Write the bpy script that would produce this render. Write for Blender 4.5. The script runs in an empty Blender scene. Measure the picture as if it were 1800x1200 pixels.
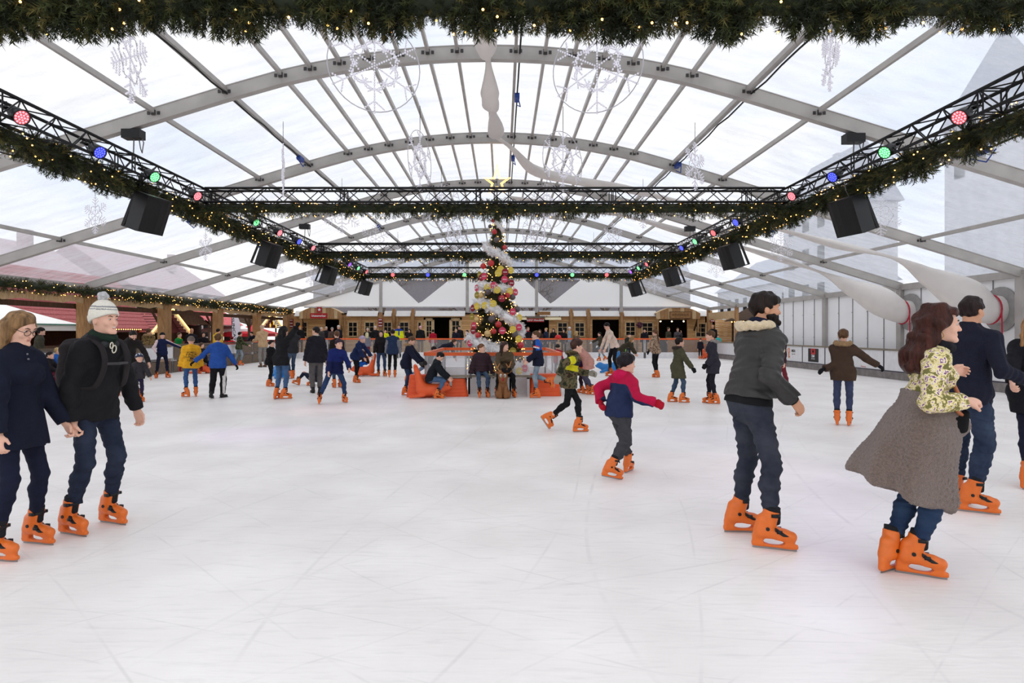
import bpy, math, random
import numpy as np
from mathutils import Vector, Matrix
SC = bpy.context.scene
COL = SC.collection
F, VX, VY, CH = 1100.0, 882.0, 584.0, 1.57      # focal length in pixels, vanishing point, eye height
rad = math.radians
def at(px, py, Y): return np.array([(px - VX) * Y / F, Y, CH + (VY - py) * Y / F])
def ground(px, py):
    Y = CH * F / (py - VY)
    return np.array([(px - VX) * Y / F, Y, 0.0])
def nrm(v):
    v = np.asarray(v, float)
    return v / (np.linalg.norm(v) + 1e-12)

# ---------------------------------------------------------------- materials
def lin(c):
    c = [x / 255.0 for x in c]
    return tuple(x / 12.92 if x <= .04045 else ((x + .055) / 1.055) ** 2.4 for x in c) + (1.0,)
MATS = {}
def mat(key, col, rough=.7, metal=0.0, var=.12, scale=6.0, bump=0.0, bscale=60.0, emit=0.0, spec=.35, stretch=None, sheen=0.0, trans=0.0, col2=None):
    if key in MATS: return MATS[key]
    m = bpy.data.materials.new(key); m.use_nodes = True
    nt = m.node_tree; N = nt.nodes; L = nt.links
    b = N['Principled BSDF']
    b.inputs['Roughness'].default_value = rough
    b.inputs['Metallic'].default_value = metal
    b.inputs['Specular IOR Level'].default_value = spec
    if sheen:
        b.inputs['Sheen Weight'].default_value = sheen
    if trans:
        b.inputs['Transmission Weight'].default_value = trans
    c = lin(col)
    tc = N.new('ShaderNodeTexCoord'); mp = N.new('ShaderNodeMapping')
    L.new(tc.outputs['Object'], mp.inputs['Vector'])
    if stretch: mp.inputs['Scale'].default_value = stretch
    if var > 0 or col2:
        nz = N.new('ShaderNodeTexNoise'); nz.inputs['Scale'].default_value = scale; nz.inputs['Detail'].default_value = 5
        L.new(mp.outputs['Vector'], nz.inputs['Vector'])
        rp = N.new('ShaderNodeValToRGB')
        rp.color_ramp.elements[0].position = .3; rp.color_ramp.elements[1].position = .7
        if col2:
            rp.color_ramp.elements[0].color = c; rp.color_ramp.elements[1].color = lin(col2)
        else:
            rp.color_ramp.elements[0].color = tuple(x * (1 - var) for x in c[:3]) + (1,)
            rp.color_ramp.elements[1].color = tuple(min(1, x * (1 + var)) for x in c[:3]) + (1,)
        L.new(nz.outputs['Fac'], rp.inputs['Fac']); L.new(rp.outputs['Color'], b.inputs['Base Color'])
    else:
        b.inputs['Base Color'].default_value = c
    if bump:
        n2 = N.new('ShaderNodeTexNoise'); n2.inputs['Scale'].default_value = bscale; n2.inputs['Detail'].default_value = 3
        L.new(mp.outputs['Vector'], n2.inputs['Vector'])
        bp = N.new('ShaderNodeBump'); bp.inputs['Strength'].default_value = bump; bp.inputs['Distance'].default_value = .02
        L.new(n2.outputs['Fac'], bp.inputs['Height']); L.new(bp.outputs['Normal'], b.inputs['Normal'])
    if emit:
        b.inputs['Emission Color'].default_value = c; b.inputs['Emission Strength'].default_value = emit
    MATS[key] = m
    return m
def fabric(col, rough=.85): return mat('fabric_%d_%d_%d' % col, col, rough, var=.18, scale=9, bump=.25, bscale=45, spec=.2)
def denim(col): 
    col = tuple(int(x * .72) for x in col); c2 = tuple(min(255, int(x * 1.5 + 12)) for x in (col[0] * 1.12, col[1], col[2] * .86))
    return mat('denim_%d_%d_%d' % col, col, .85, var=0, col2=c2, scale=4.5, bump=.3, bscale=50, spec=.2)
def hairm(col): return mat('hair_%d_%d_%d' % col, tuple(int(x * .6) for x in col), .45, col2=tuple(min(255, int(x * 1.3)) for x in col), scale=30, stretch=(1, 1, .12), bump=.7, bscale=70, spec=.18)

# ---------------------------------------------------------------- plain mesh building
def mesh_np(name, V, Fc, mats, mi=None, smooth=False):
    """V (n,3); Fc list of faces or an (m,k) array"""
    me = bpy.data.meshes.new(name)
    V = np.asarray(V, np.float32)
    if isinstance(Fc, np.ndarray):
        n, k = Fc.shape
        me.vertices.add(len(V)); me.vertices.foreach_set('co', V.ravel())
        me.loops.add(n * k); me.loops.foreach_set('vertex_index', Fc.astype(np.int32).ravel())
        me.polygons.add(n); me.polygons.foreach_set('loop_start', np.arange(0, n * k, k, dtype=np.int32))
        me.polygons.foreach_set('loop_total', np.full(n, k, np.int32))
        me.update(calc_edges=True)
    else:
        me.from_pydata(V.tolist(), [], Fc); n = len(Fc)
    for m in (mats if isinstance(mats, (list, tuple)) else [mats]): me.materials.append(m)
    if mi is not None: me.polygons.foreach_set('material_index', np.asarray(mi, np.int32))
    if smooth: me.polygons.foreach_set('use_smooth', np.ones(len(me.polygons), bool))
    me.update()
    return me
def link(name, me, parent=None, loc=(0, 0, 0), rz=0.0):
    o = bpy.data.objects.new(name, me); COL.objects.link(o)
    o.location = loc
    if rz: o.rotation_euler = (0, 0, rz)
    if parent is not None: o.parent = parent
    return o
def tag(o, label=None, cat=None, group=None, kind=None):
    if label: o['label'] = label
    if cat: o['category'] = cat
    if group: o['group'] = group
    if kind: o['kind'] = kind
    return o
def thing(name, label, cat, loc=(0, 0, 0), rz=0.0, group=None):
    return tag(link(name, None, None, loc, rz), label, cat, group)
def dup(root, loc=None, rz=None, label=None):
    def cp(o, par):
        c = o.copy(); COL.objects.link(c); c.parent = par
        for ch in o.children: cp(ch, c)
        return c
    r = cp(root, None)
    if loc is not None: r.location = loc
    if rz is not None: r.rotation_euler = (0, 0, rz)
    if label: r['label'] = label
    return r
class MB:
    def __init__(s): s.v = []; s.f = []; s.m = []; s.n = 0
    def add(s, v, f, mi=0):
        s.v.extend([tuple(map(float, p)) for p in v]); s.f.extend([[i + s.n for i in q] for q in f]); s.m.extend([mi] * len(f)); s.n += len(v)
        return s
    def box(s, c, d, rz=0.0, mi=0, M=None):
        x, y, z = [k / 2 for k in d]
        p = np.array([(a, b, e) for a in (-x, x) for b in (-y, y) for e in (-z, z)], float)
        if M is not None: p = p @ np.asarray(M).T
        if rz:
            R = np.array([[math.cos(rz), -math.sin(rz), 0], [math.sin(rz), math.cos(rz), 0], [0, 0, 1]]); p = p @ R.T
        p = p + np.asarray(c, float)
        return s.add(p, [(0, 1, 3, 2), (4, 6, 7, 5), (0, 4, 5, 1), (2, 3, 7, 6), (0, 2, 6, 4), (1, 5, 7, 3)], mi)
    def bar(s, a, b, w, h=None, mi=0, up=(0, 0, 1)):
        """square bar from a to b, w across, h along up"""
        a = np.asarray(a, float); b = np.asarray(b, float); h = h or w
        d = nrm(b - a); u = np.asarray(up, float)
        if abs(d @ u) > .98: u = np.array([0, 1.0, 0])
        x = nrm(np.cross(d, u)); u = np.cross(x, d)
        p = [q + x * i * w / 2 + u * j * h / 2 for q in (a, b) for i, j in ((-1, -1), (1, -1), (1, 1), (-1, 1))]
        return s.add(p, [(3, 2, 1, 0), (4, 5, 6, 7), (0, 1, 5, 4), (1, 2, 6, 5), (2, 3, 7, 6), (3, 0, 4, 7)], mi)
    def tube(s, pts, r, n=8, mi=0, cap=True, sx=None):
        pts = [np.asarray(p, float) for p in pts]; m = len(pts)
        rs = [r] * m if np.isscalar(r) else list(r)
        t0 = nrm(pts[1] - pts[0]); u = np.array([0, 0, 1.0])
        if abs(t0 @ u) > .95: u = np.array([1.0, 0, 0])
        V = []
        for i, p in enumerate(pts):
            t = nrm(pts[min(i + 1, m - 1)] - pts[max(i - 1, 0)])
            x = nrm(np.cross(t, u)); u = nrm(np.cross(x, t))
            for k in range(n):
                a = 2 * math.pi * k / n
                V.append(p + x * math.cos(a) * rs[i] * (sx or 1) + u * math.sin(a) * rs[i])
        fs = [(i * n + k, i * n + (k + 1) % n, (i + 1) * n + (k + 1) % n, (i + 1) * n + k) for i in range(m - 1) for k in range(n)]
        if cap: fs += [tuple(range(n - 1, -1, -1)), tuple((m - 1) * n + k for k in range(n))]
        return s.add(V, fs, mi)
    def sphere(s, c, r, nu=10, nv=7, mi=0, sc=(1, 1, 1)):
        V = [(0, 0, -1)] + [(math.cos(2 * math.pi * i / nu) * math.sin(math.pi * j / nv), math.sin(2 * math.pi * i / nu) * math.sin(math.pi * j / nv), -math.cos(math.pi * j / nv)) for j in range(1, nv) for i in range(nu)] + [(0, 0, 1)]
        V = np.array(V) * r * np.array(sc) + np.asarray(c, float)
        fs = [(0, 1 + (i + 1) % nu, 1 + i) for i in range(nu)]
        for j in range(nv - 2):
            fs += [(1 + j * nu + i, 1 + j * nu + (i + 1) % nu, 1 + (j + 1) * nu + (i + 1) % nu, 1 + (j + 1) * nu + i) for i in range(nu)]
        b = 1 + (nv - 2) * nu
        fs += [(b + i, b + (i + 1) % nu, len(V) - 1) for i in range(nu)]
        return s.add(V, fs, mi)
    def lathe(s, prof, n=20, c=(0, 0, 0), mi=0, a0=0.0, a1=2 * math.pi, sc=(1, 1)):
        m = len(prof); V = []
        for k in range(n):
            a = a0 + (a1 - a0) * k / n
            for (r, z) in prof: V.append((c[0] + r * math.cos(a) * sc[0], c[1] + r * math.sin(a) * sc[1], c[2] + z))
        fs = [(k * m + i, ((k + 1) % n) * m + i, ((k + 1) % n) * m + i + 1, k * m + i + 1) for k in range(n) for i in range(m - 1)]
        return s.add(V, fs, mi)
    def prism(s, poly, o, ex, ey, ez, depth, mi=0):
        """2-D outline in the ex, ey plane at o, thickness depth along ez"""
        o, ex, ey, ez = [np.asarray(q, float) for q in (o, ex, ey, ez)]
        n = len(poly)
        V = [o + ex * x + ey * y for x, y in poly] + [o + ex * x + ey * y + ez * depth for x, y in poly]
        fs = [tuple(range(n - 1, -1, -1)), tuple(range(n, 2 * n))] + [(i, (i + 1) % n, n + (i + 1) % n, n + i) for i in range(n)]
        return s.add(V, fs, mi)
    def obj(s, name, mats, parent=None, loc=None, smooth=False):
        V = np.array(s.v, float).reshape(-1, 3)
        if loc is not None: V = V - np.asarray(loc, float)
        me = mesh_np(name, V, s.f, mats, s.m, smooth)
        return link(name, me, parent, (0, 0, 0) if loc is None else loc)
def text_mesh(body, size, depth=.002, res=2, bold=.012):
    cu = bpy.data.curves.new('lettering', 'FONT'); cu.body = body; cu.size = size; cu.extrude = depth; cu.offset = size * bold
    cu.align_x = 'CENTER'; cu.align_y = 'CENTER'; cu.resolution_u = res
    ob = bpy.data.objects.new('lettering', cu); COL.objects.link(ob)
    dg = bpy.context.evaluated_depsgraph_get(); dg.update()
    me = bpy.data.meshes.new_from_object(ob.evaluated_get(dg))
    bpy.data.objects.remove(ob); bpy.data.curves.remove(cu)
    return me
def lettering(body, size, m, pos, ex, ey, parent=None, name='lettering', width=None):
    """flat raised lettering centred at pos reading along ex with up ey (all in the parent's frame)"""
    me = text_mesh(body, size); me.materials.clear(); me.materials.append(m)
    o = link(name, me, parent)
    ex = Vector(ex).normalized(); ey = Vector(ey).normalized(); ez = ex.cross(ey)
    k = 1.0
    if width:
        xs = [v.co.x for v in me.vertices]; k = width / max(1e-6, max(xs) - min(xs))
    R = Matrix((ex * k, ey, ez)).transposed().to_4x4()
    o.matrix_local = Matrix.Translation(Vector(pos)) @ R
    return o

# ---------------------------------------------------------------- smooth solids: signed distances and surface nets
class Prim:
    def __init__(s, fn, lo, hi, k=.02, op='u'): s.fn, s.lo, s.hi, s.k, s.op = fn, np.asarray(lo, float), np.asarray(hi, float), k, op
def rc(a, b, ra, rb=None, k=.02, flat=None, ca=False, cb=False, op='u'):
    a = np.asarray(a, float); b = np.asarray(b, float); rb = ra if rb is None else rb
    ab = b - a; L2 = ab @ ab + 1e-12; n = ab / math.sqrt(L2)
    a32, ab32 = a.astype(np.float32), ab.astype(np.float32)
    def fn(p):
        q = p - a32
        t0 = q @ (ab32 / np.float32(L2)); t = np.clip(t0, 0, 1)
        v = q - t[..., None] * ab32
        if flat is not None:
            ax = np.asarray(flat[0], np.float32); c = v @ ax
            v = v + (c * np.float32(1 / flat[1] - 1))[..., None] * ax
        d = np.sqrt((v * v).sum(-1)) - (ra + (rb - ra) * t)
        if flat is not None: d = d * np.float32((1 + flat[1]) / 2)
        Ln = math.sqrt(L2)
        if cb: d = np.maximum(d, (t0 - 1) * Ln)
        if ca: d = np.maximum(d, -t0 * Ln)
        return d
    R = max(ra, rb)
    return Prim(fn, np.minimum(a, b) - R, np.maximum(a, b) + R, k, op)
def ell(c, ax, r, k=.02, op='u'):
    c = np.asarray(c, np.float32); A = np.asarray(ax, np.float32); r = np.asarray(r, np.float32)
    def fn(p):
        q = (p - c) @ A.T / r
        k0 = np.sqrt((q * q).sum(-1)) + 1e-6; q = q / r
        k1 = np.sqrt((q * q).sum(-1)) + 1e-6
        return k0 * (k0 - 1) / k1
    R = np.abs(A).T @ r
    return Prim(fn, c - R, c + R, k, op)
def rbox(c, ax, h, rd, k=.01, op='u'):
    c = np.asarray(c, np.float32); A = np.asarray(ax, np.float32); h = np.asarray(h, np.float32)
    def fn(p):
        q = np.abs((p - c) @ A.T) - (h - rd)
        return np.sqrt((np.maximum(q, 0) ** 2).sum(-1)) + np.minimum(q.max(-1), 0) - rd
    R = np.abs(A).T @ h
    return Prim(fn, c - R, c + R, k, op)
def keep(c, n):
    """keep the half space (p - c).n < 0"""
    c = np.asarray(c, np.float32); n = np.asarray(nrm(n), np.float32)
    return Prim(lambda p: (p - c) @ n, c, c, 0, 'i')
def smin(a, b, k):
    h = np.clip(.5 + .5 * (b - a) / k, 0, 1)
    return b + (a - b) * h - k * h * (1 - h)
def fold(D, d, pr):
    if pr.op == 'u': return smin(D, d, pr.k)
    if pr.op == 's': return -smin(-D, d, pr.k)
    return np.maximum(D, d)
def surface_nets(V, lo, vox):
    S = V < 0
    nx, ny, nz = V.shape
    cnt = np.zeros((nx - 1, ny - 1, nz - 1), np.uint8)
    cor = [(i, j, k) for i in (0, 1) for j in (0, 1) for k in (0, 1)]
    for i, j, k in cor: cnt += S[i:nx - 1 + i, j:ny - 1 + j, k:nz - 1 + k]
    cells = np.argwhere((cnt > 0) & (cnt < 8))
    if len(cells) == 0: return np.zeros((0, 3)), np.zeros((0, 4), int)
    cid = np.full(cnt.shape, -1, np.int32); cid[cells[:, 0], cells[:, 1], cells[:, 2]] = np.arange(len(cells))
    cv = [V[cells[:, 0] + i, cells[:, 1] + j, cells[:, 2] + k] for i, j, k in cor]
    acc = np.zeros((len(cells), 3)); num = np.zeros(len(cells))
    for x in range(8):
        for b in range(3):
            y = x | (4 >> b)
            if y == x: continue
            va, vb = cv[x], cv[y]; m = (va < 0) != (vb < 0)
            t = va[m] / (va[m] - vb[m])
            pa = np.array(cor[x], float); pb = np.array(cor[y], float)
            acc[m] += pa + t[:, None] * (pb - pa); num[m] += 1
    verts = lo + (cells + acc / num[:, None]) * vox
    quads = []
    for ax in range(3):
        sl0 = [slice(None)] * 3; sl1 = [slice(None)] * 3
        sl0[ax] = slice(0, -1); sl1[ax] = slice(1, None)
        A = S[tuple(sl0)]; Bn = S[tuple(sl1)]
        e = np.argwhere(A != Bn)
        b, c = (ax + 1) % 3, (ax + 2) % 3
        ok = (e[:, b] > 0) & (e[:, c] > 0) & (e[:, b] < V.shape[b] - 1) & (e[:, c] < V.shape[c] - 1)
        e = e[ok]
        ins = A[e[:, 0], e[:, 1], e[:, 2]]
        ids = []
        for db, dc in ((-1, -1), (0, -1), (0, 0), (-1, 0)):
            q = e.copy(); q[:, b] += db; q[:, c] += dc
            ids.append(cid[q[:, 0], q[:, 1], q[:, 2]])
        Q = np.stack(ids, 1)
        Q[~ins] = Q[~ins][:, ::-1]
        quads.append(Q)
    return verts, np.concatenate(quads)
def mesh_sdf(prims, vox, disp=None):
    us = [p for p in prims if p.op == 'u']
    lo = np.min([p.lo for p in us], 0) - 3 * vox - .01; hi = np.max([p.hi for p in us], 0) + 3 * vox + .01
    B = 6; bs = B * vox; hd = bs * .87
    nb = np.ceil((hi - lo) / bs).astype(int) + 1
    g = np.stack(np.meshgrid(*[np.arange(k) for k in nb], indexing='ij'), -1)
    ctr = (lo + (g + .5) * bs - vox * .5).reshape(-1, 3).astype(np.float32)
    pd = []; D = np.full(len(ctr), 10., np.float32)
    for p in prims:
        d = p.fn(ctr); pd.append(d); D = fold(D, d, p)
    act = np.abs(D) < hd * 1.7 + .01
    V = np.where(D < 0, -1, 1).astype(np.float32).reshape(nb)
    for ax in range(3): V = np.repeat(V, B, ax)
    ai = np.argwhere(act.reshape(nb))
    off = np.stack(np.meshgrid(*[np.arange(B)] * 3, indexing='ij'), -1).reshape(-1, 3)
    ijk = ai[:, None, :] * B + off[None]
    pts = (lo + ijk * vox).astype(np.float32)
    D = np.full(pts.shape[:2], 10., np.float32)
    for p, d in zip(prims, pd):
        m = (d[act] < 3.2 * hd + p.k + .02) if p.op != 'i' else np.ones(len(ai), bool)
        if m.any(): D[m] = fold(D[m], p.fn(pts[m]), p)
    if disp is not None: D = D + disp(pts).astype(np.float32)
    V[ijk[..., 0], ijk[..., 1], ijk[..., 2]] = D
    return surface_nets(V, lo, vox)
def wrinkle(amp, fr=14.0, seed=0, zs=1.6):
    rs = np.random.RandomState(seed); K = rs.normal(size=(4, 3)) * fr * .6; K[:, 2] *= zs; ph = rs.rand(4) * 6
    def f(p):
        a = np.sin(p @ K[0] + ph[0] + 1.5 * np.sin(p @ K[1] * .6 + ph[1]))
        b = np.sin(p @ K[2] * 1.7 + ph[2] + 1.2 * np.sin(p @ K[3] + ph[3]))
        return amp * (.6 * a + .4 * b)
    return f
def curls(amp, fr=60.0):
    def f(p): return amp * (np.sin(p[..., 0] * fr + 2 * np.sin(p[..., 2] * fr * .55)) * np.sin(p[..., 1] * fr * 1.1 + 1.5 * np.sin(p[..., 0] * fr * .6)) + .5 * np.sin(p[..., 2] * fr * 1.3 + p[..., 0] * fr * .3))
    return f
# ---------------------------------------------------------------- skates and shoes (one set of meshes, shared by every wearer)
I3 = np.eye(3)
ORANGE = mat('orange_plastic', (222, 108, 34), .38, var=.06, scale=20, spec=.45)
STEEL = mat('blade_steel', (150, 150, 150), .3, metal=.9, var=.05)
BLACKP = mat('black_strap', (18, 18, 20), .5, var=.1)
LINER = mat('boot_liner', (24, 24, 28), .9, var=.1)
ANK = .165                                              # height of the ankle joint above the ice on skates
def _boot(e=0.0):
    return [rc((0, -.018, .13), (0, .014, .272), .052 + e, .056 + e, k=.02, cb=True),
            rc((0, -.055, .12), (0, .09, .106), .043 + e, .041 + e, k=.022), rc((0, .06, .104), (0, .138, .097), .044 + e, .037 + e, k=.02),
            rc((0, -.07, .11), (0, -.045, .2), .04 + e, .043 + e, k=.02)]
def make_skate():
    pr = _boot() + [rbox((0, .032, .03), I3, (.016, .15, .016), .01, k=.008), rbox((0, -.075, .06), I3, (.024, .04, .04), .016, k=.014),
                    rbox((0, .118, .055), I3, (.024, .042, .04), .016, k=.014), ell((0, .026, .053), I3, (.06, .072, .021), k=.004, op='s'),
                    ell((0, .08, .25), I3, (.026, .03, .05), k=.01, op='s')]
    V, Q = mesh_sdf(pr, .0065); shell = mesh_np('ice_skate', V, Q, ORANGE, smooth=True)
    b = MB(); b.box((0, .03, .009), (.004, .285, .018)); b.box((0, .03, .02), (.009, .27, .012))
    blade = mesh_np('blade', b.v, b.f, STEEL)
    V, Q = mesh_sdf([rc((0, -.012, .15), (0, .021, .302), .046, .052, k=.03, cb=True), rc((0, .05, .25), (0, .05, .19), .02, .02)], .008)
    liner = mesh_np('liner', V, Q, LINER, smooth=True)
    st = _boot(.006) + [keep((0, 0, .255), (0, 0, 1)), keep((0, 0, .232), (0, 0, -1)), keep((0, .02, 0), (0, -1, 0))]
    V1, Q1 = mesh_sdf(st, .006)
    n = nrm((0, .5, .87)); c = np.array((0, .05, .137))
    V2, Q2 = mesh_sdf(_boot(.006) + [keep(c + n * .011, n), keep(c - n * .011, -n), keep((0, 0, .105), (0, 0, -1)), keep((0, .03, 0), (0, -1, 0))], .006)
    m, m2, m3 = MB(), MB(), MB(); m.add(V1, Q1.tolist()); m2.add(V2, Q2.tolist())
    for sx in (-1, 1):
        m3.tube([(sx * .045, -.015, .15), (sx * .058, -.015, .15)], .013, 10)
        m2.box((sx * .05, .06, .135), (.018, .035, .02)); m.box((sx * .053, .03, .244), (.018, .045, .022))
    strap = [mesh_np('strap', q.v, q.f, BLACKP, smooth=True) for q in (m, m2)] + [mesh_np('rivet', m3.v, m3.f, BLACKP)]
    # the same skate as a single mesh for wearers far away
    V, Q = mesh_sdf(pr, .014)
    a = MB(); a.add(V, Q.tolist(), 0); a.box((0, .03, .014), (.008, .285, .028), 0, 1); a.tube([(0, 0, .2), (0, .018, .292)], .052, 8, 2)
    a.box((0, .075, .155), (.098, .03, .03), 0, 2)
    far = mesh_np('ice_skate', a.v, a.f, [ORANGE, STEEL, LINER], a.m, True)
    return shell, blade, strap, liner, far
SK = make_skate()
SHOES = {}
def shoe_mesh(col):
    if col not in SHOES:
        V, Q = mesh_sdf([rc((0, -.03, .06), (0, -.035, .16), .042, .045, k=.03, cb=True), rc((0, -.05, .045), (0, .12, .04), .042, .038, k=.04), keep((0, 0, .012), (0, 0, -1))], .011)
        m = MB(); m.add(V, Q.tolist(), 0); m.box((0, .032, .008), (.07, .25, .016), 0, 1)
        SHOES[col] = mesh_np('shoe', m.v, m.f, [mat('shoe_%d_%d_%d' % col, col, .6), BLACKP], m.m, True)
    return SHOES[col]

# ---------------------------------------------------------------- people
SKIN = {'fair': mat('skin_fair', (224, 176, 154), .55, var=.06, scale=14, spec=.3), 'tan': mat('skin_tan', (205, 152, 122), .55, var=.06, scale=14, spec=.3)}
LIP = mat('lip', (188, 116, 106), .45, var=.04)
WHITE_EYE = mat('eye_white', (196, 188, 182), .3, var=0); IRIS = mat('eye_iris', (46, 36, 30), .15, var=0)
def ik(a, c, l1, l2, pole):
    a, c, pole = [np.asarray(q, float) for q in (a, c, pole)]
    d = c - a; D = np.linalg.norm(d); n = d / (D + 1e-9)
    Dm = min(D, (l1 + l2) * .9985); c2 = a + n * Dm
    x = (l1 * l1 - l2 * l2 + Dm * Dm) / (2 * Dm); y = math.sqrt(max(0, l1 * l1 - x * x))
    p = nrm(pole - n * (pole @ n))
    return a + n * x + p * y, c2
class Person:
    def __init__(s, base, yaw, h, feet=((.1, 0, 0, 0, 0), (.1, 0, 0, 0, 0)), crouch=.985, hz=None, po=(0, 0), lean=4, side=0, twist=0, hp=0, hy=0, hroll=0,
                 arms=((4, 10, 14, 6), (4, 10, 14, 6)), w=1.0, fem=False, skates=True, ppm=70, skin='fair', elbow=None, knee=None, hands=(.45, .45), palm=(None, None), hs=1.0, turn=True):
        s.b = np.asarray(base, float); s.h = h; s.s = k = h / 1.75; s.ppm = ppm; s.w = w; s.fem = fem; s.skates = skates
        s.vox = min(max(.85 / ppm, .0062), .022); s.skin = skin; s.curl = hands
        yaw = yaw - math.degrees(math.atan2(s.b[0], s.b[1])) if turn else yaw       # yaw is meant as seen along the line of sight
        y = rad(yaw)
        s.f = np.array([math.sin(y), -math.cos(y), 0]); s.r = np.array([-math.cos(y), -math.sin(y), 0]); s.u = np.array([0, 0, 1.0])
        kk = k if k > .9 else .9 * .4 + k * .6
        s.fk = kk                                          # foot scale
        s.ankh = (ANK if skates else .085) * kk
        L1, L2 = .245 * h, .235 * h
        # feet: (outward, forward, lift, toe-out, toe-down) or a world point (px, py) on the ice
        s.ank = []; s.footR = []
        for i, (ft, sg) in enumerate(zip(feet, (1, -1))):
            yw = rad(yaw) - sg * rad(ft[3]); fd = np.array([math.sin(yw), -math.cos(yw), 0])
            pt = rad(ft[4]); fwd = fd * math.cos(pt) - s.u * math.sin(pt); up = s.u * math.cos(pt) + fd * math.sin(pt)
            if len(ft) > 5: g = s.b * 0 + np.array([ft[5][0], ft[5][1], 0.0]); a = g + s.u * (s.ankh + ft[2])
            else: a = s.b + s.r * sg * ft[0] * k + s.f * ft[1] * k + s.u * (s.ankh + ft[2])
            s.ank.append(a); s.footR.append((np.cross(fwd, up), fwd, up))
        pc = s.b + s.r * po[0] * k + s.f * po[1] * k
        z = hz if hz is not None else crouch * (L1 + L2) + s.ankh
        for it in range(60):
            s.pel = pc + s.u * z
            s.hip = [s.pel + s.r * .052 * h, s.pel - s.r * .052 * h]
            if hz is not None or all(np.linalg.norm(s.hip[i] - s.ank[i]) < (L1 + L2) * .997 for i in (0, 1)): break
            z -= .006 * h
        s.knee = []
        for i, sg in ((0, 1), (1, -1)):
            pole = nrm(s.footR[i][1] * .8 + s.f * .5 + s.r * sg * .12 + s.u * .05) if knee is None else sum(a * b for a, b in zip(knee[i], (s.r * sg, s.f, s.u)))
            kn, an = ik(s.hip[i], s.ank[i], L1, L2, pole); s.knee.append(kn)
            if np.linalg.norm(an - s.ank[i]) > .02: s.ank[i] = an
        T = lambda l, sd: nrm(s.u * math.cos(rad(l)) * math.cos(rad(sd)) + s.f * math.sin(rad(l)) + s.r * math.sin(rad(sd)))
        t1, t2 = T(lean * .7, side * .7), T(lean * 1.15, side * 1.15)
        s.t1, s.t2 = t1, t2
        s.waist = s.pel + t1 * .095 * h; s.chest = s.waist + t2 * .12 * h; s.neck = s.chest + t2 * .09 * h
        ty = y + rad(twist)
        sf = np.array([math.sin(ty), -math.cos(ty), 0]); sr = np.array([-math.cos(ty), -math.sin(ty), 0])
        sr = nrm(sr - t2 * (sr @ t2)); sf = np.cross(t2, sr) * 1.0
        if sf @ s.f < 0: sf = -sf
        s.sf, s.sr = sf, sr
        s.hipf = nrm(np.cross(s.r, t1)); s.hipf = s.hipf if s.hipf @ s.f > 0 else -s.hipf
        sw = (.088 if fem else .098) * h * (.94 + .06 * w)
        s.sh = [s.chest + t2 * .05 * h + sr * sw, s.chest + t2 * .05 * h - sr * sw]
        s.el, s.wr, s.hd = [], [], []
        La, Lf = .172 * h, .148 * h
        for i, sg in ((0, 1), (1, -1)):
            a = arms[i]
            def dr(ph, th): return sr * sg * math.sin(rad(th)) + nrm(s.f * .4 + sf * .6) * math.cos(rad(th)) * math.sin(rad(ph)) - s.u * math.cos(rad(th)) * math.cos(rad(ph))
            if a[0] in ('p', 'w'):
                tg = at(a[1], a[2], a[3]) if a[0] == 'p' else np.asarray(a[1], float)
                pl = elbow[i] if elbow and elbow[i] else (.5, -.6, -.6)
                e, wv = ik(s.sh[i], tg, La, Lf, sr * sg * pl[0] + s.f * pl[1] + s.u * pl[2])
            else:
                e = s.sh[i] + nrm(dr(a[0], a[1])) * La; wv = e + nrm(dr(a[2], a[3])) * Lf
            s.el.append(e); s.wr.append(wv)
            d = nrm(wv - e)
            inw = -sr * sg + .15 * s.f - .3 * s.u if palm[i] is None else sum(q * v for q, v in zip(palm[i], (sr * sg, s.f, s.u)))
            n = nrm(inw - d * (inw @ d))
            x = nrm(np.cross(d, n)); x = x if x @ (s.f + .3 * s.u) > 0 else -x
            s.hd.append((d, n, x))
        # head
        s.hh = (.115 + .0645 * h) * hs; s.q = s.hh / .228
        hyw = y + rad(twist * .5 + hy); pf = np.array([math.sin(hyw), -math.cos(hyw), 0]); pr = np.array([-math.cos(hyw), -math.sin(hyw), 0])
        p = rad(hp); s.hf = pf * math.cos(p) - s.u * math.sin(p); s.hu = s.u * math.cos(p) + pf * math.sin(p); s.hr = pr
        if hroll:
            a = rad(hroll); s.hu, s.hr = s.hu * math.cos(a) + s.hr * math.sin(a), s.hr * math.cos(a) - s.hu * math.sin(a)
        s.hc = s.neck + nrm(t2 * .5 + s.u * .5) * (.04 * h + .098 * s.q) + s.sf * .02 * k
        s.root = None
    # --- shapes
    def H(s, r, f, u): return s.hc + s.hr * r * s.q + s.hf * f * s.q + s.hu * u * s.q
    def hax(s): return (s.hr, s.hf, s.hu)
    def torso(s, e=0.0, bulk=1.0):
        k, w = s.s, s.w * bulk; f1, f2 = (s.hipf, .72), (s.sf, .68)
        cw = (.128 if s.fem else .142) * k * w; ww = (.112 if s.fem else .13) * k * w
        P = [rc(s.waist, s.chest + s.t2 * .02 * s.h, ww + e, cw + e, k=.06, flat=f2), rc(s.sh[0] - s.t2 * .01, s.sh[1] - s.t2 * .01, .05 * k + e * .7, k=.06),
             rc(s.sh[0] * .72 + s.sh[1] * .28 + s.t2 * .012, s.neck, .05 * k + e * .6, .05 * k + e * .4, k=.05), rc(s.sh[1] * .72 + s.sh[0] * .28 + s.t2 * .012, s.neck, .05 * k + e * .6, .05 * k + e * .4, k=.05)]
        if s.fem and s.h > 1.45: P += [ell(s.chest + s.sf * .065 * k + s.sr * x * .062 * k - s.t2 * .015, (s.sr, s.sf, s.t2), [.058 * k + e] * 3, k=.04) for x in (-1, 1)]
        return P
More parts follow.
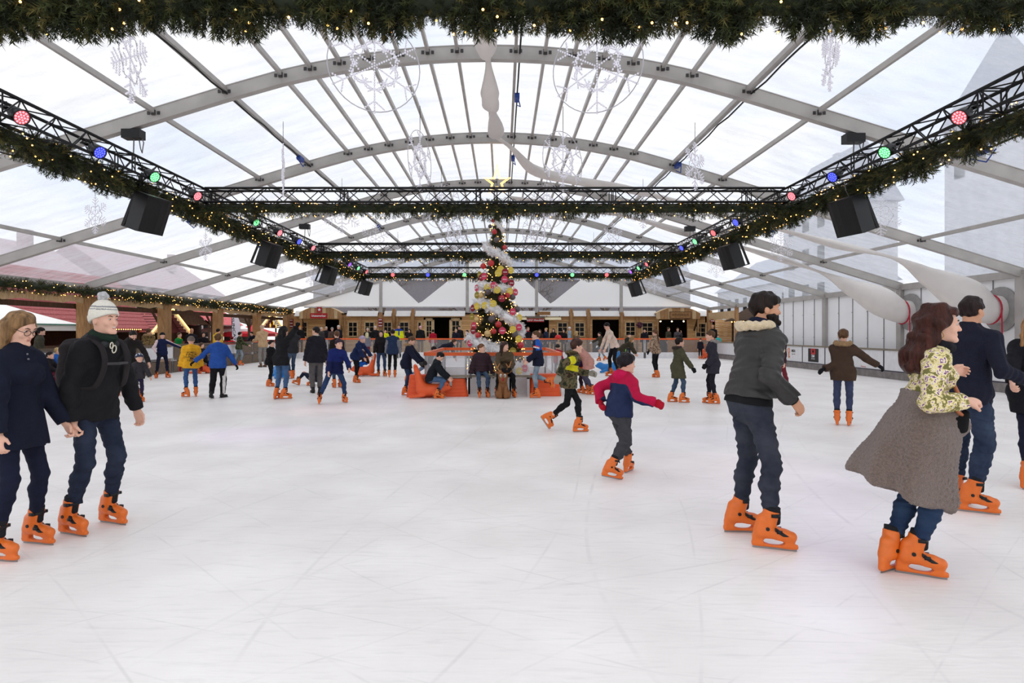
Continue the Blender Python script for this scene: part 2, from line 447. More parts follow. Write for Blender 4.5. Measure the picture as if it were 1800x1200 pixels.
    def pelvis(s, e=0.0):
        k, w = s.s, s.w
        return [rc(s.pel - s.t1 * .01, s.waist, (.135 if s.fem else .128) * k * w + e, (.115 if s.fem else .13) * k * w + e, k=.05, flat=(s.hipf, .74)),
                rc(s.hip[0] - s.hipf * .025 * k, s.hip[1] - s.hipf * .025 * k, .08 * k * w + e, k=.05)]
    def leg(s, i, e=0.0, end=1.0, cb=False):
        k, w = s.s, .35 + .65 * s.w; an = s.knee[i] + (s.ank[i] - s.knee[i]) * end
        mid = s.knee[i] * .68 + s.ank[i] * .32 - s.footR[i][1] * .01 * k
        kb = nrm(s.ank[i] - s.knee[i])
        return [rc(s.hip[i], s.knee[i], .078 * k * w + e, .051 * k * w + e, k=.035), rc(s.knee[i], mid, .049 * k * w + e, .051 * k * w + e, k=.03), rc(mid, an, .051 * k * w + e, (.034 if e == 0 else .038) * k * w + e, k=.03, cb=cb)]
    def arm(s, i, e=0.0, end=1.0, cb=False, e2=None):
        k = s.s; e = e * .78; e2 = e if e2 is None else e2; a = s.el[i] + (s.wr[i] - s.el[i]) * end; w = .5 + .5 * s.w
        return [rc(s.sh[i], s.el[i], .05 * k * w + e, .041 * k * w + e, k=.045), rc(s.el[i], a, .041 * k * w + e, .028 * k * w + e2, k=.025, cb=cb)]
    def hand(s, i, e=0.0):
        d, n, x = s.hd[i]; k = s.s if s.s > .85 else .3 + .65 * s.s; w = s.wr[i]
        if s.vox > .0135:
            c = w + d * .085 * k
            return [rc(w, w + d * .09 * k, .026 * k + e, .036 * k + e, k=.02, flat=(n, .6)), rc(c, c + (d * .8 + n * .35 * (s.curl[i] + .3)) * .085 * k, .032 * k + e, .022 * k + e, k=.02, flat=(n, .6)), rc(w + d * .04 * k + x * .025 * k, w + d * .085 * k + x * .06 * k, .014 * k + e, k=.012)]
        P = [rc(w - d * .01, w + d * .05 * k, .026 * k + e, .036 * k + e, k=.02, flat=(n, .62)), rc(w + d * .045 * k, w + d * .085 * k, .036 * k + e, .039 * k + e, k=.015, flat=(n, .5))]
        cu = s.curl[i]
        for o, L in ((.03, .072), (.0105, .08), (-.0095, .074), (-.0285, .058)):
            p = w + (d * .088 + x * o - n * .003) * k; al = 0.0
            for q, (l, b, r0) in enumerate(((.44, 42, .0102), (.31, 85, .0092), (.25, 55, .0082))):
                al += rad(b * cu + 4); p2 = p + (d * math.cos(al) + n * math.sin(al) + x * o * 1.2) * L * l * k
                P.append(rc(p, p2, r0 * k + e, r0 * .92 * k + e, k=.004 if e < .004 else .007)); p = p2
        p = w + (d * .025 + x * .024) * k; p1 = p + (d * .6 + x * .62 + n * .3) * .042 * k; p2 = p1 + (d * .85 + x * .2 + n * (.25 + .4 * cu)) * .034 * k
        return P + [rc(p, p1, .0155 * k + e, .012 * k + e, k=.014), rc(p1, p2, .0115 * k + e, .0095 * k + e, k=.006)]
    def head(s):
        q, H, A = s.q, s.H, s.hax()
        P = [ell(H(0, -.012, .025), A, np.array([.076, .097, .088]) * q, k=.02), ell(H(0, .022, -.042), A, np.array([.055, .068, .077]) * q, k=.03),
             rc(H(0, .088, .008), H(0, .104, -.026), .008 * q, .0125 * q, k=.013)]
        if s.vox < .016:
            P += [rc(H(-.035, .078, .026), H(.035, .078, .026), .012 * q, k=.02)]
            P += [ell(H(x * .031, .1, .006), A, np.array([.017, .017, .012]) * q, k=.012, op='s') for x in (-1, 1)]
            P += [ell(H(x * .036, .066, -.026), A, np.array([.022, .02, .022]) * q, k=.02) for x in (-1, 1)]
            P += [rc(H(-.012, .088, -.094), H(.012, .088, -.094) - s.hf * .012 * q, .018 * q, k=.025),
                  rc(H(-.017, .085, -.055), H(.017, .085, -.055), .0075 * q, k=.008), rc(H(-.014, .085, -.066), H(.014, .085, -.066), .008 * q, k=.008)]
        P += [ell(H(x * .078, -.012, -.008), A, np.array([.011, .021, .033]) * q, k=.008) for x in (-1, 1)]
        P += [rc(s.neck - s.t2 * .04, s.hc - (s.hu * .045 + s.hf * .02) * q, .056 * s.s * (.92 + .08 * s.w), .052 * s.q, k=.03)]
        return P
    # --- meshes
    def ch(s, name, prims, m, disp=None, zones=None, parent=None, vox=None, label=None):
        V, Q = mesh_sdf(prims, vox or s.vox, disp)
        if len(V) == 0: return None
        mi = None
        if zones is not None:
            c = V[Q].mean(1); mi = zones(s, c)
        o = link(name, mesh_np(name, V - s.b, Q, m, mi, True), parent or s.root)
        if label: o['label'] = label
        return o
    def tu(s, c): return (c - s.pel) @ nrm(s.neck - s.pel)
    def armt(s, c, i):
        """distance from arm i and position along it (0 shoulder, 1 elbow, 2 wrist)"""
        best = None
        for a, b, o in ((s.sh[i], s.el[i], 0), (s.el[i], s.wr[i], 1)):
            ab = b - a; t = np.clip(((c - a) @ ab) / (ab @ ab), 0, 1); d = np.linalg.norm(c - a - t[:, None] * ab, axis=1)
            if best is None: best = (d, t + o)
            else: m = d < best[0]; best = (np.where(m, d, best[0]), np.where(m, t + o, best[1]))
        return best
    def build(s, label, group=None):
        s.root = thing('person', label, 'person', s.b, 0, group)
        P = s.torso() + s.pelvis() + s.head()
        for i in (0, 1): P += s.leg(i) + s.arm(i) + s.hand(i) + [rc(s.ank[i] - s.footR[i][2] * .03 * s.fk, s.ank[i] + s.footR[i][1] * .08 * s.fk - s.footR[i][2] * .064 * s.fk, .028 * s.fk, .022 * s.fk, k=.012)]
        s.ch('body', P, SKIN[s.skin])
        if s.vox < .016:
            m = MB(); O = lambda x, f, u: s.H(x, f, u) - s.b
            m.tube([O(-.024, .083, -.06), O(-.012, .0915, -.0565), O(0, .0935, -.0575), O(.012, .0915, -.0565), O(.024, .083, -.06)], [.001, .0035 * s.q, .004 * s.q, .0035 * s.q, .001], 6)
            m.tube([O(-.022, .083, -.0615), O(-.01, .0915, -.0655), O(.01, .0915, -.0655), O(.022, .083, -.0615)], [.001, .0045 * s.q, .0045 * s.q, .001], 6); m.obj('lips', LIP, s.root, smooth=True)
        for i in (0, 1):
            x, fw, up = s.footR[i]; k = s.fk
            org = s.ank[i] - (fw * -.012 * 0 + up * (ANK if s.skates else .085)) * k - s.b
            M = Matrix([[x[a] * k, fw[a] * k, up[a] * k, org[a]] for a in range(3)] + [[0, 0, 0, 1]])
            if not s.skates: o = link('shoe', shoe_mesh(s.shoecol), s.root); o.matrix_local = M; continue
            if s.ppm < 45: o = link('ice_skate', SK[4], s.root); o.matrix_local = M; continue
            o = link('ice_skate', SK[0], s.root); o.matrix_local = M
            link('blade', SK[1], o); link('strap', SK[2][0], o); link('strap', SK[2][1], o); link('rivet', SK[2][2], o); link('liner', SK[3], o)
        if s.vox < .0145:
            for x in (-1, 1):
                m = MB(); c = s.H(x * .031, .0795, .006) - s.b
                c = c - s.hf * .001 * s.q; m.sphere(c, .0122 * s.q, 10, 7, 0, (1, 1, .5)); m.sphere(c + s.hf * .0056 * s.q, .0075 * s.q, 8, 6, 1, (1, 1, .72))
                m.obj('eye', [WHITE_EYE, IRIS], s.root, smooth=True)
        return s
    def eyebrows(s, col):
        m = MB()
        for x in (-1, 1): m.tube([s.H(x * .014, .0925, .026) - s.b, s.H(x * .034, .0905, .033) - s.b, s.H(x * .048, .083, .028) - s.b], [.003 * s.q, .004 * s.q, .002 * s.q], 6)
        m.obj('eyebrows', hairm(col), s.root, smooth=True); return s
    def trousers(s, m, e=.01, end=None, wr=.004, zones=None, top=.02, name='trousers'):
        wr = min(wr, e * .55); end = end or (.77 if s.skates else .93); P = s.pelvis(e)
        for i in (0, 1): P += s.leg(i, e, end, True)
        P.append(keep(s.waist + s.t1 * top, s.t1))
        s.ch(name, P, m, wrinkle(wr, 46, int(s.h * 1000)) if s.vox < .02 else None, zones); return s
    def jacket(s, m, t=.02, hem=.06, flare=.01, collar=.05, cw=.0, end=.97, puff=0, wr=.005, zones=None, bulk=1.0, name='jacket', cuff=None, open_=0, hood=False, legs=.35):
        k = s.s
        thd = nrm((s.knee[0] - s.hip[0]) + (s.knee[1] - s.hip[1]))
        dn = nrm(-s.t1 * (1 - legs) + thd * legs)
        hc = s.pel + dn * hem * k
        hw = ((.132 if s.fem else .132) * k * s.w * bulk + t + flare)
        P = s.torso(t, bulk)
        P.append(rc(hc, s.waist, hw, (.118 if s.fem else .13) * k * s.w * bulk + t + flare * .3, k=.05, flat=(s.hipf, .76), ca=True))
        P += s.pelvis(max(t + .008, .024 + wr))
        if hem > .1: P += [rc(s.hip[i] - s.hipf * .012 * k, s.hip[i] + (s.knee[i] - s.hip[i]) * min(1, hem / .42), .09 * k * s.w + t, .075 * k * s.w + t, k=.06) for i in (0, 1)]
        P.append(keep(hc, dn))
        for i in (0, 1): P += s.arm(i, t, end, True, (t if cuff is None else cuff))
        if collar: P += [rc(s.neck - s.t2 * .03, s.neck + s.t2 * (collar - .01) + s.sf * .006, .066 * k + t * .5 + cw, .064 * k + t * .4 + cw, k=.03, cb=True)]
        if hood:
            b = s.neck - s.sf * .075 * k + s.t2 * .012 * k
            P += [ell(b - s.t2 * .035 * k, (s.sr, s.sf, s.t2), (.115 * k, .06 * k, .085 * k), k=.03), rc(b + s.sr * .085 * k + s.sf * .07 * k, b - s.sf * .01, .034 * k, .045 * k, k=.03), rc(b - s.sr * .085 * k + s.sf * .07 * k, b - s.sf * .01, .034 * k, .045 * k, k=.03)]
        wf = wrinkle(wr, 34, int(s.h * 777)) if wr and s.vox < .02 else None
        def disp(p):
            d = 0 if wf is None else wf(p)
            if puff: d = d - puff * np.abs(np.sin(((p - s.pel.astype(np.float32)) @ s.t2.astype(np.float32)) * (math.pi / (.085 * k)))) + puff * .5
            return d
        s.ch(name, P, m, disp if (wf is not None or puff) else None, zones); return s
    def fur(s, m, r=.044):
        """fur ring on a lowered hood"""
        k = s.s; b = s.neck + s.t2 * .04 * k - s.sf * .04 * k; P = []
        pts = [b + s.sr * math.cos(a) * .122 * k + s.sf * math.sin(a) * .112 * k - s.t2 * (.02 * math.sin(-a) + .01) * k for a in np.linspace(-math.pi * 1.12, math.pi * .12, 9)]
        for a, c in zip(pts, pts[1:]): P.append(rc(a, c, r * k, k=.012))
        s.ch('fur_trim', P, m, curls(.006 * k, 70) if s.vox < .02 else None); return s
    def hair(s, col, style='short', vol=.009, length=.2, fringe=.05):
        q, H, A = s.q, s.H, s.hax(); v = (max(vol, {'curly': .024, 'top': .013}.get(style, .01)) if s.vox < .0145 else vol) / q
        P = [ell(H(0, -.013, .027), A, np.array([.078 + v, .099 + v, .09 + v]) * q, k=.01)]
        cut = [ell(H(0, .115, -.062 + fringe - .045), A, np.array([.082, .125, .105]) * q, k=.022, op='s')]
        low = -.07 if style in ('short', 'top') else -.1
        cut.append(keep(H(0, -.055, low + .012), -s.hu * .76 + s.hf * .65) if low > -.09 else keep(H(0, -.06, low), -s.hu * .9 + s.hf * .35))
        ex = []
        if style == 'top': ex.append(ell(H(0, .006, .062), A, np.array([.074, .094, .07]) * q, k=.02))
        dn = -s.u * .8 - s.hf * .15 - s.hu * .3
        if style == 'long':
            L = length * s.s
            for x in (-.055, 0, .055): ex.append(rc(H(x, -.06, .0), H(x * 1.25, -.075, -.02) + nrm(dn) * L, .048 * q, .038 * q, k=.04))
            for x in (-1, 1): ex.append(rc(H(x * .073, -.012, .02), H(x * .084, -.025, -.03) + nrm(dn) * L * .75, .02 * q, .024 * q, k=.03))
        if style == 'pony':
            ex.append(rc(H(0, -.1, .03), H(0, -.135, -.01) + nrm(dn) * length * s.s, .028 * q, .018 * q, k=.02))
        if style == 'bun': ex.append(ell(H(0, -.085, .085), A, np.array([.042, .042, .04]) * q, k=.01))
        d = curls(.0075 if style == 'top' else .006, 52) if s.vox < .0145 else None
        if style == 'curly':
            L = length * s.s; d = curls(.014, 42)
            ex += [ell(H(0, -.03, .02), A, np.array([.1, .11, .09]) * q, k=.03)]
            for x, b in ((-.06, -.05), (0, -.085), (.06, -.05)): ex.append(rc(H(x, b, -.02), H(x * 1.5, b - .05, -.05) + nrm(dn) * L, .066 * q, .062 * q, k=.04))
            cut[0] = ell(H(0, .135, -.038), A, np.array([.14, .135, .12]) * q, k=.012, op='s'); cut.pop()
        s.ch('hair', P + ex + cut if style == 'curly' else P + cut + ex, hairm(col), d); return s
    def beard(s, col):
        q, H, A = s.q, s.H, s.hax()
        P = [ell(H(0, .02, -.048), A, np.array([.066, .078, .08]) * q, k=.02), rc(H(-.014, .092, -.1), H(.014, .092, -.1), .024 * q, k=.02), keep(H(0, .02, -.038), s.hu * .9 - s.hf * .3),
             ell(H(0, .1, -.058), A, np.array([.024, .04, .016]) * q, k=.006, op='s')]
        s.ch('beard', P, hairm(col), curls(.003, 80)); return s
    def beanie(s, m, vol=.013, pom=None, top=.0, zones=None, name='beanie', brow=.02, ear=-.035):
        q, H, A = s.q, s.H, s.hax(); v = vol / q
        P = [ell(H(0, -.012, .025 + top * .5), A, np.array([.078 + v, .099 + v, .09 + v + top]) * q, k=.01)]
        n = nrm(-s.hu * .97 + s.hf * (ear - brow) * -4.2); c = H(0, .05, brow)
        P.append(keep(c, n))
        bd = [ell(H(0, -.012, .025), A, np.array([.083 + v, .104 + v, .094 + v]) * q, k=.01), keep(c, n), keep(c - n * .055 * q, -n)]
        o = s.ch(name, P, m, zones=zones)
        s.ch('cuff', bd, m[0] if isinstance(m, list) else m, parent=o)
        if pom is not None: s.ch('pompom', [ell(H(0, -.02, .148 + top + v), A, [.042 * q] * 3)], pom, curls(.005, 110), parent=o)
        return s
    def gloves(s, m, e=.006):
        for i in (0, 1): s.ch('glove', s.hand(i, e) + [rc(s.wr[i] - s.hd[i][0] * .03, s.wr[i], .034 * s.s, .03 * s.s, k=.01)], m)
        return s
    def scarf(s, m, r=.026, z=.0, name='scarf'):
        k = s.s; b = s.neck + s.t2 * (.03 + z) * k + s.sf * .012; P = []
        pts = [b + s.sr * math.cos(a) * .066 * k + s.sf * math.sin(a) * .07 * k - s.t2 * .012 * math.sin(a) for a in np.linspace(0, 2 * math.pi, 11)]
        for a, c in zip(pts, pts[1:]): P.append(rc(a, c, r * k, k=.02))
        s.ch(name, P, m, wrinkle(.004, 40, 3) if s.vox < .015 else None); return s
    def glasses(s, m):
        q = s.q; b = MB()
        for x in (-1, 1):
            c = s.H(x * .033, .101, .0) - s.b
            b.tube([c + (s.hr * math.cos(a) * .026 + s.hu * math.sin(a) * .021) * q for a in np.linspace(0, 2 * math.pi, 15)], .0022 * q, 6)
            b.tube([s.H(x * .059, .097, .004) - s.b, s.H(x * .078, .06, .006) - s.b, s.H(x * .084, -.02, .004) - s.b], .0022 * q, 6)
        b.tube([s.H(-.008, .104, .004) - s.b, s.H(.008, .104, .004) - s.b], .0022 * q, 6)
        b.obj('glasses', m, s.root, smooth=True); return s
# ---------------------------------------------------------------- the place: tent, ice, trusses
XC, WL, WR, YE, Y0 = -.28, -14.28, 13.72, 41.5, 1.5      # ridge line, side walls, back gable, front end of what is built
ALU = mat('aluminium', (176, 172, 168), .45, metal=.15, var=.1, scale=3)
ALUD = mat('bracket_dark', (70, 68, 68), .5, metal=.4)
BLACKM = mat('black_powder_coat', (12, 12, 14), .42, var=.1)
WOOD = mat('honey_wood', (178, 134, 86), .7, col2=(132, 92, 54), var=0, scale=5, stretch=(1, 1, 6), bump=.2, bscale=30)
WOODV = mat('honey_wood_upright', (184, 142, 96), .7, col2=(140, 100, 62), var=0, scale=5, stretch=(6, 6, .7), bump=.2, bscale=30)
WOODP = mat('pale_planed_wood', (214, 186, 146), .65, col2=(186, 152, 108), var=0, scale=4, stretch=(5, 5, 1))
WOODD = mat('dark_wood', (88, 62, 42), .75, col2=(62, 44, 30), var=0, scale=5, stretch=(4, 4, 1))
WOODBR = mat('weathered_brown_board', (122, 106, 90), .85, col2=(92, 78, 66), var=0, scale=5, stretch=(1, 6, 1))
WOODG = mat('weathered_wood', (150, 140, 124), .8, col2=(112, 102, 90), var=0, scale=6, stretch=(1, 6, 6))
WHITEC = mat('white_canvas', (244, 243, 240), .8, var=.03, scale=2)
REDS = mat('red_sign', (172, 26, 32), .5, var=.05); WHITEP = mat('white_print', (245, 245, 245), .5, var=0)
OR_RAIL = mat('orange_rail', (226, 98, 44), .4, var=.05)
ntrim = [0]
def trim(mb, m, smooth=False):
    ntrim[0] += 1
    return tag(mb.obj('trim_%d' % ntrim[0], m, None, None, smooth), kind='structure')
def struct(mb, name, m, smooth=False): return tag(mb.obj(name, m, None, None, smooth), kind='structure')

def ice_material():
    m = bpy.data.materials.new('ice'); m.use_nodes = True; nt = m.node_tree; N = nt.nodes; L = nt.links
    b = N['Principled BSDF']; b.inputs['Specular IOR Level'].default_value = .3
    tc = N.new('ShaderNodeTexCoord')
    fac = None
    for i, (rot, sc, dis, th) in enumerate(((.3, .55, 14, .9985), (1.2, .4, 18, .9988), (2.2, .8, 11, .998), (2.9, .3, 22, .999), (.8, 1.1, 9, .9975), (1.8, 1.5, 9, .997))):
        mp = N.new('ShaderNodeMapping'); mp.inputs['Rotation'].default_value = (0, 0, rot); mp.inputs['Location'].default_value = (i * 3.7, i * 1.9, 0)
        L.new(tc.outputs['Object'], mp.inputs['Vector'])
        wv = N.new('ShaderNodeTexWave'); wv.inputs['Scale'].default_value = sc * .5; wv.inputs['Distortion'].default_value = dis; wv.inputs['Detail'].default_value = .5; wv.inputs['Detail Scale'].default_value = .35
        L.new(mp.outputs['Vector'], wv.inputs['Vector'])
        rp = N.new('ShaderNodeMapRange'); rp.inputs['From Min'].default_value = th; rp.inputs['From Max'].default_value = 1.0
        L.new(wv.outputs['Fac'], rp.inputs['Value'])
        nz = N.new('ShaderNodeTexNoise'); nz.inputs['Scale'].default_value = 1.3 + .4 * i; L.new(mp.outputs['Vector'], nz.inputs['Vector'])
        r2 = N.new('ShaderNodeMapRange'); r2.inputs['From Min'].default_value = .38; r2.inputs['From Max'].default_value = .7; L.new(nz.outputs['Fac'], r2.inputs['Value'])
        mu = N.new('ShaderNodeMath'); mu.operation = 'MULTIPLY'; L.new(rp.outputs['Result'], mu.inputs[0]); L.new(r2.outputs['Result'], mu.inputs[1])
        if fac is None: fac = mu
        else:
            mx = N.new('ShaderNodeMath'); mx.operation = 'MAXIMUM'; L.new(fac.outputs[0], mx.inputs[0]); L.new(mu.outputs[0], mx.inputs[1]); fac = mx
    # snow dust in soft patches and short straight scuffs
    n1 = N.new('ShaderNodeTexNoise'); n1.inputs['Scale'].default_value = .9; n1.inputs['Detail'].default_value = 8; L.new(tc.outputs['Object'], n1.inputs['Vector'])
    mp = N.new('ShaderNodeMapping'); mp.inputs['Scale'].default_value = (2.2, 14, 1); mp.inputs['Rotation'].default_value = (0, 0, .35); L.new(tc.outputs['Object'], mp.inputs['Vector'])
    n2 = N.new('ShaderNodeTexNoise'); n2.inputs['Scale'].default_value = 1.6; n2.inputs['Detail'].default_value = 6; L.new(mp.outputs['Vector'], n2.inputs['Vector'])
    r1 = N.new('ShaderNodeValToRGB'); r1.color_ramp.elements[0].position = .32; r1.color_ramp.elements[1].position = .66
    r1.color_ramp.elements[0].color = lin((236, 231, 228)); r1.color_ramp.elements[1].color = lin((251, 247, 244)); L.new(n1.outputs['Fac'], r1.inputs['Fac'])
    r3 = N.new('ShaderNodeMapRange'); r3.inputs['From Min'].default_value = .56; r3.inputs['From Max'].default_value = .74; r3.inputs['To Max'].default_value = .3; L.new(n2.outputs['Fac'], r3.inputs['Value'])
    m1 = N.new('ShaderNodeMix'); m1.data_type = 'RGBA'; m1.inputs['B'].default_value = lin((206, 203, 203)); L.new(r3.outputs['Result'], m1.inputs['Factor']); L.new(r1.outputs['Color'], m1.inputs['A'])
    s2 = N.new('ShaderNodeMath'); s2.operation = 'MULTIPLY'; s2.inputs[1].default_value = .22; L.new(fac.outputs[0], s2.inputs[0])
    m2 = N.new('ShaderNodeMix'); m2.data_type = 'RGBA'; m2.inputs['B'].default_value = lin((176, 173, 174)); L.new(s2.outputs[0], m2.inputs['Factor']); L.new(m1.outputs['Result'], m2.inputs['A'])
    L.new(m2.outputs['Result'], b.inputs['Base Color']); b.inputs['Roughness'].default_value = .42
    bp = N.new('ShaderNodeBump'); bp.inputs['Strength'].default_value = .25; bp.inputs['Distance'].default_value = .01; L.new(n2.outputs['Fac'], bp.inputs['Height']); L.new(bp.outputs['Normal'], b.inputs['Normal'])
    return m
def film_material(name, dens, col, streak=.5, rot=.5, scale=(1.2, 9, 9)):
    m = bpy.data.materials.new(name); m.use_nodes = True; nt = m.node_tree; N = nt.nodes; L = nt.links
    for n in list(N): N.remove(n)
    out = N.new('ShaderNodeOutputMaterial'); tr = N.new('ShaderNodeBsdfTransparent'); df = N.new('ShaderNodeBsdfDiffuse'); tl = N.new('ShaderNodeBsdfTranslucent'); gl = N.new('ShaderNodeBsdfGlossy')
    tr.inputs['Color'].default_value = (.97, .975, .985, 1)
    df.inputs['Color'].default_value = lin(col); tl.inputs['Color'].default_value = lin(col); gl.inputs['Roughness'].default_value = .25
    tc = N.new('ShaderNodeTexCoord'); mp = N.new('ShaderNodeMapping'); mp.inputs['Rotation'].default_value = (0, 0, rot); mp.inputs['Scale'].default_value = scale
    L.new(tc.outputs['Object'], mp.inputs['Vector'])
    nz = N.new('ShaderNodeTexNoise'); nz.inputs['Scale'].default_value = .55; nz.inputs['Detail'].default_value = 6; nz.inputs['Roughness'].default_value = .62; L.new(mp.outputs['Vector'], nz.inputs['Vector'])
    mr = N.new('ShaderNodeMapRange'); mr.inputs['From Min'].default_value = .38; mr.inputs['From Max'].default_value = .68; mr.inputs['To Min'].default_value = dens * (1 - streak); mr.inputs['To Max'].default_value = min(.95, dens * (1 + streak))
    L.new(nz.outputs['Fac'], mr.inputs['Value'])
    a = N.new('ShaderNodeMixShader'); a.inputs[0].default_value = .62; L.new(df.outputs[0], a.inputs[1]); L.new(tl.outputs[0], a.inputs[2])
    c = N.new('ShaderNodeMixShader'); L.new(mr.outputs['Result'], c.inputs[0]); L.new(tr.outputs[0], c.inputs[1]); L.new(a.outputs[0], c.inputs[2])
    e = N.new('ShaderNodeMixShader'); e.inputs[0].default_value = .035; L.new(c.outputs[0], e.inputs[1]); L.new(gl.outputs[0], e.inputs[2])
    bp = N.new('ShaderNodeBump'); bp.inputs['Strength'].default_value = .5; bp.inputs['Distance'].default_value = .05; L.new(nz.outputs['Fac'], bp.inputs['Height'])
    for q in (df, tl, gl): L.new(bp.outputs['Normal'], q.inputs['Normal'])
    L.new(e.outputs[0], out.inputs['Surface'])
    return m
FILM = film_material('clear_roof_film', .46, (222, 225, 232), .3, .5, (.5, 5, 5))
FILM2 = film_material('clear_window_film', .32, (150, 150, 156), .4, 0, (3, 3, 1))
GLASS = film_material('clear_acrylic', .13, (230, 230, 232), .3, 0, (.6, .6, 1))
CANVAS = bpy.data.materials.new('white_tent_canvas'); CANVAS.use_nodes = True
_n = CANVAS.node_tree.nodes; _l = CANVAS.node_tree.links
_t = _n.new('ShaderNodeBsdfTranslucent'); _t.inputs['Color'].default_value = (.99, .99, .99, 1); _d = _n.new('ShaderNodeBsdfDiffuse'); _d.inputs['Color'].default_value = (.9, .9, .9, 1)
_m = _n.new('ShaderNodeMixShader'); _m.inputs[0].default_value = .8; _l.new(_d.outputs[0], _m.inputs[1]); _l.new(_t.outputs[0], _m.inputs[2]); _l.new(_m.outputs[0], _n['Material Output'].inputs['Surface'])

# floor and ground
m = MB(); m.box(((-13 + 13.2) / 2, 18, -.06), (26.4, 41.2, .12)); struct(m, 'floor', ice_material())
m = MB(); m.box((0, 40, -.2), (260, 200, .2)); struct(m, 'ground', mat('grey_paving', (168, 162, 156), .9, var=.2, scale=2))
m = MB(); m.box((0, 41.1, .09), (28, 4.6, .18)); struct(m, 'floor_deck', WOODG)

# roof
def zb(r):
    r = abs(r)
    return 6.57 - (15.7 - math.sqrt(15.7 ** 2 - r * r)) if r < 4.6 else 5.88 - .306 * (r - 4.6)
ARCH = [11.5, 16.5, 21.5, 26.5, 31.5, 36.5, 41.5]
RS = [-14, -12.6, -11.3, -9.9, -8.6, -7.3, -6.08, -4.79] + [.537 * i for i in range(-7, 8)] + [4.79, 6.08, 7.3, 8.6, 9.9, 11.3, 12.6, 14]
PUR = [-11.3, -8.6, -6.08, -4.79] + [.537 * i for i in range(-7, 8)] + [4.79, 6.08, 8.6, 11.3]
V = []; Fq = []
ys = np.arange(Y0, YE + .01, .625)
rs = sorted(set(RS)); rr = []
for a, b in zip(rs, rs[1:]): rr += [a, a * .5 + b * .5] if b - a > .9 else [a]
rr.append(rs[-1])
PS = np.array(PUR)
for y in ys:
    fy = ((y - 1.5) % 5) / 5
    for r in rr:
        dip = min(np.abs(PS - r).min(), .9) * .06 * math.sin(math.pi * fy)
        V.append((XC + r, y, zb(r) + .255 - dip))
n = len(rr)
Fq = [(i * n + j, i * n + j + 1, (i + 1) * n + j + 1, (i + 1) * n + j) for i in range(len(ys) - 1) for j in range(n - 1)]
tag(link('ceiling', mesh_np('ceiling', V, Fq, FILM, smooth=True)), kind='structure')
for y in ARCH:
    m = MB(); P0 = [(r, zb(r)) for r in rs]
    for (r0, z0), (r1, z1) in zip(P0, P0[1:]):
        m.bar((XC + r0, y, z0 + .125), (XC + r1, y, z1 + .125), .13, .25)
        m.bar((XC + r0, y, z0 + .004), (XC + r1, y, z1 + .004), .15, .016); m.bar((XC + r0, y, z0 + .25), (XC + r1, y, z1 + .25), .15, .016)
    o = trim(m, ALU)
    b = MB()
    for r in PUR:
        for s in (-1,): b.box((XC + r, y + s * .075, zb(r) + .155), (.07, .05, .09)); b.box((XC + r - .09, y + s * .068, zb(r) + .15), (.05, .02, .06)); b.box((XC + r + .09, y + s * .068, zb(r) + .15), (.05, .02, .06))
    b.obj('purlin_bracket', ALUD, o)
for r in PUR:
    w = .1 if abs(r) in (4.79, 8.6) else .055
    m = MB(); m.bar((XC + r, Y0, zb(r) + .19), (XC + r, YE, zb(r) + .19), w, .09); trim(m, ALU)
for x in (WL, WR):
    m = MB(); m.bar((x, Y0, 3.12), (x, YE, 3.12), .14, .2); trim(m, ALU)
CABLE = mat('black_cable', (20, 20, 22), .6); BLUEP = mat('blue_connector', (30, 66, 150), .45)
for r, cs in ((.56, (13.5, 18.2)), (-4.79, (15.6, 25.5)), (4.79, (16.2,)), (-8.6, (17.8, 23.0)), (8.6, (10.9, 19.5, 24.5))):
    pts = [(XC + r + .05, y, zb(r) + .125 - .05 * abs(math.sin(y * 1.9))) for y in np.arange(6, 41, .6)]
    o = tag(MB().tube(pts, .016, 6).obj('power_cable', CABLE, None, (XC + r, 20, zb(r)), True), {.56: 'black cable strapped along the roof bar just right of the ridge', -4.79: 'black cable along the roof bar left of the closely spaced bars', 4.79: 'black cable along the roof bar right of the closely spaced bars', -8.6: 'black cable along the low roof bar outside the left truss', 8.6: 'black cable along the low roof bar outside the right truss'}[r], 'cable')
    for y in cs: MB().box((XC + r + .05 - (XC + r), y - 20, -.0 + .07), (.1, .3, .1)).tube([(.05, y - 20 - .3, .02), (.12, y - 20, -.12), (.05, y - 20 + .3, .02)], .012, 6).obj('connector', BLUEP, o)

# back gable with two clear V windows, its posts and eaves beam
def roofz(x): return zb(x - XC) + .1
GB = 3.27
def gable():
    xs = np.linspace(WL, WR, 113); pr = [3.0]
    VW = [(-5.47, 3.46), (3.25, 3.46)]
    can = MB(); win = [MB(), MB()]
    def low(x):            # lower edge of the clear windows at x, or None
        for i, (cx, cz) in enumerate(VW):
            z = cz + abs(x - cx) * (.93 if x < cx else .8)
            if z < min(roofz(x), 6.1) - .02 and abs(x - cx) < 3.2: return i, z
        return None
    for a, b in zip(xs, xs[1:]):
        q = low((a + b) / 2); za, zb_ = roofz(a), roofz(b)
        if q is None: can.add([(a, YE, min(GB, za)), (b, YE, min(GB, zb_)), (b, YE, zb_), (a, YE, za)], [(0, 1, 2, 3)])
        else:
            i, _ = q; cx, cz = VW[i]
            e = lambda x: min(cz + abs(x - cx) * (.93 if x < cx else .8), roofz(x))
            can.add([(a, YE, GB), (b, YE, GB), (b, YE, e(b)), (a, YE, e(a))], [(0, 1, 2, 3)])
            win[i].add([(a, YE, e(a)), (b, YE, e(b)), (b, YE, zb_), (a, YE, za)], [(0, 1, 2, 3)])
    struct(can, 'wall_back', CANVAS)
    for i, w in enumerate(win): struct(w, 'window_%d' % (i + 1), FILM2)
gable()
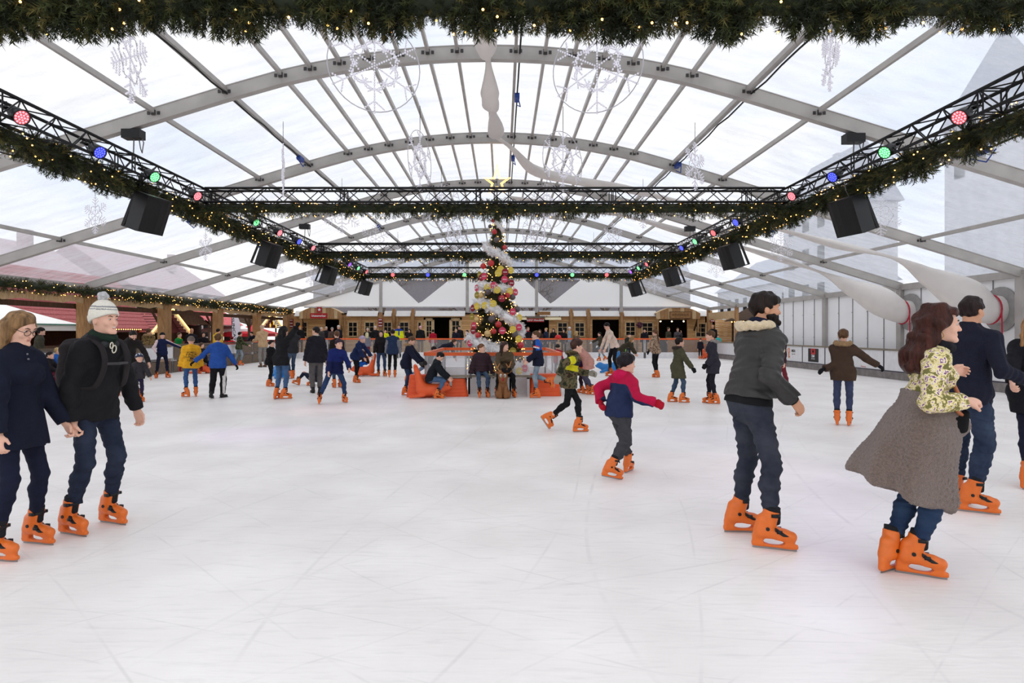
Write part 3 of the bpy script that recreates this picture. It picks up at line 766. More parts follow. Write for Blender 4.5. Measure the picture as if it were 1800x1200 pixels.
for x in (-8.0, -2.28, 2.3, 7.9):
    m = MB(); m.box((x, YE - .1, (2.9 + roofz(x)) / 2), (.2, .14, roofz(x) - 2.9)); trim(m, ALU)
m = MB(); m.box((XC, YE - .05, 3.24), (25.6, .12, .08)); trim(m, mat('grey_beam', (190, 188, 190), .6))

# right wall: white panels, strips and posts
m = MB(); m.box((WR + .06, 17, 1.55), (.06, 34, 3.1)); struct(m, 'wall_right', mat('white_panel', (247, 247, 248), .5, var=.03, scale=1.5))
for i, y in enumerate(np.arange(7.5, 33, 1.0)):
    if min(abs(y - a) for a in ARCH) < .35: continue
    m = MB(); m.box((WR + .02, y, 1.55), (.03, .024, 3.0)); m.box((WR - .005, y, 1.35), (.03, .05, .02)); m.box((WR - .005, y, 2.35), (.03, .05, .02)); trim(m, mat('panel_joint', (146, 144, 146), .6))
for y in ARCH:
    m = MB(); m.box((WR - .02, y, 1.55), (.16, .24, 3.1)); trim(m, ALU if y < 34 else WOODV)

# left side: timber posts, scalloped boards, wind braces behind
for y in [16.5, 21.5, 26.5, 31.5, 36.5, 41.5]:
    m = MB(); m.box((WL, y - .14, 1.4), (.3, .3, 2.8)); m.box((WL, y + .19, 1.4), (.26, .26, 2.8)); trim(m, WOODV)
def scallop(x, y0, y1, top, bot, m):
    n = 28; pts = [(y0, top), (y1, top)]
    for i in range(n + 1):
        t = 1 - i / n; pts.append((y0 + (y1 - y0) * t, bot + .05 * abs(math.sin(t * math.pi * 4)) + .02 * math.sin(t * 17)))
    mb = MB(); mb.prism(pts, (x, 0, 0), (0, 1, 0), (0, 0, 1), (1, 0, 0), .05); trim(mb, m)
for a, b in zip([11.5, 16.5, 21.5, 26.5, 31.5, 36.5], [16.5, 21.5, 26.5, 31.5, 36.5, 41.5]):
    scallop(WL + .06, a + .1, b - .1, 2.8, 2.53, WOODP)
    m = MB(); m.box((WL - .25, (a + b) / 2, 2.46), (.1, b - a, .17)); trim(m, WOODD)
for y in (18.3, 23.6, 28.6, 33.7, 38.6):
    m = MB(); x = WL - 1.3
    m.box((x, y, 1.2), (.13, .13, 2.5)); m.bar((x, y, 1.8), (x, y - .7, 2.5), .08); m.bar((x, y, 1.8), (x, y + .7, 2.5), .08); trim(m, WOODD if y > 20 else WOODG)

# ---------------------------------------------------------------- trusses
def truss(label, a, b, group=None):
    a = np.asarray(a, float); b = np.asarray(b, float); L = np.linalg.norm(b - a); d = (b - a) / L
    sx = np.array([-d[1], d[0], 0]); u = np.array([0, 0, 1.0]); s = .155
    o = thing('lighting_truss', label, 'truss', a, 0, group); z = np.zeros(3)
    for i in (-1, 1):
        for j in (-1, 1): MB().tube([sx * i * s + u * j * s, d * L + sx * i * s + u * j * s], .026, 8).obj('chord', BLACKM, o, smooth=True)
    m = MB(); n = int(L / .34); st = L / n
    for k in range(n):
        p, q = d * st * k, d * st * (k + 1); f = 1 if k % 2 else -1
        for i in (-1, 1):
            m.tube([p + sx * i * s + u * s * f * i, q + sx * i * s - u * s * f * i], .011, 5, cap=False)
            m.tube([p + u * i * s + sx * s * f * i, q + u * i * s - sx * s * f * i], .011, 5, cap=False)
    for k in np.arange(0, L, 3.0):
        for e in (0, .09):
            p = d * min(L, k + e); c = [p + sx * i * s + u * j * s for i, j in ((-1, -1), (1, -1), (1, 1), (-1, 1))]
            for x, y in zip(c, c[1:] + c[:1]): m.tube([x, y], .012, 5, cap=False)
    m.obj('lattice', BLACKM, o)
    return o
TZ, XL, XR = 4.61, -6.77, 6.46
CT = [5.43, 14.0, 22.6, 30.9]
for y, l in zip(CT, ('black cross truss at the very top, nearest overhead', 'black cross truss in front of the tall tree top', 'black cross truss just behind the tall tree', 'black cross truss nearest the white back gable, carrying spotlights')):
    truss(l, (XL + .2, y, TZ), (XR - .2, y, TZ), 'black lattice trusses under the roof')
truss('long black truss running down the left side', (XL, 5.2, TZ), (XL, 31.1, TZ), 'black lattice trusses under the roof')
truss('long black truss running down the right side', (XR, 5.2, TZ), (XR, 31.1, TZ), 'black lattice trusses under the roof')
HC = mat('chain_steel', (120, 120, 122), .4, metal=.6)
for x, y, l in ((XL, 11.5, 'chain hoist from the nearest arch over the left truss'), (XR, 11.5, 'chain hoist from the nearest arch over the right truss'), (XL, 21.5, 'chain hoist from the third arch over the left truss'), (XR, 21.5, 'chain hoist from the third arch over the right truss')):
    z1 = zb(x - XC); o = thing('chain_hoist', l, 'hoist', (x, y, TZ + .15))
    MB().box((0, 0, z1 - TZ - .25), (.34, .2, .16)).obj('motor', BLACKM, o)
    MB().tube([(0, 0, 0), (.01, 0, z1 - TZ - .33)], .012, 6).tube([(.1, 0, z1 - TZ - .3), (.13, 0, .2), (.16, 0, .1), (.19, 0, .3), (.14, 0, z1 - TZ - .3)], .01, 6).obj('chain', HC, o)

# ---------------------------------------------------------------- fir sprigs: garlands and the tree
FIR = [mat('fir_dark', (33, 42, 22), .7, var=.2), mat('fir_green', (62, 70, 34), .7, var=.2), mat('fir_olive', (98, 92, 48), .7, var=.2), mat('fir_twig', (66, 48, 32), .8)]
BULB = mat('warm_bulb', (255, 180, 90), .4, var=0, emit=6.5)
def sprig(n, L, nl, w, seed):
    """needle fans about a twig along +x: (tri vertices)"""
    rs = np.random.RandomState(seed); V = []
    for i in range(n):
        t = (i + .5) / n; a = rs.rand() * 2 * math.pi; base = np.array([t * L, 0, 0])
        dr = np.array([.75 + .3 * rs.rand(), math.cos(a), math.sin(a)]); dr /= np.linalg.norm(dr)
        sd = nrm(np.cross(dr, rs.normal(size=3))) * w
        V += [base - sd, base + sd, base + dr * nl * (1.1 - .45 * t) * (.8 + .4 * rs.rand())]
    V += [(0, w, 0), (0, -w, 0), (L, 0, 0)]
    return np.array(V)
def scatter_sprigs(pos, dirs, scl, tmpl, rs):
    n = len(pos); d = dirs / np.linalg.norm(dirs, axis=1, keepdims=True)
    x = np.cross(d, rs.normal(size=(n, 3))); x /= np.linalg.norm(x, axis=1, keepdims=True); y = np.cross(d, x)
    R = np.stack([d, x, y], 2)                                    # columns
    V = np.einsum('nij,vj->nvi', R * scl[:, None, None], tmpl) + pos[:, None, :]
    nv = len(tmpl); Fc = np.arange(n * nv).reshape(-1, 3)
    ci = rs.choice(3, n, p=[.5, .33, .17]); mi = np.repeat(ci, nv // 3); mi[nv // 3 - 1::nv // 3] = 3
    return V.reshape(-1, 3), Fc, mi
def garland_mesh(L, seed, dens=95, R=.15, needles=30, droop=.6):
    """fir garland along +x"""
    rs = np.random.RandomState(seed); n = int(L * dens)
    x = rs.rand(n) * L; lump = 0.8 + .42 * np.sin(x * 5.1 + 2 * np.sin(x * 1.7 + seed)) * np.sin(x * 2.3 + seed) + .12 * rs.rand(n)
    a = rs.rand(n) * 2 * math.pi
    rd = np.stack([rs.normal(size=n) * .55, np.cos(a), np.sin(a) - droop * .5], 1)
    pos = np.stack([x, np.cos(a) * R * .3, np.sin(a) * R * .3], 1)
    V, Fc, mi = scatter_sprigs(pos, rd, lump * R / .15 * (1 + droop * .35 * (np.sin(a) < 0)), sprig(needles, .16, .055, .0036, seed), rs)
    c = MB(); c.tube([(k, 0, 0) for k in np.linspace(0, L, int(L * 2))], R * .52, 8)
    V2 = np.array(c.v); Fl = []
    for q in c.f: Fl += [(q[0], q[i], q[i + 1]) for i in range(1, len(q) - 1)]
    me = mesh_np('foliage', np.concatenate([V, V2]), np.concatenate([Fc, np.array(Fl) + len(V)]), FIR, np.concatenate([mi, np.zeros(len(Fl), int)]))
    b = MB()
    for i in range(int(L * 13)):
        a = rs.rand() * 6.283; r = R * (.95 + .3 * rs.rand()); b.sphere((rs.rand() * L, math.cos(a) * r, math.sin(a) * r - .02), .011, 6, 4)
    return me, mesh_np('fairy_lights', b.v, b.f, BULB, smooth=True)
def garland(label, me, loc, rz, group, tilt=0):
    o = thing('fir_garland', label, 'garland', loc, 0, group); o.rotation_euler = (0, tilt, rz)
    link('foliage', me[0], o); tag(link('fairy_lights', me[1], o), kind='stuff')
    return o
g1 = garland_mesh(13.4, 3, 420, .17, 34, .7); g2 = garland_mesh(13.4, 5, 210, .16, 24); g3 = garland_mesh(25.6, 7, 240, .19, 26, .7); g4 = garland_mesh(25, 9, 210, .17, 22, .2)
GG = 'lit fir garlands hanging under the trusses'
garland('thick lit fir garland across the very top, nearest overhead', g1, (XL, 5.36, 4.37), 0, GG)
for y, l in zip(CT[1:], ('lit fir garland on the cross truss before the tall tree top', 'lit fir garland on the cross truss behind the tall tree', 'lit fir garland on the cross truss by the back gable')): garland(l, g2, (XL, y, 4.33), 0, GG)
garland('long lit fir garland under the left truss', g3, (XL - .2, 5.5, 4.33), math.pi / 2, GG)
garland('long lit fir garland under the right truss', g3, (XR + .2, 31.1, 4.33), -math.pi / 2, GG)
garland('lit fir garland along the timber eaves on the left', g4, (WL + .3, 16.5, 2.94), math.pi / 2, None)
# ---------------------------------------------------------------- hanging snowflakes
BEAD = mat('snowflake_bead', (240, 238, 248), .15, var=.06, scale=60, spec=.7, emit=.1); WIRE = mat('snowflake_wire', (196, 194, 200), .35, metal=.3)  # beads are unlit, a faint glow is put into their material
def flake(kind):
    be = MB(); fr = MB(); P = []; R = .62
    def line(a, b, sp=.036):
        a = np.array(a, float); b = np.array(b, float); fr.tube([(a[0], 0, a[1]), (b[0], 0, b[1])], .005, 5, cap=False)
        for t in np.arange(0, 1, sp / max(.01, np.linalg.norm(b - a))): P.append(a + (b - a) * t)
    for i in range(6):
        a = math.pi / 2 + i * math.pi / 3; d = np.array([math.cos(a), math.sin(a)])
        line((0, 0), d * R)
        rot = lambda an: np.array([math.cos(a + an), math.sin(a + an)])
        if kind == 'star':
            for r, l in ((.14, .1), (.24, .17), (.36, .2), (.46, .15), (.55, .08)):
                for s in (-1, 1):
                    line(d * r, d * r + rot(s * 1.0) * l)
        else:
            for s in (-1, 1):
                line(d * .46, d * .46 + rot(s * .9) * .17); line(d * .3, d * .3 + rot(s * 1.1) * .1)
                pts = [d * .1 + rot(s * (1.3 - t * 3.6)) * (.17 - .05 * t) * 1.0 + d * .16 * t for t in np.linspace(0, 1, 12)]
                for p, q in zip(pts, pts[1:]): line(p, q, .04)
    for p in P: be.sphere((p[0], 0, p[1]), .0135, 6, 4, sc=(1, 1.3, 1))
    rg = MB()
    if kind == 'swirl': rg.tube([(math.cos(a) * R * .97, 0, math.sin(a) * R * .97) for a in np.linspace(0, 2 * math.pi, 40)], .007, 6)
    else: rg.tube([(math.cos(a) * R * .55, 0, math.sin(a) * R * .55) for a in np.linspace(0, 2 * math.pi, 7)], .006, 5)
    w = MB(); w.tube([(0, 0, R), (0, 0, R + .5)], .006, 5)
    return [('beads', mesh_np('beads', be.v, be.f, BEAD, smooth=True)), ('frame', mesh_np('frame', fr.v, fr.f, WIRE)), ('ring', mesh_np('ring', rg.v, rg.f, WIRE)), ('hanging_wire', mesh_np('hanging_wire', w.v, w.f, CABLE))]
FLK = {k: flake(k) for k in ('star', 'swirl')}
random.seed(4)
ORD = ('nearest', 'second', 'third', 'fourth', 'fifth', 'sixth')
ROWN = {-8.9: 'row outside the left truss', -4.75: 'row inside the left truss', -1.83: 'row left of the ridge', 1.37: 'row right of the ridge', 4.2: 'row inside the right truss', 8.3: 'row outside the right truss'}
for x, kind, sc, dz, rows in ((-8.9, 'star', .66, .05, [13.7, 18.8, 24.6, 29.2, 34.6]), (-4.75, 'star', .95, .1, [8.0, 13.6, 18.6, 23.6, 28.6]), (-1.83, 'swirl', 1.1, .22, [9.0, 14.0, 19.0, 24.0, 29.0]), (1.37, 'swirl', 1.1, .22, [9.0, 14.0, 19.0, 24.0, 29.0]), (4.2, 'star', .85, .1, [8.0, 13.6, 18.6, 23.6, 28.6]), (8.3, 'star', .7, .05, [13.7, 18.6, 24.2, 28.8, 34.0])):
    for k, y in enumerate(rows):
        rz = {(-4.75, 0): 1.72, (4.2, 0): 1.3, (-4.75, 1): 1.86, (4.2, 1): .85, (-1.83, 0): .35, (1.37, 0): -.4, (-1.83, 1): 1.3, (1.37, 1): .75}.get((x, k), random.uniform(-.8, .8))
        top = zb(x - XC) + .14; zc = top - .62 * sc - .3 * sc - dz
        o = thing('snowflake_ornament', '%s hanging white beaded snowflake in the %s' % (ORD[k] + (' swirled' if kind == 'swirl' else ''), ROWN[x]), 'snowflake decoration', (x, y, zc), rz, 'beaded snowflakes under the roof')
        o.scale = (sc, sc, sc)
        for nme, me in FLK[kind]: link(nme, me, o)

# ---------------------------------------------------------------- LED spotlights on the trusses
PC = {'r': (255, 92, 96), 'b': (60, 70, 255), 'g': (110, 255, 140), 'v': (150, 80, 255), 'p': (255, 110, 120)}
CN = {'r': 'red', 'b': 'blue', 'g': 'green', 'v': 'violet', 'p': 'pink'}
def par_meshes():
    h = MB(); h.lathe([(0, .14), (.06, .14), (.085, .1), (.095, .02), (.1, -.1), (.108, -.1), (.108, -.085), (.1, -.02)], 16); 
    h.tube([(0, 0, .14), (0, 0, .2)], .03, 8)
    y = MB(); y.bar((-.125, 0, 0), (-.125, 0, .24), .03, .008); y.bar((.125, 0, 0), (.125, 0, .24), .03, .008); y.bar((-.125, 0, .24), (.125, 0, .24), .03, .01)
    c = MB(); c.box((0, 0, .27), (.06, .05, .06)); c.tube([(-.05, 0, .3), (.05, 0, .34)], .012, 6); c.tube([(0, 0, .28), (.0, .07, .33)], .01, 6)
    return [mesh_np('housing', h.v, h.f, BLACKM, smooth=True), mesh_np('yoke', y.v, y.f, BLACKM), mesh_np('clamp', c.v, c.f, BLACKM)]
PARM = par_meshes(); LENS = {}
for c, col in PC.items():
    l = MB(); l.lathe([(0, -.088), (.098, -.088)], 16, mi=0)
    for r, n in ((0, 1), (.038, 6), (.074, 12)):
        for i in range(n): l.sphere((r * math.cos(6.283 * i / n), r * math.sin(6.283 * i / n), -.09), .0155, 7, 4, 1, (1, 1, .5))
    LENS[c] = mesh_np('lens', l.v, l.f, [mat('led_face_' + c, tuple(int(q * .75) for q in PC[c]), .3, var=0, emit=.25), mat('led_' + c, tuple(min(255, q + 20) for q in PC[c]), .3, var=0, emit=1.7)], l.m)
def par(c, pos, aim, label):
    o = thing('spotlight', label, 'spotlight', pos, 0, 'LED spotlights on the trusses')
    d = Vector(aim) - Vector(pos); o.rotation_euler = d.to_track_quat('-Z', 'Y').to_euler()
    for n, me in zip(('housing', 'yoke', 'clamp'), PARM): link(n, me, o)
    link('lens', LENS[c], o)
    return o
NUM = ('first', 'second', 'third', 'fourth', 'fifth', 'sixth', 'seventh', 'eighth', 'ninth', 'tenth', 'eleventh', 'twelfth', 'thirteenth', 'fourteenth')
YS = [8.5, 10.15, 11.75, 13.4, 16.6, 18.35, 20.1, 21.6, 23.4, 26.8, 28.4, 30.1]
for x, cols, side in ((XL, 'pbgpgpbpgvgr', 'left'), (XR, 'pgbpbrgbrrgv', 'right')):
    for k, (y, c) in enumerate(zip(YS, cols)):
        par(c, (x + (.2 if x < 0 else -.2), y, 4.52), (x * .1, y - 2.4, 1.0), '%s %s spotlight along the %s truss, counted from the camera' % (NUM[k], CN[c], side))
for px, c, w in ((692, 'r', 'leftmost'), (753, 'b', 'second from left'), (817, 'g', 'just left of the tree'), (943, 'b', 'just right of the tree'), (1005, 'g', 'second from right'), (1065, 'r', 'rightmost')):
    X = (px - VX) * 30.9 / F
    par(c, (X, 30.68, 4.4), (X * .8, 20, 2.0), '%s spotlight on the truss by the back gable, %s' % (CN[c], w))
# coloured pools that the nearest lamps throw on the ice
for c, pos, aim, e in (('v', (XL + .2, 10.15, 4.4), (-3.6, 9.6, 0), 26), ('r', (XL + .2, 13.4, 4.4), (-3.4, 12.6, 0), 22), ('g', (XL + .2, 11.75, 4.4), (-5.2, 11.0, 0), 14), ('v', (XR - .2, 11.75, 4.4), (2.6, 5.9, 0), 32), ('b', (XR - .2, 11.75, 4.4), (2.9, 9.3, 0), 22), ('p', (XR - .2, 8.5, 4.4), (2.2, 7.2, 0), 16), ('v', (-3.5, 30.6, 4.3), (-3.8, 16.0, 0), 60)):
    ld = bpy.data.lights.new('spotlight_beam', 'SPOT'); ld.energy = e * 6; ld.color = tuple(q / 255 for q in PC[c]); ld.spot_size = rad(28 if e < 40 else 16); ld.spot_blend = 1; ld.shadow_soft_size = .1
    lo = bpy.data.objects.new('spotlight_beam', ld); COL.objects.link(lo); lo.location = pos
    lo.rotation_euler = (Vector(aim) - Vector(pos)).to_track_quat('-Z', 'Y').to_euler()

# ---------------------------------------------------------------- loudspeakers
GRILL = mat('speaker_grille', (14, 14, 16), .6, var=.2, scale=200, bump=.3, bscale=220)
def speaker(label, pos, rz, tilt):
    o = thing('loudspeaker', label, 'loudspeaker', pos, 0, 'loudspeakers hung from the trusses')
    o.rotation_euler = (0, tilt, rz)
    m = MB(); a, b = .36, .26
    poly = [(.24, -a), (.24, a), (-.2, b), (-.24, .1), (-.24, -.1), (-.2, -b)]
    m.prism([(p[0], p[1]) for p in poly], (0, 0, -.4), (1, 0, 0), (0, 1, 0), (0, 0, 1), .8); m.obj('cabinet', BLACKM, o)
    g = MB(); g.prism([(.24, -.33), (.285, -.2), (.3, 0), (.285, .2), (.24, .33)], (0, 0, -.38), (1, 0, 0), (0, 1, 0), (0, 0, 1), .76); g.obj('grille', GRILL, o)
    y = MB(); y.bar((-.12, 0, -.44), (-.5, 0, -.44), .06, .025); y.bar((-.5, 0, -.46), (-.4, 0, .8), .07, .035); y.bar((-.1, 0, .42), (-.44, 0, .42), .06, .025); y.obj('bracket', BLACKM, o)
    w = MB(); w.tube([(.05, .1, .4), (.1, .12, .55), (.06, .1, .72)], .008, 5); w.obj('safety_wire', HC, o); o.scale = (.86, .86, .86)
    return o
for k, y in enumerate((11.8, 17.9, 24.1, 30.6)):
    speaker('%s black loudspeaker under the left truss' % ORD[k], (XL + .08, y, 3.82 - .02 * k), rad(-12), rad(20))
    speaker('%s black loudspeaker under the right truss' % ORD[k], (XR + .05, y - .2, 3.75 - .02 * k), rad(180 + 12), rad(20))

# ---------------------------------------------------------------- fabric air ducts from the right wall to the ridge
DUCT = mat('white_duct_fabric', (222, 216, 212), .8, var=.04, scale=3, bump=.3, bscale=8)
def catmull(P, n=8):
    P = [np.asarray(p, float) for p in P]; Q = [2 * P[0] - P[1]] + P + [2 * P[-1] - P[-2]]; out = []
    for i in range(1, len(Q) - 2):
        for t in np.linspace(0, 1, n, endpoint=False):
            a, b, c, d = Q[i - 1:i + 3]; out.append(.5 * (2 * b + (c - a) * t + (2 * a - 5 * b + 4 * c - d) * t * t + (3 * b - a - 3 * c + d) * t ** 3))
    out.append(P[-1]); return out
def duct(label, hub, path, rads):
    o = thing('air_duct', label, 'air duct', hub)
    pts = catmull(path, 7); ri = catmull([(r, 0, 0) for r in rads], 7); h = np.asarray(hub, float)
    V = []; n = 20; u = np.array([0, 0, 1.0])
    for i, p in enumerate(pts):
        t = nrm(pts[min(i + 1, len(pts) - 1)] - pts[max(i - 1, 0)]); x = np.cross(t, u); x = np.array([1.0, 0, 0]) if np.linalg.norm(x) < .1 else nrm(x); w = nrm(np.cross(x, t)); r = ri[i][0]
        for k in range(n):
            a = 2 * math.pi * k / n; f = 1 + .1 * math.sin(3 * a + i * .3) * (r < .3)
            V.append(p + x * math.cos(a) * r * f * (.8 if r > .2 else 1) + w * math.sin(a) * r * f * .95 - h)
    fs = [(i * n + k, i * n + (k + 1) % n, (i + 1) * n + (k + 1) % n, (i + 1) * n + k) for i in range(len(pts) - 1) for k in range(n)]
    link('fabric_tube', mesh_np('fabric_tube', V, fs, DUCT, smooth=True), o)
    ring = MB(); ring.prism([(.62 * math.cos(a), .62 * math.sin(a)) for a in np.linspace(0, 2 * math.pi, 32, endpoint=False)], (WR - h[0] - .03, 0, 0), (0, 1, 0), (0, 0, 1), (1, 0, 0), .04); ring.obj('wall_plate', mat('grey_plate', (152, 150, 148), .5), o)
    st = MB(); st.tube([(-.12, .4 * math.cos(a), .4 * math.sin(a)) for a in np.linspace(0, 2 * math.pi, 25)], .022, 6); st.tube([(-.13, -.4, 0), (-.13, -.42, -.75)], .02, 5); st.obj('red_strap', mat('red_strap', (176, 24, 52), .5), o)
    return o
duct('nearer white fabric duct from the right wall up to the ridge', (13.55, 17.2, 2.2),
     [(13.68, 17.2, 2.2), (13.3, 17.2, 2.22), (12.75, 17.3, 2.6), (11.9, 17.5, 3.16), (11.05, 17.7, 3.68), (9.8, 18.2, 4.1), (8.35, 18.5, 4.58), (6.9, 18.6, 5.0), (5.3, 18.5, 5.42), (3.6, 18.4, 5.8), (2.0, 18.4, 6.05), (.9, 17.6, 6.15), (.25, 16.4, 6.4), (-.1, 15.6, 6.42), (-.15, 14.6, 6.3), (-.2, 13.6, 6.42), (-.22, 12.5, 6.2), (-.25, 11.4, 6.5), (-.27, 10.2, 6.3), (-.28, 8.5, 6.5)],
     [.4, .42, .52, .27, .05, .12, .06, .13, .06, .12, .13, .15, .06, .06, .19, .05, .21, .05, .19, .06])
duct('farther white fabric duct from the right wall up to the ridge', (13.55, 21.0, 2.25),
     [(13.68, 21.0, 2.25), (13.3, 21.0, 2.3), (12.75, 21.2, 2.66), (11.9, 21.5, 3.18), (11.05, 21.8, 3.68), (9.8, 22.0, 4.15), (8.3, 22.0, 4.6), (6.3, 22.0, 5.1), (4.4, 22.0, 5.65), (2.2, 22.0, 6.0), (.3, 22.0, 6.3)],
     [.4, .42, .5, .26, .05, .12, .07, .13, .06, .13, .06])

# ---------------------------------------------------------------- the tall decorated tree
TX, TY = -.14, 18.3
def tr(z): return max(.04, .9 * (1 - (max(z, .55) - .55) / 5.2)) if z > .55 else .9
def tree():
    o = thing('decorated_tree', 'tall slim decorated fir tree inside the fenced square', 'Christmas tree', (TX, TY, 0))
    rs = np.random.RandomState(11); n = 3600
    u = rs.rand(n); z = .45 + 5.1 * (1 - np.sqrt(u)) ; a = rs.rand(n) * 6.283
    R = np.array([tr(q) for q in z]) * (.55 + .08 * np.sin(z * 9))
    pos = np.stack([np.cos(a) * R, np.sin(a) * R, z], 1); d = np.stack([np.cos(a), np.sin(a), -.1 + rs.normal(size=n) * .4], 1)
    sc = np.clip(R * 1.05, .18, 1) * (1.35 + .5 * rs.rand(n))
    V, Fc, mi = scatter_sprigs(pos, d, sc, sprig(30, .3, .1, .008, 2), rs)
    c = MB(); c.lathe([(.05, .3), (.62, .45)] + [(tr(q) * .62, q) for q in np.linspace(.6, 5.5, 12)] + [(0, 5.55)], 20)
    Fl = []
    for q in c.f: Fl += [(q[0], q[i], q[i + 1]) for i in range(1, len(q) - 1)]
    link('foliage', mesh_np('foliage', np.concatenate([V, np.array(c.v)]), np.concatenate([Fc, np.array(Fl) + len(V)]), FIR, np.concatenate([mi, np.zeros(len(Fl), int)])), o)
    MB().tube([(0, 0, 0), (0, 0, .6)], .1, 10).box((0, 0, .06), (.9, .12, .12)).box((0, 0, .06), (.12, .9, .12)).obj('trunk', WOODD, o)
    b = MB()
    for i in range(620):
        q = .5 + 5.0 * (1 - math.sqrt(rs.rand())); t = rs.rand() * 6.283; r = tr(q) * (.86 + .14 * rs.rand())
        b.sphere((math.cos(t) * r, math.sin(t) * r, q), .0105, 6, 4)
    tag(b.obj('fairy_lights', BULB, o, smooth=True), kind='stuff')
tree()
def on_tree(px, py, k=1.02):
    z = CH + (VY - py) * (TY - .5) / F; r = tr(z) * k + .03; X = (px - VX) * (TY - .5) / F - TX
    s = max(-.99, min(.99, X / r)); return TX + r * s, TY - r * math.sqrt(1 - s * s), z
TIN = mat('white_tinsel', (250, 250, 252), .35, var=.05, scale=80, spec=.6)
def tinsel(label, pts, R=.13, seed=1):
    rs = np.random.RandomState(seed); P = np.array(catmull([on_tree(*p) for p in pts], 10)); b = P[0].copy()
    seg = np.linalg.norm(np.diff(P, axis=0), axis=1); L = np.concatenate([[0], np.cumsum(seg)]); n = int(L[-1] * 420)
    t = rs.rand(n) * L[-1]; pos = np.stack([np.interp(t, L, P[:, i]) for i in range(3)], 1)
    V, Fc, mi = scatter_sprigs(pos + rs.normal(size=(n, 3)) * .03, rs.normal(size=(n, 3)), R / .12 * (.6 + .5 * rs.rand(n)), sprig(14, .1, .07, .0065, seed), rs)
    c = MB(); c.tube(P, R * .55, 8); Fl = []
    for q in c.f: Fl += [(q[0], q[i], q[i + 1]) for i in range(1, len(q) - 1)]
    tag(link('tinsel_garland', mesh_np('tinsel_garland', np.concatenate([V, np.array(c.v)]) - b, np.concatenate([Fc, np.array(Fl) + len(V)]), TIN), None, b), label, 'tinsel', 'fluffy white tinsel on the tree')
tinsel('short white tinsel tuft near the tip of the tree', [(873, 388), (880, 396), (884, 402)], .1, 1)
tinsel('white tinsel band highest on the tree under the tip', [(847, 424), (856, 434), (872, 443), (886, 452), (897, 460)], .15, 2)
tinsel('white tinsel band across the middle of the tree', [(839, 500), (850, 501), (866, 505), (884, 507), (904, 512)], .15, 3)
tinsel('white tinsel band left, below the middle band', [(832, 530), (845, 532), (862, 540), (880, 550)], .16, 4)
tinsel('white tinsel band down the right side of the tree', [(884, 554), (896, 560), (908, 568), (916, 580), (914, 590)], .17, 5)
tinsel('lowest white tinsel band at the left foot of the tree', [(826, 592), (836, 600), (852, 606), (866, 611), (880, 615)], .19, 6)
tinsel('heap of white tinsel low behind the front panel', [(895, 640), (910, 645), (925, 648)], .2, 7)
BM = {'red': mat('bauble_red', (190, 24, 34), .15, var=0, spec=.8), 'gold': mat('bauble_gold', (206, 176, 120), .25, metal=.5, var=.05), 'grey': mat('bauble_grey', (98, 90, 92), .3, metal=.4, var=.05)}
DM = {'yellow': mat('disc_yellow', (222, 196, 74), .45, var=.04), 'pink': mat('disc_pink', (206, 62, 92), .45, var=.04), 'olive': mat('disc_yellow_shaded', (150, 132, 44), .5, var=.05), 'crimson': mat('disc_crimson', (140, 18, 40), .45, var=.04)}  # olive is the yellow disc with shade put into its colour
def sph():
    m = MB(); m.sphere((0, 0, 0), .095, 18, 12); return m
SPM = {c: mesh_np('ball', sph().v, sph().f, BM[c], smooth=True) for c in BM}
def hgt(py): return 'near the tip' if py < 430 else 'high up' if py < 480 else 'in the middle' if py < 525 else 'below the middle' if py < 565 else 'low down'
def sidew(px, py):
    w = (px - 873) / (6 + (py - 335) * .17)
    return 'far left' if w < -.62 else 'left' if w < -.2 else 'centre' if w < .2 else 'right' if w < .62 else 'far right'
seen = {}
def lab(base, px, py):
    l = '%s %s on the tree, %s side' % (base, hgt(py), sidew(px, py)) if sidew(px, py) != 'centre' else '%s %s on the tree, at its centre' % (base, hgt(py))
    seen[l] = seen.get(l, 0) + 1
    return l if seen[l] == 1 else l + (', lower one' if seen[l] == 2 else ', lowest one')
for c, px, py, s in (('red', 869, 405, .8), ('grey', 873, 420, .9), ('red', 887, 433, .75), ('red', 863, 462, 1), ('red', 866, 384, .6), ('grey', 861, 394, .6), ('gold', 846, 519, .9), ('red', 892, 519, .8), ('grey', 901, 522, .9), ('red', 882, 523, .8), ('grey', 858, 513, .9), ('gold', 839, 562, .95), ('grey', 865, 561, 1.05), ('red', 876, 570, .95), ('gold', 858, 586, 1.1), ('red', 868, 582, .85), ('red', 841, 589, .9), ('grey', 905, 588, 1), ('grey', 909, 543, 1), ('crim', 830, 541, .8), ('red', 849, 466, .9), ('red', 915, 606, 1)):
    c2 = 'red' if c == 'crim' else c; x, y, z = on_tree(px, py, 1.12)
    o = thing('bauble', lab('%s bauble' % {'red': 'shiny red', 'gold': 'pale gold', 'grey': 'dull grey'}[c2], px, py), 'bauble', (x, y, z), 0, 'round baubles on the tree'); o.scale = (s, s, s)
    link('ball', SPM[c2], o); MB().tube([(0, 0, .09), (0, 0, .115)], .022, 8).tube([(0, 0, .115), (0, 0, .16)], .004, 4).obj('cap', BM['gold'], o)
def dsc(c):
    m = MB(); m.prism([(.118 * math.cos(a), .118 * math.sin(a)) for a in np.linspace(0, 6.283, 24, endpoint=False)], (0, .006, 0), (1, 0, 0), (0, 0, 1), (0, -1, 0), .012, 0)
    for i in range(9): m.box((-.064 + i * .016, -.007, .004 * (i % 3) - .004), (.009, .003, .022 + .012 * (i % 2)), 0, 1)
    return mesh_np('face', m.v, m.f, [DM[c], WHITEP if c in ('pink', 'crimson') else mat('disc_print', (236, 224, 150), .5)], m.m)
DSM = {c: dsc(c) for c in DM}
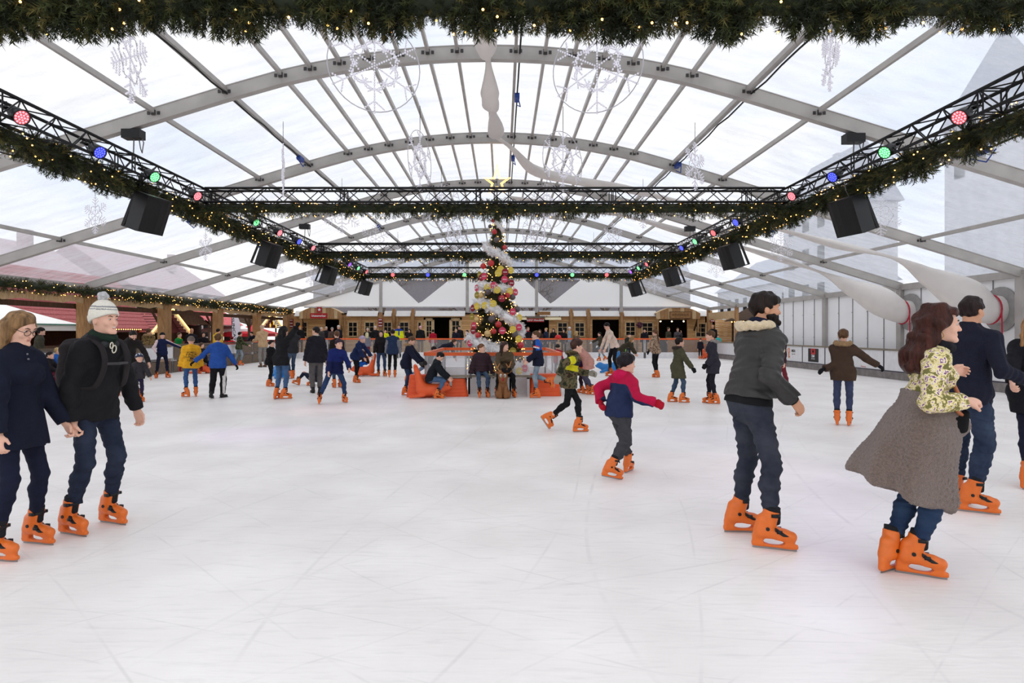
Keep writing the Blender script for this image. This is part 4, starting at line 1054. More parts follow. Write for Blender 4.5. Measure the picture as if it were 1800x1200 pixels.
for c, px, py in (('yellow', 880, 473), ('yellow', 876, 480), ('yellow', 898, 474), ('olive', 842, 481), ('pink', 851, 485), ('crimson', 846, 487), ('pink', 887, 491), ('crimson', 888, 478), ('crimson', 899, 497), ('pink', 837, 505), ('yellow', 857, 505), ('pink', 868, 502), ('yellow', 874, 510), ('yellow', 896, 512), ('pink', 906, 513), ('olive', 838, 518), ('crimson', 882, 525), ('yellow', 838, 538), ('yellow', 852, 537), ('yellow', 867, 534), ('pink', 901, 548), ('olive', 829, 556), ('pink', 833, 572), ('yellow', 901, 579), ('pink', 883, 581), ('pink', 912, 575), ('yellow', 911, 595), ('pink', 826, 603), ('crimson', 832, 581), ('yellow', 913, 558), ('crimson', 830, 541), ('olive', 901, 616), ('yellow', 912, 650), ('pink', 922, 646), ('olive', 862, 650)):
    x, y, z = on_tree(px, py, 1.2)
    o = thing('hanging_disc', lab('%s printed disc' % {'yellow': 'yellow', 'olive': 'shaded olive', 'pink': 'pink', 'crimson': 'dark crimson'}[c], px, py), 'tree ornament', (x, y, z), math.atan2(x - TX, TY - y) * .8, 'printed discs on the tree')
    o.scale = (.86, .86, .86); link('face', DSM[c], o); MB().tube([(0, 0, .115), (0, .02, .16)], .004, 4).obj('loop', BM['gold'], o)
# the lit star
st = MB(); GOLDL = mat('star_rope_light', (255, 206, 110), .4, var=0, emit=2.6)
ZS = CH + (VY - 320) * TY / F
for rot, ps in ((0, 1), (.14, .72)):
    P = []
    for i in range(10):
        a = math.pi / 2 + i * math.pi / 5; r = (.42 if i % 2 == 0 else .16) * ps; r *= 1.25 if i == 0 else 1
        P.append((r * math.cos(a) , .0, r * math.sin(a)))
    st.tube(P + [P[0]], .014, 6)
o = thing('tree_star', 'lit golden star outline above the tip of the tree', 'star', (TX, TY, ZS)); st.obj('rope_light', GOLDL, o, smooth=True)
MB().tube([(0, 0, -.75), (0, 0, .1)], .02, 6).obj('pole', HC, o)
# ---------------------------------------------------------------- barriers round the rink and the tree
KICK = mat('white_kickboard', (226, 226, 228), .45, var=.05); KICKG = mat('grey_baseboard', (128, 122, 120), .8, var=.2, scale=5); STEELP = mat('barrier_post', (188, 188, 190), .4, metal=.2)
def barrier(label, a, b, ztop, kick, group, gap=0.0, rail=True, base=None):
    a = np.array([*a, 0.0]); b = np.array([*b, 0.0]); L = np.linalg.norm(b - a); d = (b - a) / L
    o = thing('rink_barrier', label, 'barrier', a, 0, group)
    B = lambda t, z: d * t + np.array([0, 0, z])
    MB().bar(B(.02, kick / 2), B(L - .02, kick / 2), .05, kick).obj('kick_board', base or KICK, o)
    MB().bar(B(.06, (kick + ztop) / 2), B(L - .06, (kick + ztop) / 2), .012, ztop - kick - .04).obj('clear_pane', GLASS, o)
    for t in (.04, L - .04): MB().bar(B(t, .0), B(t, ztop - .02), .05, .05, up=d).obj('post', STEELP, o)
    if rail: MB().bar(B(0, ztop), B(L, ztop), .09, .085).obj('top_rail', OR_RAIL, o)
    return o
BL = 'clear barrier panel with an orange rail along the back of the rink'
xs = np.linspace(-12.8, 13.0, 13)
for a, b in zip(xs, xs[1:]): barrier(BL, (a, 38.1), (b, 38.1), 1.17, .36, 'orange railed barrier panels along the back of the rink')
ys = np.linspace(14.6, 38.1, 13)
LW = 'grey and white barrier panel along the left edge of the rink'
for i, (a, b) in enumerate(zip(ys, ys[1:])):
    o = barrier(LW, (-12.85, a), (-12.85, b), 1.08, .45, 'barrier panels along the left edge of the rink', rail=False, base=WOODBR)
    MB().box((.04, (b - a) / 2, .78), (.03, b - a - .1, .42)).obj('board', KICK if i % 3 == 1 else WOODBR, o); MB().bar((0, 0, 1.08), (0, b - a, 1.08), .08, .06).obj('top_rail', WOODBR if i < 9 else OR_RAIL, o)
EF, EB, EL, ER = 15.9, 20.9, -1.94, 1.49
fx = [EL, -.87, .26, ER]
for (a, b), l in zip(zip(fx, fx[1:]), ('left', 'middle', 'right')): barrier('%s front panel of the clear fence around the tree' % l, (a, EF), (b, EF), 1.02, .42, 'clear panels around the tree')
for (a, b), l in zip(zip([EL, -.2, ER], [-.2, ER]), ('left', 'right')): barrier('%s rear panel of the clear fence behind the tree' % l, (a, EB), (b, EB), 1.02, .42, 'clear panels around the tree')
for x, w in ((EL, 'left'), (ER, 'right')):
    for a, b, l in ((EF, 18.4, 'front'), (18.4, EB, 'rear')): barrier('%s side panel of the tree fence, its %s half' % (w, l), (x, a), (x, b), 1.02, .42, 'clear panels around the tree')
# white boards along the right wall
DARKR = mat('board_edge_dark', (50, 46, 62), .5)
ye = [11.6, 13.55, 15.5, 17.45, 19.45, 21.4, 23.35, 25.3, 27.2, 29.15, 31.1, 33.05, 35.0, 38.0]
INFO = {25.3: 'white rink board with a black square logo on the right wall', 27.2: 'white rink board with a key shaped orange logo', 21.4: 'white rink board with faint red lettering', 15.5: 'white rink board with grey lettering nearest the camera'}
for a, b in zip(ye, ye[1:]):
    x = 13.1; o = thing('rink_board', INFO.get(a, 'plain white rink board along the right wall'), 'rink board', (x, a, 0), 0, 'white boards along the right wall')
    w = b - a
    MB().box((0, w / 2, .13), (.08, w, .26)).obj('base_board', KICKG, o)
    MB().box((0, w / 2, .61), (.06, w - .05, .68)).obj('panel', KICK, o)
    MB().box((0, .01, .61), (.075, .05, .7)).box((0, w / 2, .27), (.09, w, .03)).obj('edge_strip', DARKR, o)
    MB().box((.0, w / 2, .985), (.13, w, .06)).obj('cap_rail', WOODG, o)
    P = lambda t, z: (-.034, w - t, z)       # t runs left to right as seen from the ice
    EX, EY = (0, -1, 0), (0, 0, 1)
    if a == 25.3:
        MB().box((-.034, w / 2, .61), (.008, .86, .56)).obj('black_square', mat('logo_black', (34, 28, 30), .5), o)
        MB().box((-.04, w / 2, .77), (.006, .34, .24)).obj('red_block', mat('logo_red', (196, 36, 40), .5), o)
        for t, z, sz, m in (('M', .77, .2, mat('logo_black', (34, 28, 30), .5)), ('Z&R', .57, .15, WHITEP), ('ADVOCATEN', .46, .05, WHITEP)): lettering(t, sz, m, (-.046, w / 2, z), EX, EY, o)
    if a == 27.2:
        k = MB(); k.tube([(-.036, w / 2 + .3 + .09 * math.cos(q), .75 + .1 * math.sin(q)) for q in np.linspace(0, 6.283, 16)], .02, 6); k.bar((-.036, w / 2 + .3, .65), (-.036, w / 2 + .3, .42), .03, .06); k.bar((-.036, w / 2 + .3, .46), (-.036, w / 2 + .2, .46), .03, .05); k.obj('key_emblem', mat('logo_orange', (214, 130, 88), .5), o)
        lettering('MISA', .17, mat('logo_black', (34, 28, 30), .5), (-.036, w / 2 - .14, .74), EX, EY, o); lettering('Since 1983', .07, mat('logo_grey', (150, 142, 138), .5), (-.036, w / 2 - .14, .6), EX, EY, o)
    if a == 21.4:
        for z, s, t in ((.78, .13, 'de'), (.68, .12, 'Gezellige'), (.34, .1, 'Horeca')): lettering(t, s, mat('faint_red', (206, 150, 148), .5), (-.036, w * .62, z), EX, EY, o)
    if a == 15.5:
        k = MB(); k.tube([(-.036, .5 + .12 * math.cos(q), .8 + .1 * math.sin(q)) for q in np.linspace(-.5, 3.6, 12)], .014, 5); k.obj('emblem', mat('logo_grey', (150, 142, 138), .5), o)
        lettering('NBC IN', .17, mat('logo_grey', (150, 142, 138), .5), (-.036, .45, .55), EX, EY, o); lettering('TRAINING', .07, mat('logo_grey2', (176, 170, 166), .5), (-.036, .45, .42), EX, EY, o)

# ---------------------------------------------------------------- bench, blocks, skating aids, reindeer
o = thing('bench', 'long wooden bench in front of the tree fence', 'bench', (-.3, 15.42, 0))
MB().box((0, 0, .49), (2.2, .32, .045)).obj('seat', WOODG, o)
for x in (-.95, .0, .95): MB().box((x, -.1, .235), (.06, .05, .47)).box((x, .1, .235), (.06, .05, .47)).box((x, 0, .45), (.06, .25, .04)).obj('leg', STEELP, o)
ORB = mat('orange_block', (222, 84, 34), .42, var=.06, scale=5)
def block(label, loc, wx, wy, h=.54):
    m = MB(); n = 28; lay = [(.0, 1.0), (.005, 1.02)]
    for k in range(5):
        z0, z1 = h * k / 5 + .01, h * (k + 1) / 5; s = 1.02 - .045 * k
        lay += [(z0 + .012, s), (z1 - .018, s - .03), (z1 - .006, s - .055)]
    V = []
    for z, s in lay + [(h, .78)]:
        for i in range(n):
            a = 6.283 * i / n; c, sn = math.cos(a), math.sin(a)
            V.append((wx / 2 * s * math.copysign(abs(c) ** .45, c), wy / 2 * s * math.copysign(abs(sn) ** .45, sn), z))
    L = len(lay) + 1; m.add(V, [(i * n + k, i * n + (k + 1) % n, (i + 1) * n + (k + 1) % n, (i + 1) * n + k) for i in range(L - 1) for k in range(n)] + [tuple((L - 1) * n + k for k in range(n))])
    return tag(m.obj('plastic_block', ORB, None, None, False), label, 'plastic block', 'ribbed orange blocks by the tree fence'), loc
for l, p, w in (('ribbed orange block left of the bench, behind the seal rider', (-2.0, 15.35, 0), .62), ('ribbed orange block under the left end of the bench', (-1.2, 15.45, 0), .75), ('ribbed orange block at the right end of the bench', (1.05, 15.62, 0), .84)):
    ob, loc = block(l, p, w, .5 if 'under' not in l else .34, .54 if 'under' not in l else .44); ob.location = loc
SEALM = {'orange': mat('seal_orange', (226, 92, 44), .4, var=.05, scale=5), 'blue': mat('seal_blue', (46, 128, 200), .4, var=.05, scale=5)}
def seal_prims():
    return [rc((0, -.2, .2), (0, -.36, .74), .12, .055, k=.06), rc((-.12, -.37, .78), (.12, -.37, .78), .03, k=.03), rc((0, -.18, .2), (0, .16, .19), .16, .15, k=.08, flat=((0, 0, 1), .95)),
            ell((0, .32, .27), I3, (.115, .13, .12), k=.07), ell((0, .43, .245), I3, (.07, .06, .055), k=.04), rc((.1, -.2, .07), (.16, -.48, .045), .075, .05, k=.05, flat=((0, 0, 1), .6)), rc((-.1, -.2, .07), (-.16, -.48, .045), .075, .05, k=.05, flat=((0, 0, 1), .6)),
            rc((.14, .1, .1), (.23, .27, .045), .055, .04, k=.05), rc((-.14, .1, .1), (-.23, .27, .045), .055, .04, k=.05), keep((0, 0, .005), (0, 0, -1))]
_v, _q = mesh_sdf(seal_prims(), .016)
SEALME = {c: mesh_np('body', _v, _q, m, smooth=True) for c, m in SEALM.items()}
_e = MB()
for sx in (-1, 1): _e.sphere((sx * .08, .395, .305), .018, 8, 6)
_e.sphere((0, .485, .265), .02, 8, 6); SEALF = mesh_np('face_marks', _e.v, _e.f, mat('seal_mark', (70, 36, 26), .4), smooth=True)
def seal(label, c, loc, rz, s=1.0):
    o = thing('skating_aid', label, 'skating aid', loc, rz, 'seal shaped skating aids'); o.scale = (s, s, s)
    link('body', SEALME[c], o); link('face_marks', SEALF, o); return o
g = ground(757, 699); seal('orange seal skating aid being pushed with a child riding before the tree', 'orange', g, rad(-82), 1.0)
g = ground(641, 661); seal('orange seal skating aid under the child in blue trousers', 'orange', g, rad(100), 1.0)
g = ground(358, 656); seal('orange seal skating aid behind the yellow jacket child', 'orange', g, rad(-60), 1.0)
g = ground(1070, 655); seal('blue seal skating aid pushed by the man in the cream sweater', 'blue', g, rad(75), 1.05)
g = ground(489, 664); seal('blue seal skating aid behind the girl with the raised arm', 'blue', g, rad(30), 1.05)
g = ground(1240, 630.5); seal('orange seal skating aid between two toddlers at the back barrier', 'orange', g, rad(185), 1.05)
RB = mat('reindeer_brown', (128, 82, 44), .6, var=.1, scale=8); RL = mat('antler_tan', (158, 108, 62), .6, var=.1)
g = ground(884, 699.5)
o = thing('reindeer_figure', 'brown reindeer figure sitting on the ice before the bench', 'figurine', g)
Pm = [rc((0, .02, .14), (0, .03, .36), .15, .1, k=.06), ell((0, 0, .5), I3, (.115, .1, .15), k=.05), ell((0, -.055, .43), I3, (.085, .08, .075), k=.04)]
for s in (-1, 1): Pm += [ell((s * .12, -.06, .1), I3, (.075, .12, .1), k=.03), rc((s * .07, -.13, .26), (s * .06, -.16, .05), .045, .05, k=.03), rc((s * .1, .0, .6), (s * .22, .0, .65), .035, .02, k=.03, flat=((0, 1, 0), .6))]
V, Q = mesh_sdf(Pm + [keep((0, 0, .004), (0, 0, -1))], .011); link('body', mesh_np('body', V, Q, RB, smooth=True), o)
for s in (-1, 1):
    A = [rc((s * .06, 0, .62), (s * .15, 0, .74), .022, .018), rc((s * .15, 0, .74), (s * .2, 0, .88), .018, .012), rc((s * .13, 0, .72), (s * .08, 0, .82), .016, .012), rc((s * .05, 0, .62), (s * .04, 0, .72), .016, .012)]
    V, Q = mesh_sdf(A, .008); link('antler', mesh_np('antler', V, Q, RL, smooth=True), o)
    e = MB(); e.sphere((s * .048, -.095, .545), .04, 12, 8, 0, (.8, .5, 1.1)); e.sphere((s * .04, -.115, .54), .014, 8, 6, 1); e.obj('eye', [WHITE_EYE, BLACKP], o, smooth=True)
MB().sphere((0, -.135, .455), .034, 10, 8).obj('nose', mat('nose_red', (150, 30, 40), .3), o, smooth=True)

# ---------------------------------------------------------------- timber chalets behind the back barrier
YF = 42.3; SP = YF / F
def fX(px): return (px - VX) * SP
def fZ(py): return CH + (VY - py) * SP
LOGM = [mat('log_honey', (240, 198, 142), .7, col2=(214, 166, 110), var=0, scale=3, stretch=(1, 4, 9), bump=.2), mat('log_amber', (230, 182, 124), .7, col2=(200, 150, 96), var=0, scale=3, stretch=(1, 4, 9), bump=.2)]
OPEN = [(522, 541, 566, 592), (572, 598, 561, 640), (613, 629, 566, 591), (642, 658.5, 566, 591), (675, 689, 566, 591), (703, 719, 566, 591), (735, 741, 566, 591), (745, 812, 559, 640), (912, 965, 561, 640), (980, 997, 567, 591), (1010, 1027, 567, 591), (1041, 1088, 561, 640), (1099, 1116, 566, 590), (1128, 1147, 567, 590), (1157, 1208, 560, 640), (1222, 1240, 568, 592), (1256, 1290, 563, 640)]
m = MB(); z = .18; k = 0
while z < 2.75:
    c = z + .075; x0 = WL
    for (a, b, t, bt) in OPEN:
        if fZ(bt) < c < fZ(t): m.box(((x0 + fX(a)) / 2, YF, c), (fX(a) - x0, .16, .142), 0, k % 2); x0 = fX(b)
    m.box(((x0 + WR) / 2, YF, c), (WR - x0, .16, .142), 0, k % 2); z += .15; k += 1
struct(m, 'wall_chalet', LOGM)
m = MB(); m.box((0, 45.2, 1.4), (29, .1, 2.8)); m.box((0, 43.8, 2.83), (29, 3.2, .1)); m.box((-14.4, 43.8, 1.4), (.1, 3, 2.8)); m.box((14.4, 43.8, 1.4), (.1, 3, 2.8)); m.box((0, 43.8, .14), (29, 3.1, .06)); struct(m, 'wall_chalet_interior', mat('interior_unlit_brown', (44, 32, 26), .9))  # brown made very dark so the rooms look unlit through the openings
PANE = mat('dark_pane', (10, 10, 12), .2, var=0, spec=.15); nw = [2]; nd = [0]
FRM = mat('window_timber', (236, 206, 162), .6, col2=(216, 182, 134), var=0, scale=5)
def window(x0, x1, z0, z1, y=YF - .1, cols=2, rows=3, kind='window', par=None):
    m = MB(); w = .05
    for x in (x0, x1): m.box((x, y, (z0 + z1) / 2), (w * 1.6, .08, z1 - z0 + .1))
    for zz in (z0, z1): m.box(((x0 + x1) / 2, y, zz), (x1 - x0, .08, w * 1.4))
    if par is None:
        nw[0] += 1; o = struct(m, 'window_%d' % nw[0], FRM)
    else: o = m.obj('window_frame', FRM, par)
    MB().box(((x0 + x1) / 2, y + .03, (z0 + z1) / 2), (x1 - x0, .01, z1 - z0)).obj('pane', PANE, o)
    g = MB()
    for i in range(1, cols): g.box((x0 + (x1 - x0) * i / cols, y, (z0 + z1) / 2), (.03, .05, z1 - z0))
    for i in range(1, rows): g.box(((x0 + x1) / 2, y, z0 + (z1 - z0) * i / rows), (x1 - x0, .05, .03))
    g.obj('muntin', FRM, o); return o
for (a, b, t, bt) in OPEN:
    if bt < 600: window(fX(a), fX(b), fZ(bt), fZ(t), cols=1 if b - a < 8 else 2)
def door(a, b, t):
    nd[0] += 1; x0, x1 = fX(a), fX(b); m = MB(); z1 = fZ(t); zw = 1.25
    m.box((x0 + .06, YF - .02, z1 / 2 + .1), (.12, .07, z1 - .2)); m.box((x1 - .06, YF - .02, z1 / 2 + .1), (.12, .07, z1 - .2)); m.box(((x0 + x1) / 2, YF - .02, z1 - .06), (x1 - x0, .07, .12)); m.box(((x0 + x1) / 2, YF - .02, .7), (x1 - x0 - .2, .06, 1.05))
    o = struct(m, 'door_%d' % nd[0], FRM); window(x0 + .16, x1 - .16, zw, z1 - .16, YF - .03, par=o)
    MB().box((x1 - .1, YF - .09, 1.15), (.03, .05, .12)).obj('handle', HC, o)
door(745, 763.5, 559); door(790, 812, 559)
for px, t in ((671, 543), (694, 543), (727, 543), (1003, 543), (1033, 543), (1091, 543), (516, 541), (1246, 546), (608, 558), (636, 557), (700, 557), (1118, 557)):
    m = MB(); zb0 = 1.9 if px == 694 else .18; zt = fZ(t)
    m.tube([(fX(px), YF - .35, zb0), (fX(px), YF - .35, zt)], .12 if px not in (608, 636, 700, 1118) else .07, 10); trim(m, WOODV, True)
# white rain strips under the gable beam
AW = mat('white_awning', (232, 230, 228), .7, var=.04)
segs = [(612, 666), (677, 690), (698, 723), (731, 818), (905, 940), (948, 999), (1007, 1029), (1037, 1087), (1095, 1152), (1226, 1243), (521, 534)]
for i, (a, b) in enumerate(segs):
    m = MB(); m.bar(((fX(a) + fX(b)) / 2, YF - .5, fZ(556)), ((fX(a) + fX(b)) / 2, YF - .1, fZ(546.5)), fX(b) - fX(a), .03)
    tag(m.obj('awning', AW, None, (fX(a), YF - .5, 2.7)), '%s white rain strip above the chalets, counted from the left tent corner' % ('first second third fourth fifth sixth seventh eighth ninth tenth eleventh'.split()[sorted(range(len(segs)), key=lambda k: segs[k][0]).index(i)]), 'awning', 'white rain strips above the chalets')
def porch(label, a, b, top, bot, side, steps):
    o = thing('porch_gable', label, 'porch', (fX((a + b) / 2), YF - .87, fZ(bot)))
    n = 11; x0, x1 = fX(a), fX(b); cx = (x0 + x1) / 2; w = (x1 - x0) / n
    for i in range(n):
        u0, u1 = -1 + 2 * i / n, -1 + 2 * (i + 1) / n; h = lambda u: (fZ(top) - fZ(bot)) * (side + (1 - side) * (1 - abs(u) ** 2.2))
        MB().prism([(u0 * (x1 - x0) / 2 + .008, 0), (u1 * (x1 - x0) / 2 - .008, 0), (u1 * (x1 - x0) / 2 - .008, h(u1)), (u0 * (x1 - x0) / 2 + .008, h(u0))], (0, 0, 0), (1, 0, 0), (0, 0, 1), (0, 1, 0), .05).obj('plank', WOODV if i % 3 else WOODP, o)
    for s in (-1, 1): MB().bar((s * (x1 - x0) * .46, .1, -.9), (s * (x1 - x0) * .46, .1, .0), .12).obj('post', WOODV, o); MB().bar((s * (x1 - x0) * .44, .75, -.75), (s * (x1 - x0) * .44, .1, -.05), .08).obj('brace', WOODD, o)
    r = MB(); P = [(u * (x1 - x0) / 2, (fZ(top) - fZ(bot)) * (side + (1 - side) * (1 - abs(u) ** 2.2))) for u in np.linspace(-1, 1, 13)]
    for p, q in zip(P, P[1:]): r.add([(p[0], 0, p[1]), (q[0], 0, q[1]), (q[0], .75, q[1]), (p[0], .75, p[1]), (p[0], 0, p[1] + .04), (q[0], 0, q[1] + .04), (q[0], .75, q[1] + .04), (p[0], .75, p[1] + .04)], [(3, 2, 1, 0), (4, 5, 6, 7), (0, 1, 5, 4), (2, 3, 7, 6)])
    r.obj('roof', WOODP, o); return o
porch('arched plank porch carrying the red skate hire sign', 533, 606, 540, 560.5, .45, 0)
porch('arched plank porch carrying the carved wooden sign', 1148, 1224, 541, 561, .45, 0)
def sign(label, px0, px1, py0, py1, m, texts, y=YF - .9, cat='sign', fm=None, **kw):
    c = np.array([fX((px0 + px1) / 2), y, fZ((py0 + py1) / 2)]); w, h = fX(px1) - fX(px0), fZ(py0) - fZ(py1)
    o = thing('sign', label, cat, c)
    MB().box((0, 0, 0), (w, .03, h)).obj('board', m, o)
    if fm: MB().box((0, .004, h / 2 + .01), (w + .06, .04, .04)).box((0, .004, -h / 2 - .01), (w + .06, .04, .04)).box((w / 2 + .01, .004, 0), (.04, .04, h)).box((-w / 2 - .01, .004, 0), (.04, .04, h)).obj('frame', fm, o)
    for t, z, s, tm, wd in texts: lettering(t, s, tm, (0, -.018, z), (1, 0, 0), (0, 0, 1), o, width=wd)
    return o
sign('red skate hire sign with white lettering on the left porch', 552.5, 581.5, 551, 560, REDS, [('Schaatsenverhuur', 0, .2, WHITEP, .95)])
o = sign('small red square sign with a white star above the skate hire sign', 564, 572.5, 540.5, 549.5, REDS, [])
st = []
for i in range(10): r = .12 if i % 2 == 0 else .05; a = math.pi / 2 + i * math.pi / 5; st.append((r * math.cos(a), r * math.sin(a)))
MB().prism(st, (0, -.03, 0), (1, 0, 0), (0, 0, 1), (0, 1, 0), .014).obj('star', WHITEP, o)
sign('carved wooden sign on the right porch', 1171.5, 1207.5, 549, 559.5, WOOD, [('WINTERHUIS', 0, .24, WOODD, 1.1)], fm=WOODD)
for a, b, t, l in ((926, 935, 'INFO', 'left'), (935.5, 946.5, '* Menu', 'middle'), (947.5, 955.5, 'BAR', 'right')): sign('%s red panel with white lettering over the kiosk opening' % l, a, b, 560, 566, REDS, [(t, 0, .17, WHITEP, None)], y=YF - .5)
sign('grey brown board above the red kiosk panels', 926, 956, 554.5, 559.5, WOODG, [], y=YF - .45)
sign('plain timber box above the kiosk', 943, 966, 548, 554, WOOD, [], y=YF - .7)
for px, py, l in ((671, 562, 'dark red notice stack on the pale post left of the tree'), (516, 563, 'red notice stack on the post at the left tent corner'), (1248, 564, 'small red notice on the post right of the carved sign'), (1289, 557, 'small round dark red notice on the right corner post')):
    o = thing('sign', l, 'sign', (fX(px), YF - .5, fZ(py)))
    for i in range(3 if px < 700 else 1): MB().box((0, 0, -.2 * i), (.32 if px != 1289 else .2, .03, .17)).obj('board', mat('notice_red', (140, 34, 46), .5), o); MB().box((0, -.02, -.2 * i), (.22 if px != 1289 else .12, .01, .05)).obj('print', WHITEP, o)
for a, b, l in ((957, 985, 'right of'), (913, 925, 'left of')):
    o = thing('awning', 'cream lit awning %s the red kiosk panels' % l, 'awning', (fX((a + b) / 2), YF - .5, fZ(559))); w = fX(b) - fX(a)
    MB().bar((-w * .4, -.1, .1), (-w * .4, .41, .22), .04).bar((w * .4, -.1, .1), (w * .4, .41, .22), .04).obj('bracket', WOODD, o)
    for i in range(5): MB().bar((0, -.15 + .09 * i, -.12 + .07 * i), (0, -.05 + .1 * i, -.05 + .07 * i), w, .02).obj('slat', mat('cream_awning', (246, 232, 196), .6, var=.03), o)
o = thing('flower_basket', 'dark hanging basket with purple flowers between two chalet windows', 'basket', (fX(1122), YF - .4, fZ(571)))
V, Q = mesh_sdf([ell((0, 0, 0), I3, (.2, .15, .2))], .03, curls(.04, 30)); link('flowers', mesh_np('flowers', V, Q, mat('purple_flowers', (110, 50, 80), .8, col2=(50, 40, 40), var=0, scale=20)), o); MB().tube([(0, 0, .15), (0, .2, .5)], .01, 5).obj('hook', BLACKM, o)
LAMP = mat('warm_lamp', (255, 226, 180), .4, var=0, emit=6)
for px, w in ((1163, 'left'), (1183, 'middle'), (1204, 'right')):
    o = thing('ceiling_lamp', '%s small lamp glowing inside the right porch' % w, 'lamp', (fX(px), YF + .3, fZ(564.5))); MB().sphere((0, 0, 0), .05, 10, 7).obj('bulb', LAMP, o, smooth=True); MB().tube([(0, 0, .04), (0, 0, .35)], .012, 6).obj('stem', BLACKM, o)
# counter inside the right porch
o = thing('bar_counter', 'pale counter with glasses in the right porch opening', 'counter', (fX(1182), 38.75, .18)); MB().box((0, 0, 1.02), (2.6, .3, .05)).obj('top', WOODP, o); MB().box((0, .05, .5), (2.5, .2, 1.0)).obj('front', WOOD, o)

# right corner bay: beam, booth behind with warm lights
scallop(WR - .08, 36.7, 41.3, 2.85, 2.35, WOODP)
def booth(label, x, y, w, d, h, ridge, axis, tile, front, group='market stalls beyond the left posts'):
    """a little market stall, ridge along y (axis 0) or along x (axis 1)"""
    o = thing('market_stall', label, 'stall', (x, y, 0), 0, group)
    MB().box((0, 0, .5), (w, d, 1.0)).obj('counter', front, o)
    for sx in (-1, 1):
        for sy in (-1, 1): MB().box((sx * (w / 2 - .05), sy * (d / 2 - .05), h / 2), (.1, .1, h)).obj('post', WOODD, o)
    MB().box((-w / 2 * .9 if x < 0 else w / 2 * .9, 0, h / 2), (.08, d, h)).obj('back_wall', WOODD, o)
    rf = MB(); e = .35
    if axis == 0:
        for s in (-1, 1):
            n = 14
            for i in range(n):
                a, b = i / n, (i + 1) / n
                rf.add([(s * (w / 2 + e) * (1 - a), -d / 2 - e, h + (ridge - h) * a + .04), (s * (w / 2 + e) * (1 - a), d / 2 + e, h + (ridge - h) * a + .04), (s * (w / 2 + e) * (1 - b), d / 2 + e, h + (ridge - h) * b), (s * (w / 2 + e) * (1 - b), -d / 2 - e, h + (ridge - h) * b), (s * (w / 2 + e) * (1 - a), -d / 2 - e, h + (ridge - h) * a - .01), (s * (w / 2 + e) * (1 - a), d / 2 + e, h + (ridge - h) * a - .01)], [(0, 1, 2, 3), (0, 4, 5, 1)])
        for s in (-1, 1): MB().add([(-w / 2, s * d / 2, h), (w / 2, s * d / 2, h), (0, s * d / 2, ridge)], [(0, 1, 2)]).obj('gable', WOODD, o)
    else:
        for s in (-1, 1):
            n = 9
            for i in range(n):
                a, b = i / n, (i + 1) / n
                rf.add([(-w / 2 - e, s * (d / 2 + e) * (1 - a), h + (ridge - h) * a + .03), (w / 2 + e, s * (d / 2 + e) * (1 - a), h + (ridge - h) * a + .03), (w / 2 + e, s * (d / 2 + e) * (1 - b), h + (ridge - h) * b), (-w / 2 - e, s * (d / 2 + e) * (1 - b), h + (ridge - h) * b)], [(0, 1, 2, 3)])
        g = MB().add([(w / 2, -d / 2, h), (w / 2, d / 2, h), (w / 2, 0, ridge)], [(0, 1, 2)]).obj('gable', mat('stall_maroon', (92, 32, 36), .7), o)
        for s in (-1, 1):
            b = MB(); b.bar((w / 2 + e + .02, s * (d / 2 + e), h - .05), (w / 2 + e + .02, 0, ridge), .06, .2); 
            for t in np.linspace(.03, .95, 14): p = np.array([w / 2 + e + .04, s * (d / 2 + e) * (1 - t), h + (ridge - h) * t - .12]); b.bar(p, p - np.array([0, 0, .1 + .08 * (int(t * 40) % 2)]), .04, .05)
            b.obj('bargeboard', mat('cream_board', (246, 222, 170), .6, var=.04), o)
            l = MB()
            for t in np.linspace(.02, .98, 26): l.sphere((w / 2 + e + .08, s * (d / 2 + e) * (1 - t), h + (ridge - h) * t + .04), .03, 6, 4)
            l.obj('light_string', BULB, o)
    rf.obj('roof', tile, o)
    return o
TILE = mat('red_roof_tile', (186, 104, 104), .7, col2=(150, 70, 72), var=0, scale=7, stretch=(2, 2, 6), bump=.3); TILEB = mat('bright_roof_tile', (214, 70, 84), .6, col2=(238, 150, 150), var=0, scale=6, stretch=(2, 2, 8))
o = booth('long stall with a faded red tiled roof behind the left posts', -20.4, 28.4, 3.0, 8.6, 1.75, 4.4, 0, TILE, WOODD)
l = MB()
for t in np.linspace(-4.2, 4.2, 46): l.sphere((1.6, t, 1.72), .025, 6, 4); l.sphere((1.0 - .05 * (int(t * 9) % 3), t + .05, 2.6 + .1 * (int(t * 7) % 4)), .02, 6, 4)
l.obj('light_string', BULB, o)
booth('gabled stall with glowing cream bargeboards, icicle trim and light string', -19.6, 34.6, 2.0, 3.4, 1.55, 2.85, 1, TILE, WOODD)
booth('stall with a bright red and white tiled roof behind the yellow coat', -19.8, 41.6, 2.6, 4.0, 2.05, 3.2, 0, TILEB, mat('stall_red', (150, 30, 34), .7))
o = booth('brown hut with golden star ornaments on its gable', -19.0, 47.5, 2.4, 4.0, 1.9, 3.1, 1, WOODD, mat('stall_red', (150, 30, 34), .7))
for i, (yy, zz) in enumerate(((-.5, 2.1), (.2, 2.3), (.7, 2.05))):
    s = [((.2 if k % 2 == 0 else .09) * math.cos(math.pi / 2 + k * math.pi / 5), (.2 if k % 2 == 0 else .09) * math.sin(math.pi / 2 + k * math.pi / 5)) for k in range(10)]
    MB().prism(s, (1.6, yy, zz), (0, 1, 0), (0, 0, 1), (1, 0, 0), .03).obj('star', mat('gold_star', (232, 186, 70), .4, emit=.5, var=0), o)
booth('warm lit booth behind the right corner posts', 16.3, 38.8, 2.4, 4.6, 2.3, 3.2, 0, WOODD, WOOD, 'market stalls beyond the right posts')
o = thing('light_string', 'row of warm bulbs in the booth behind the right corner', 'lights', (15.0, 38.8, 2.25))
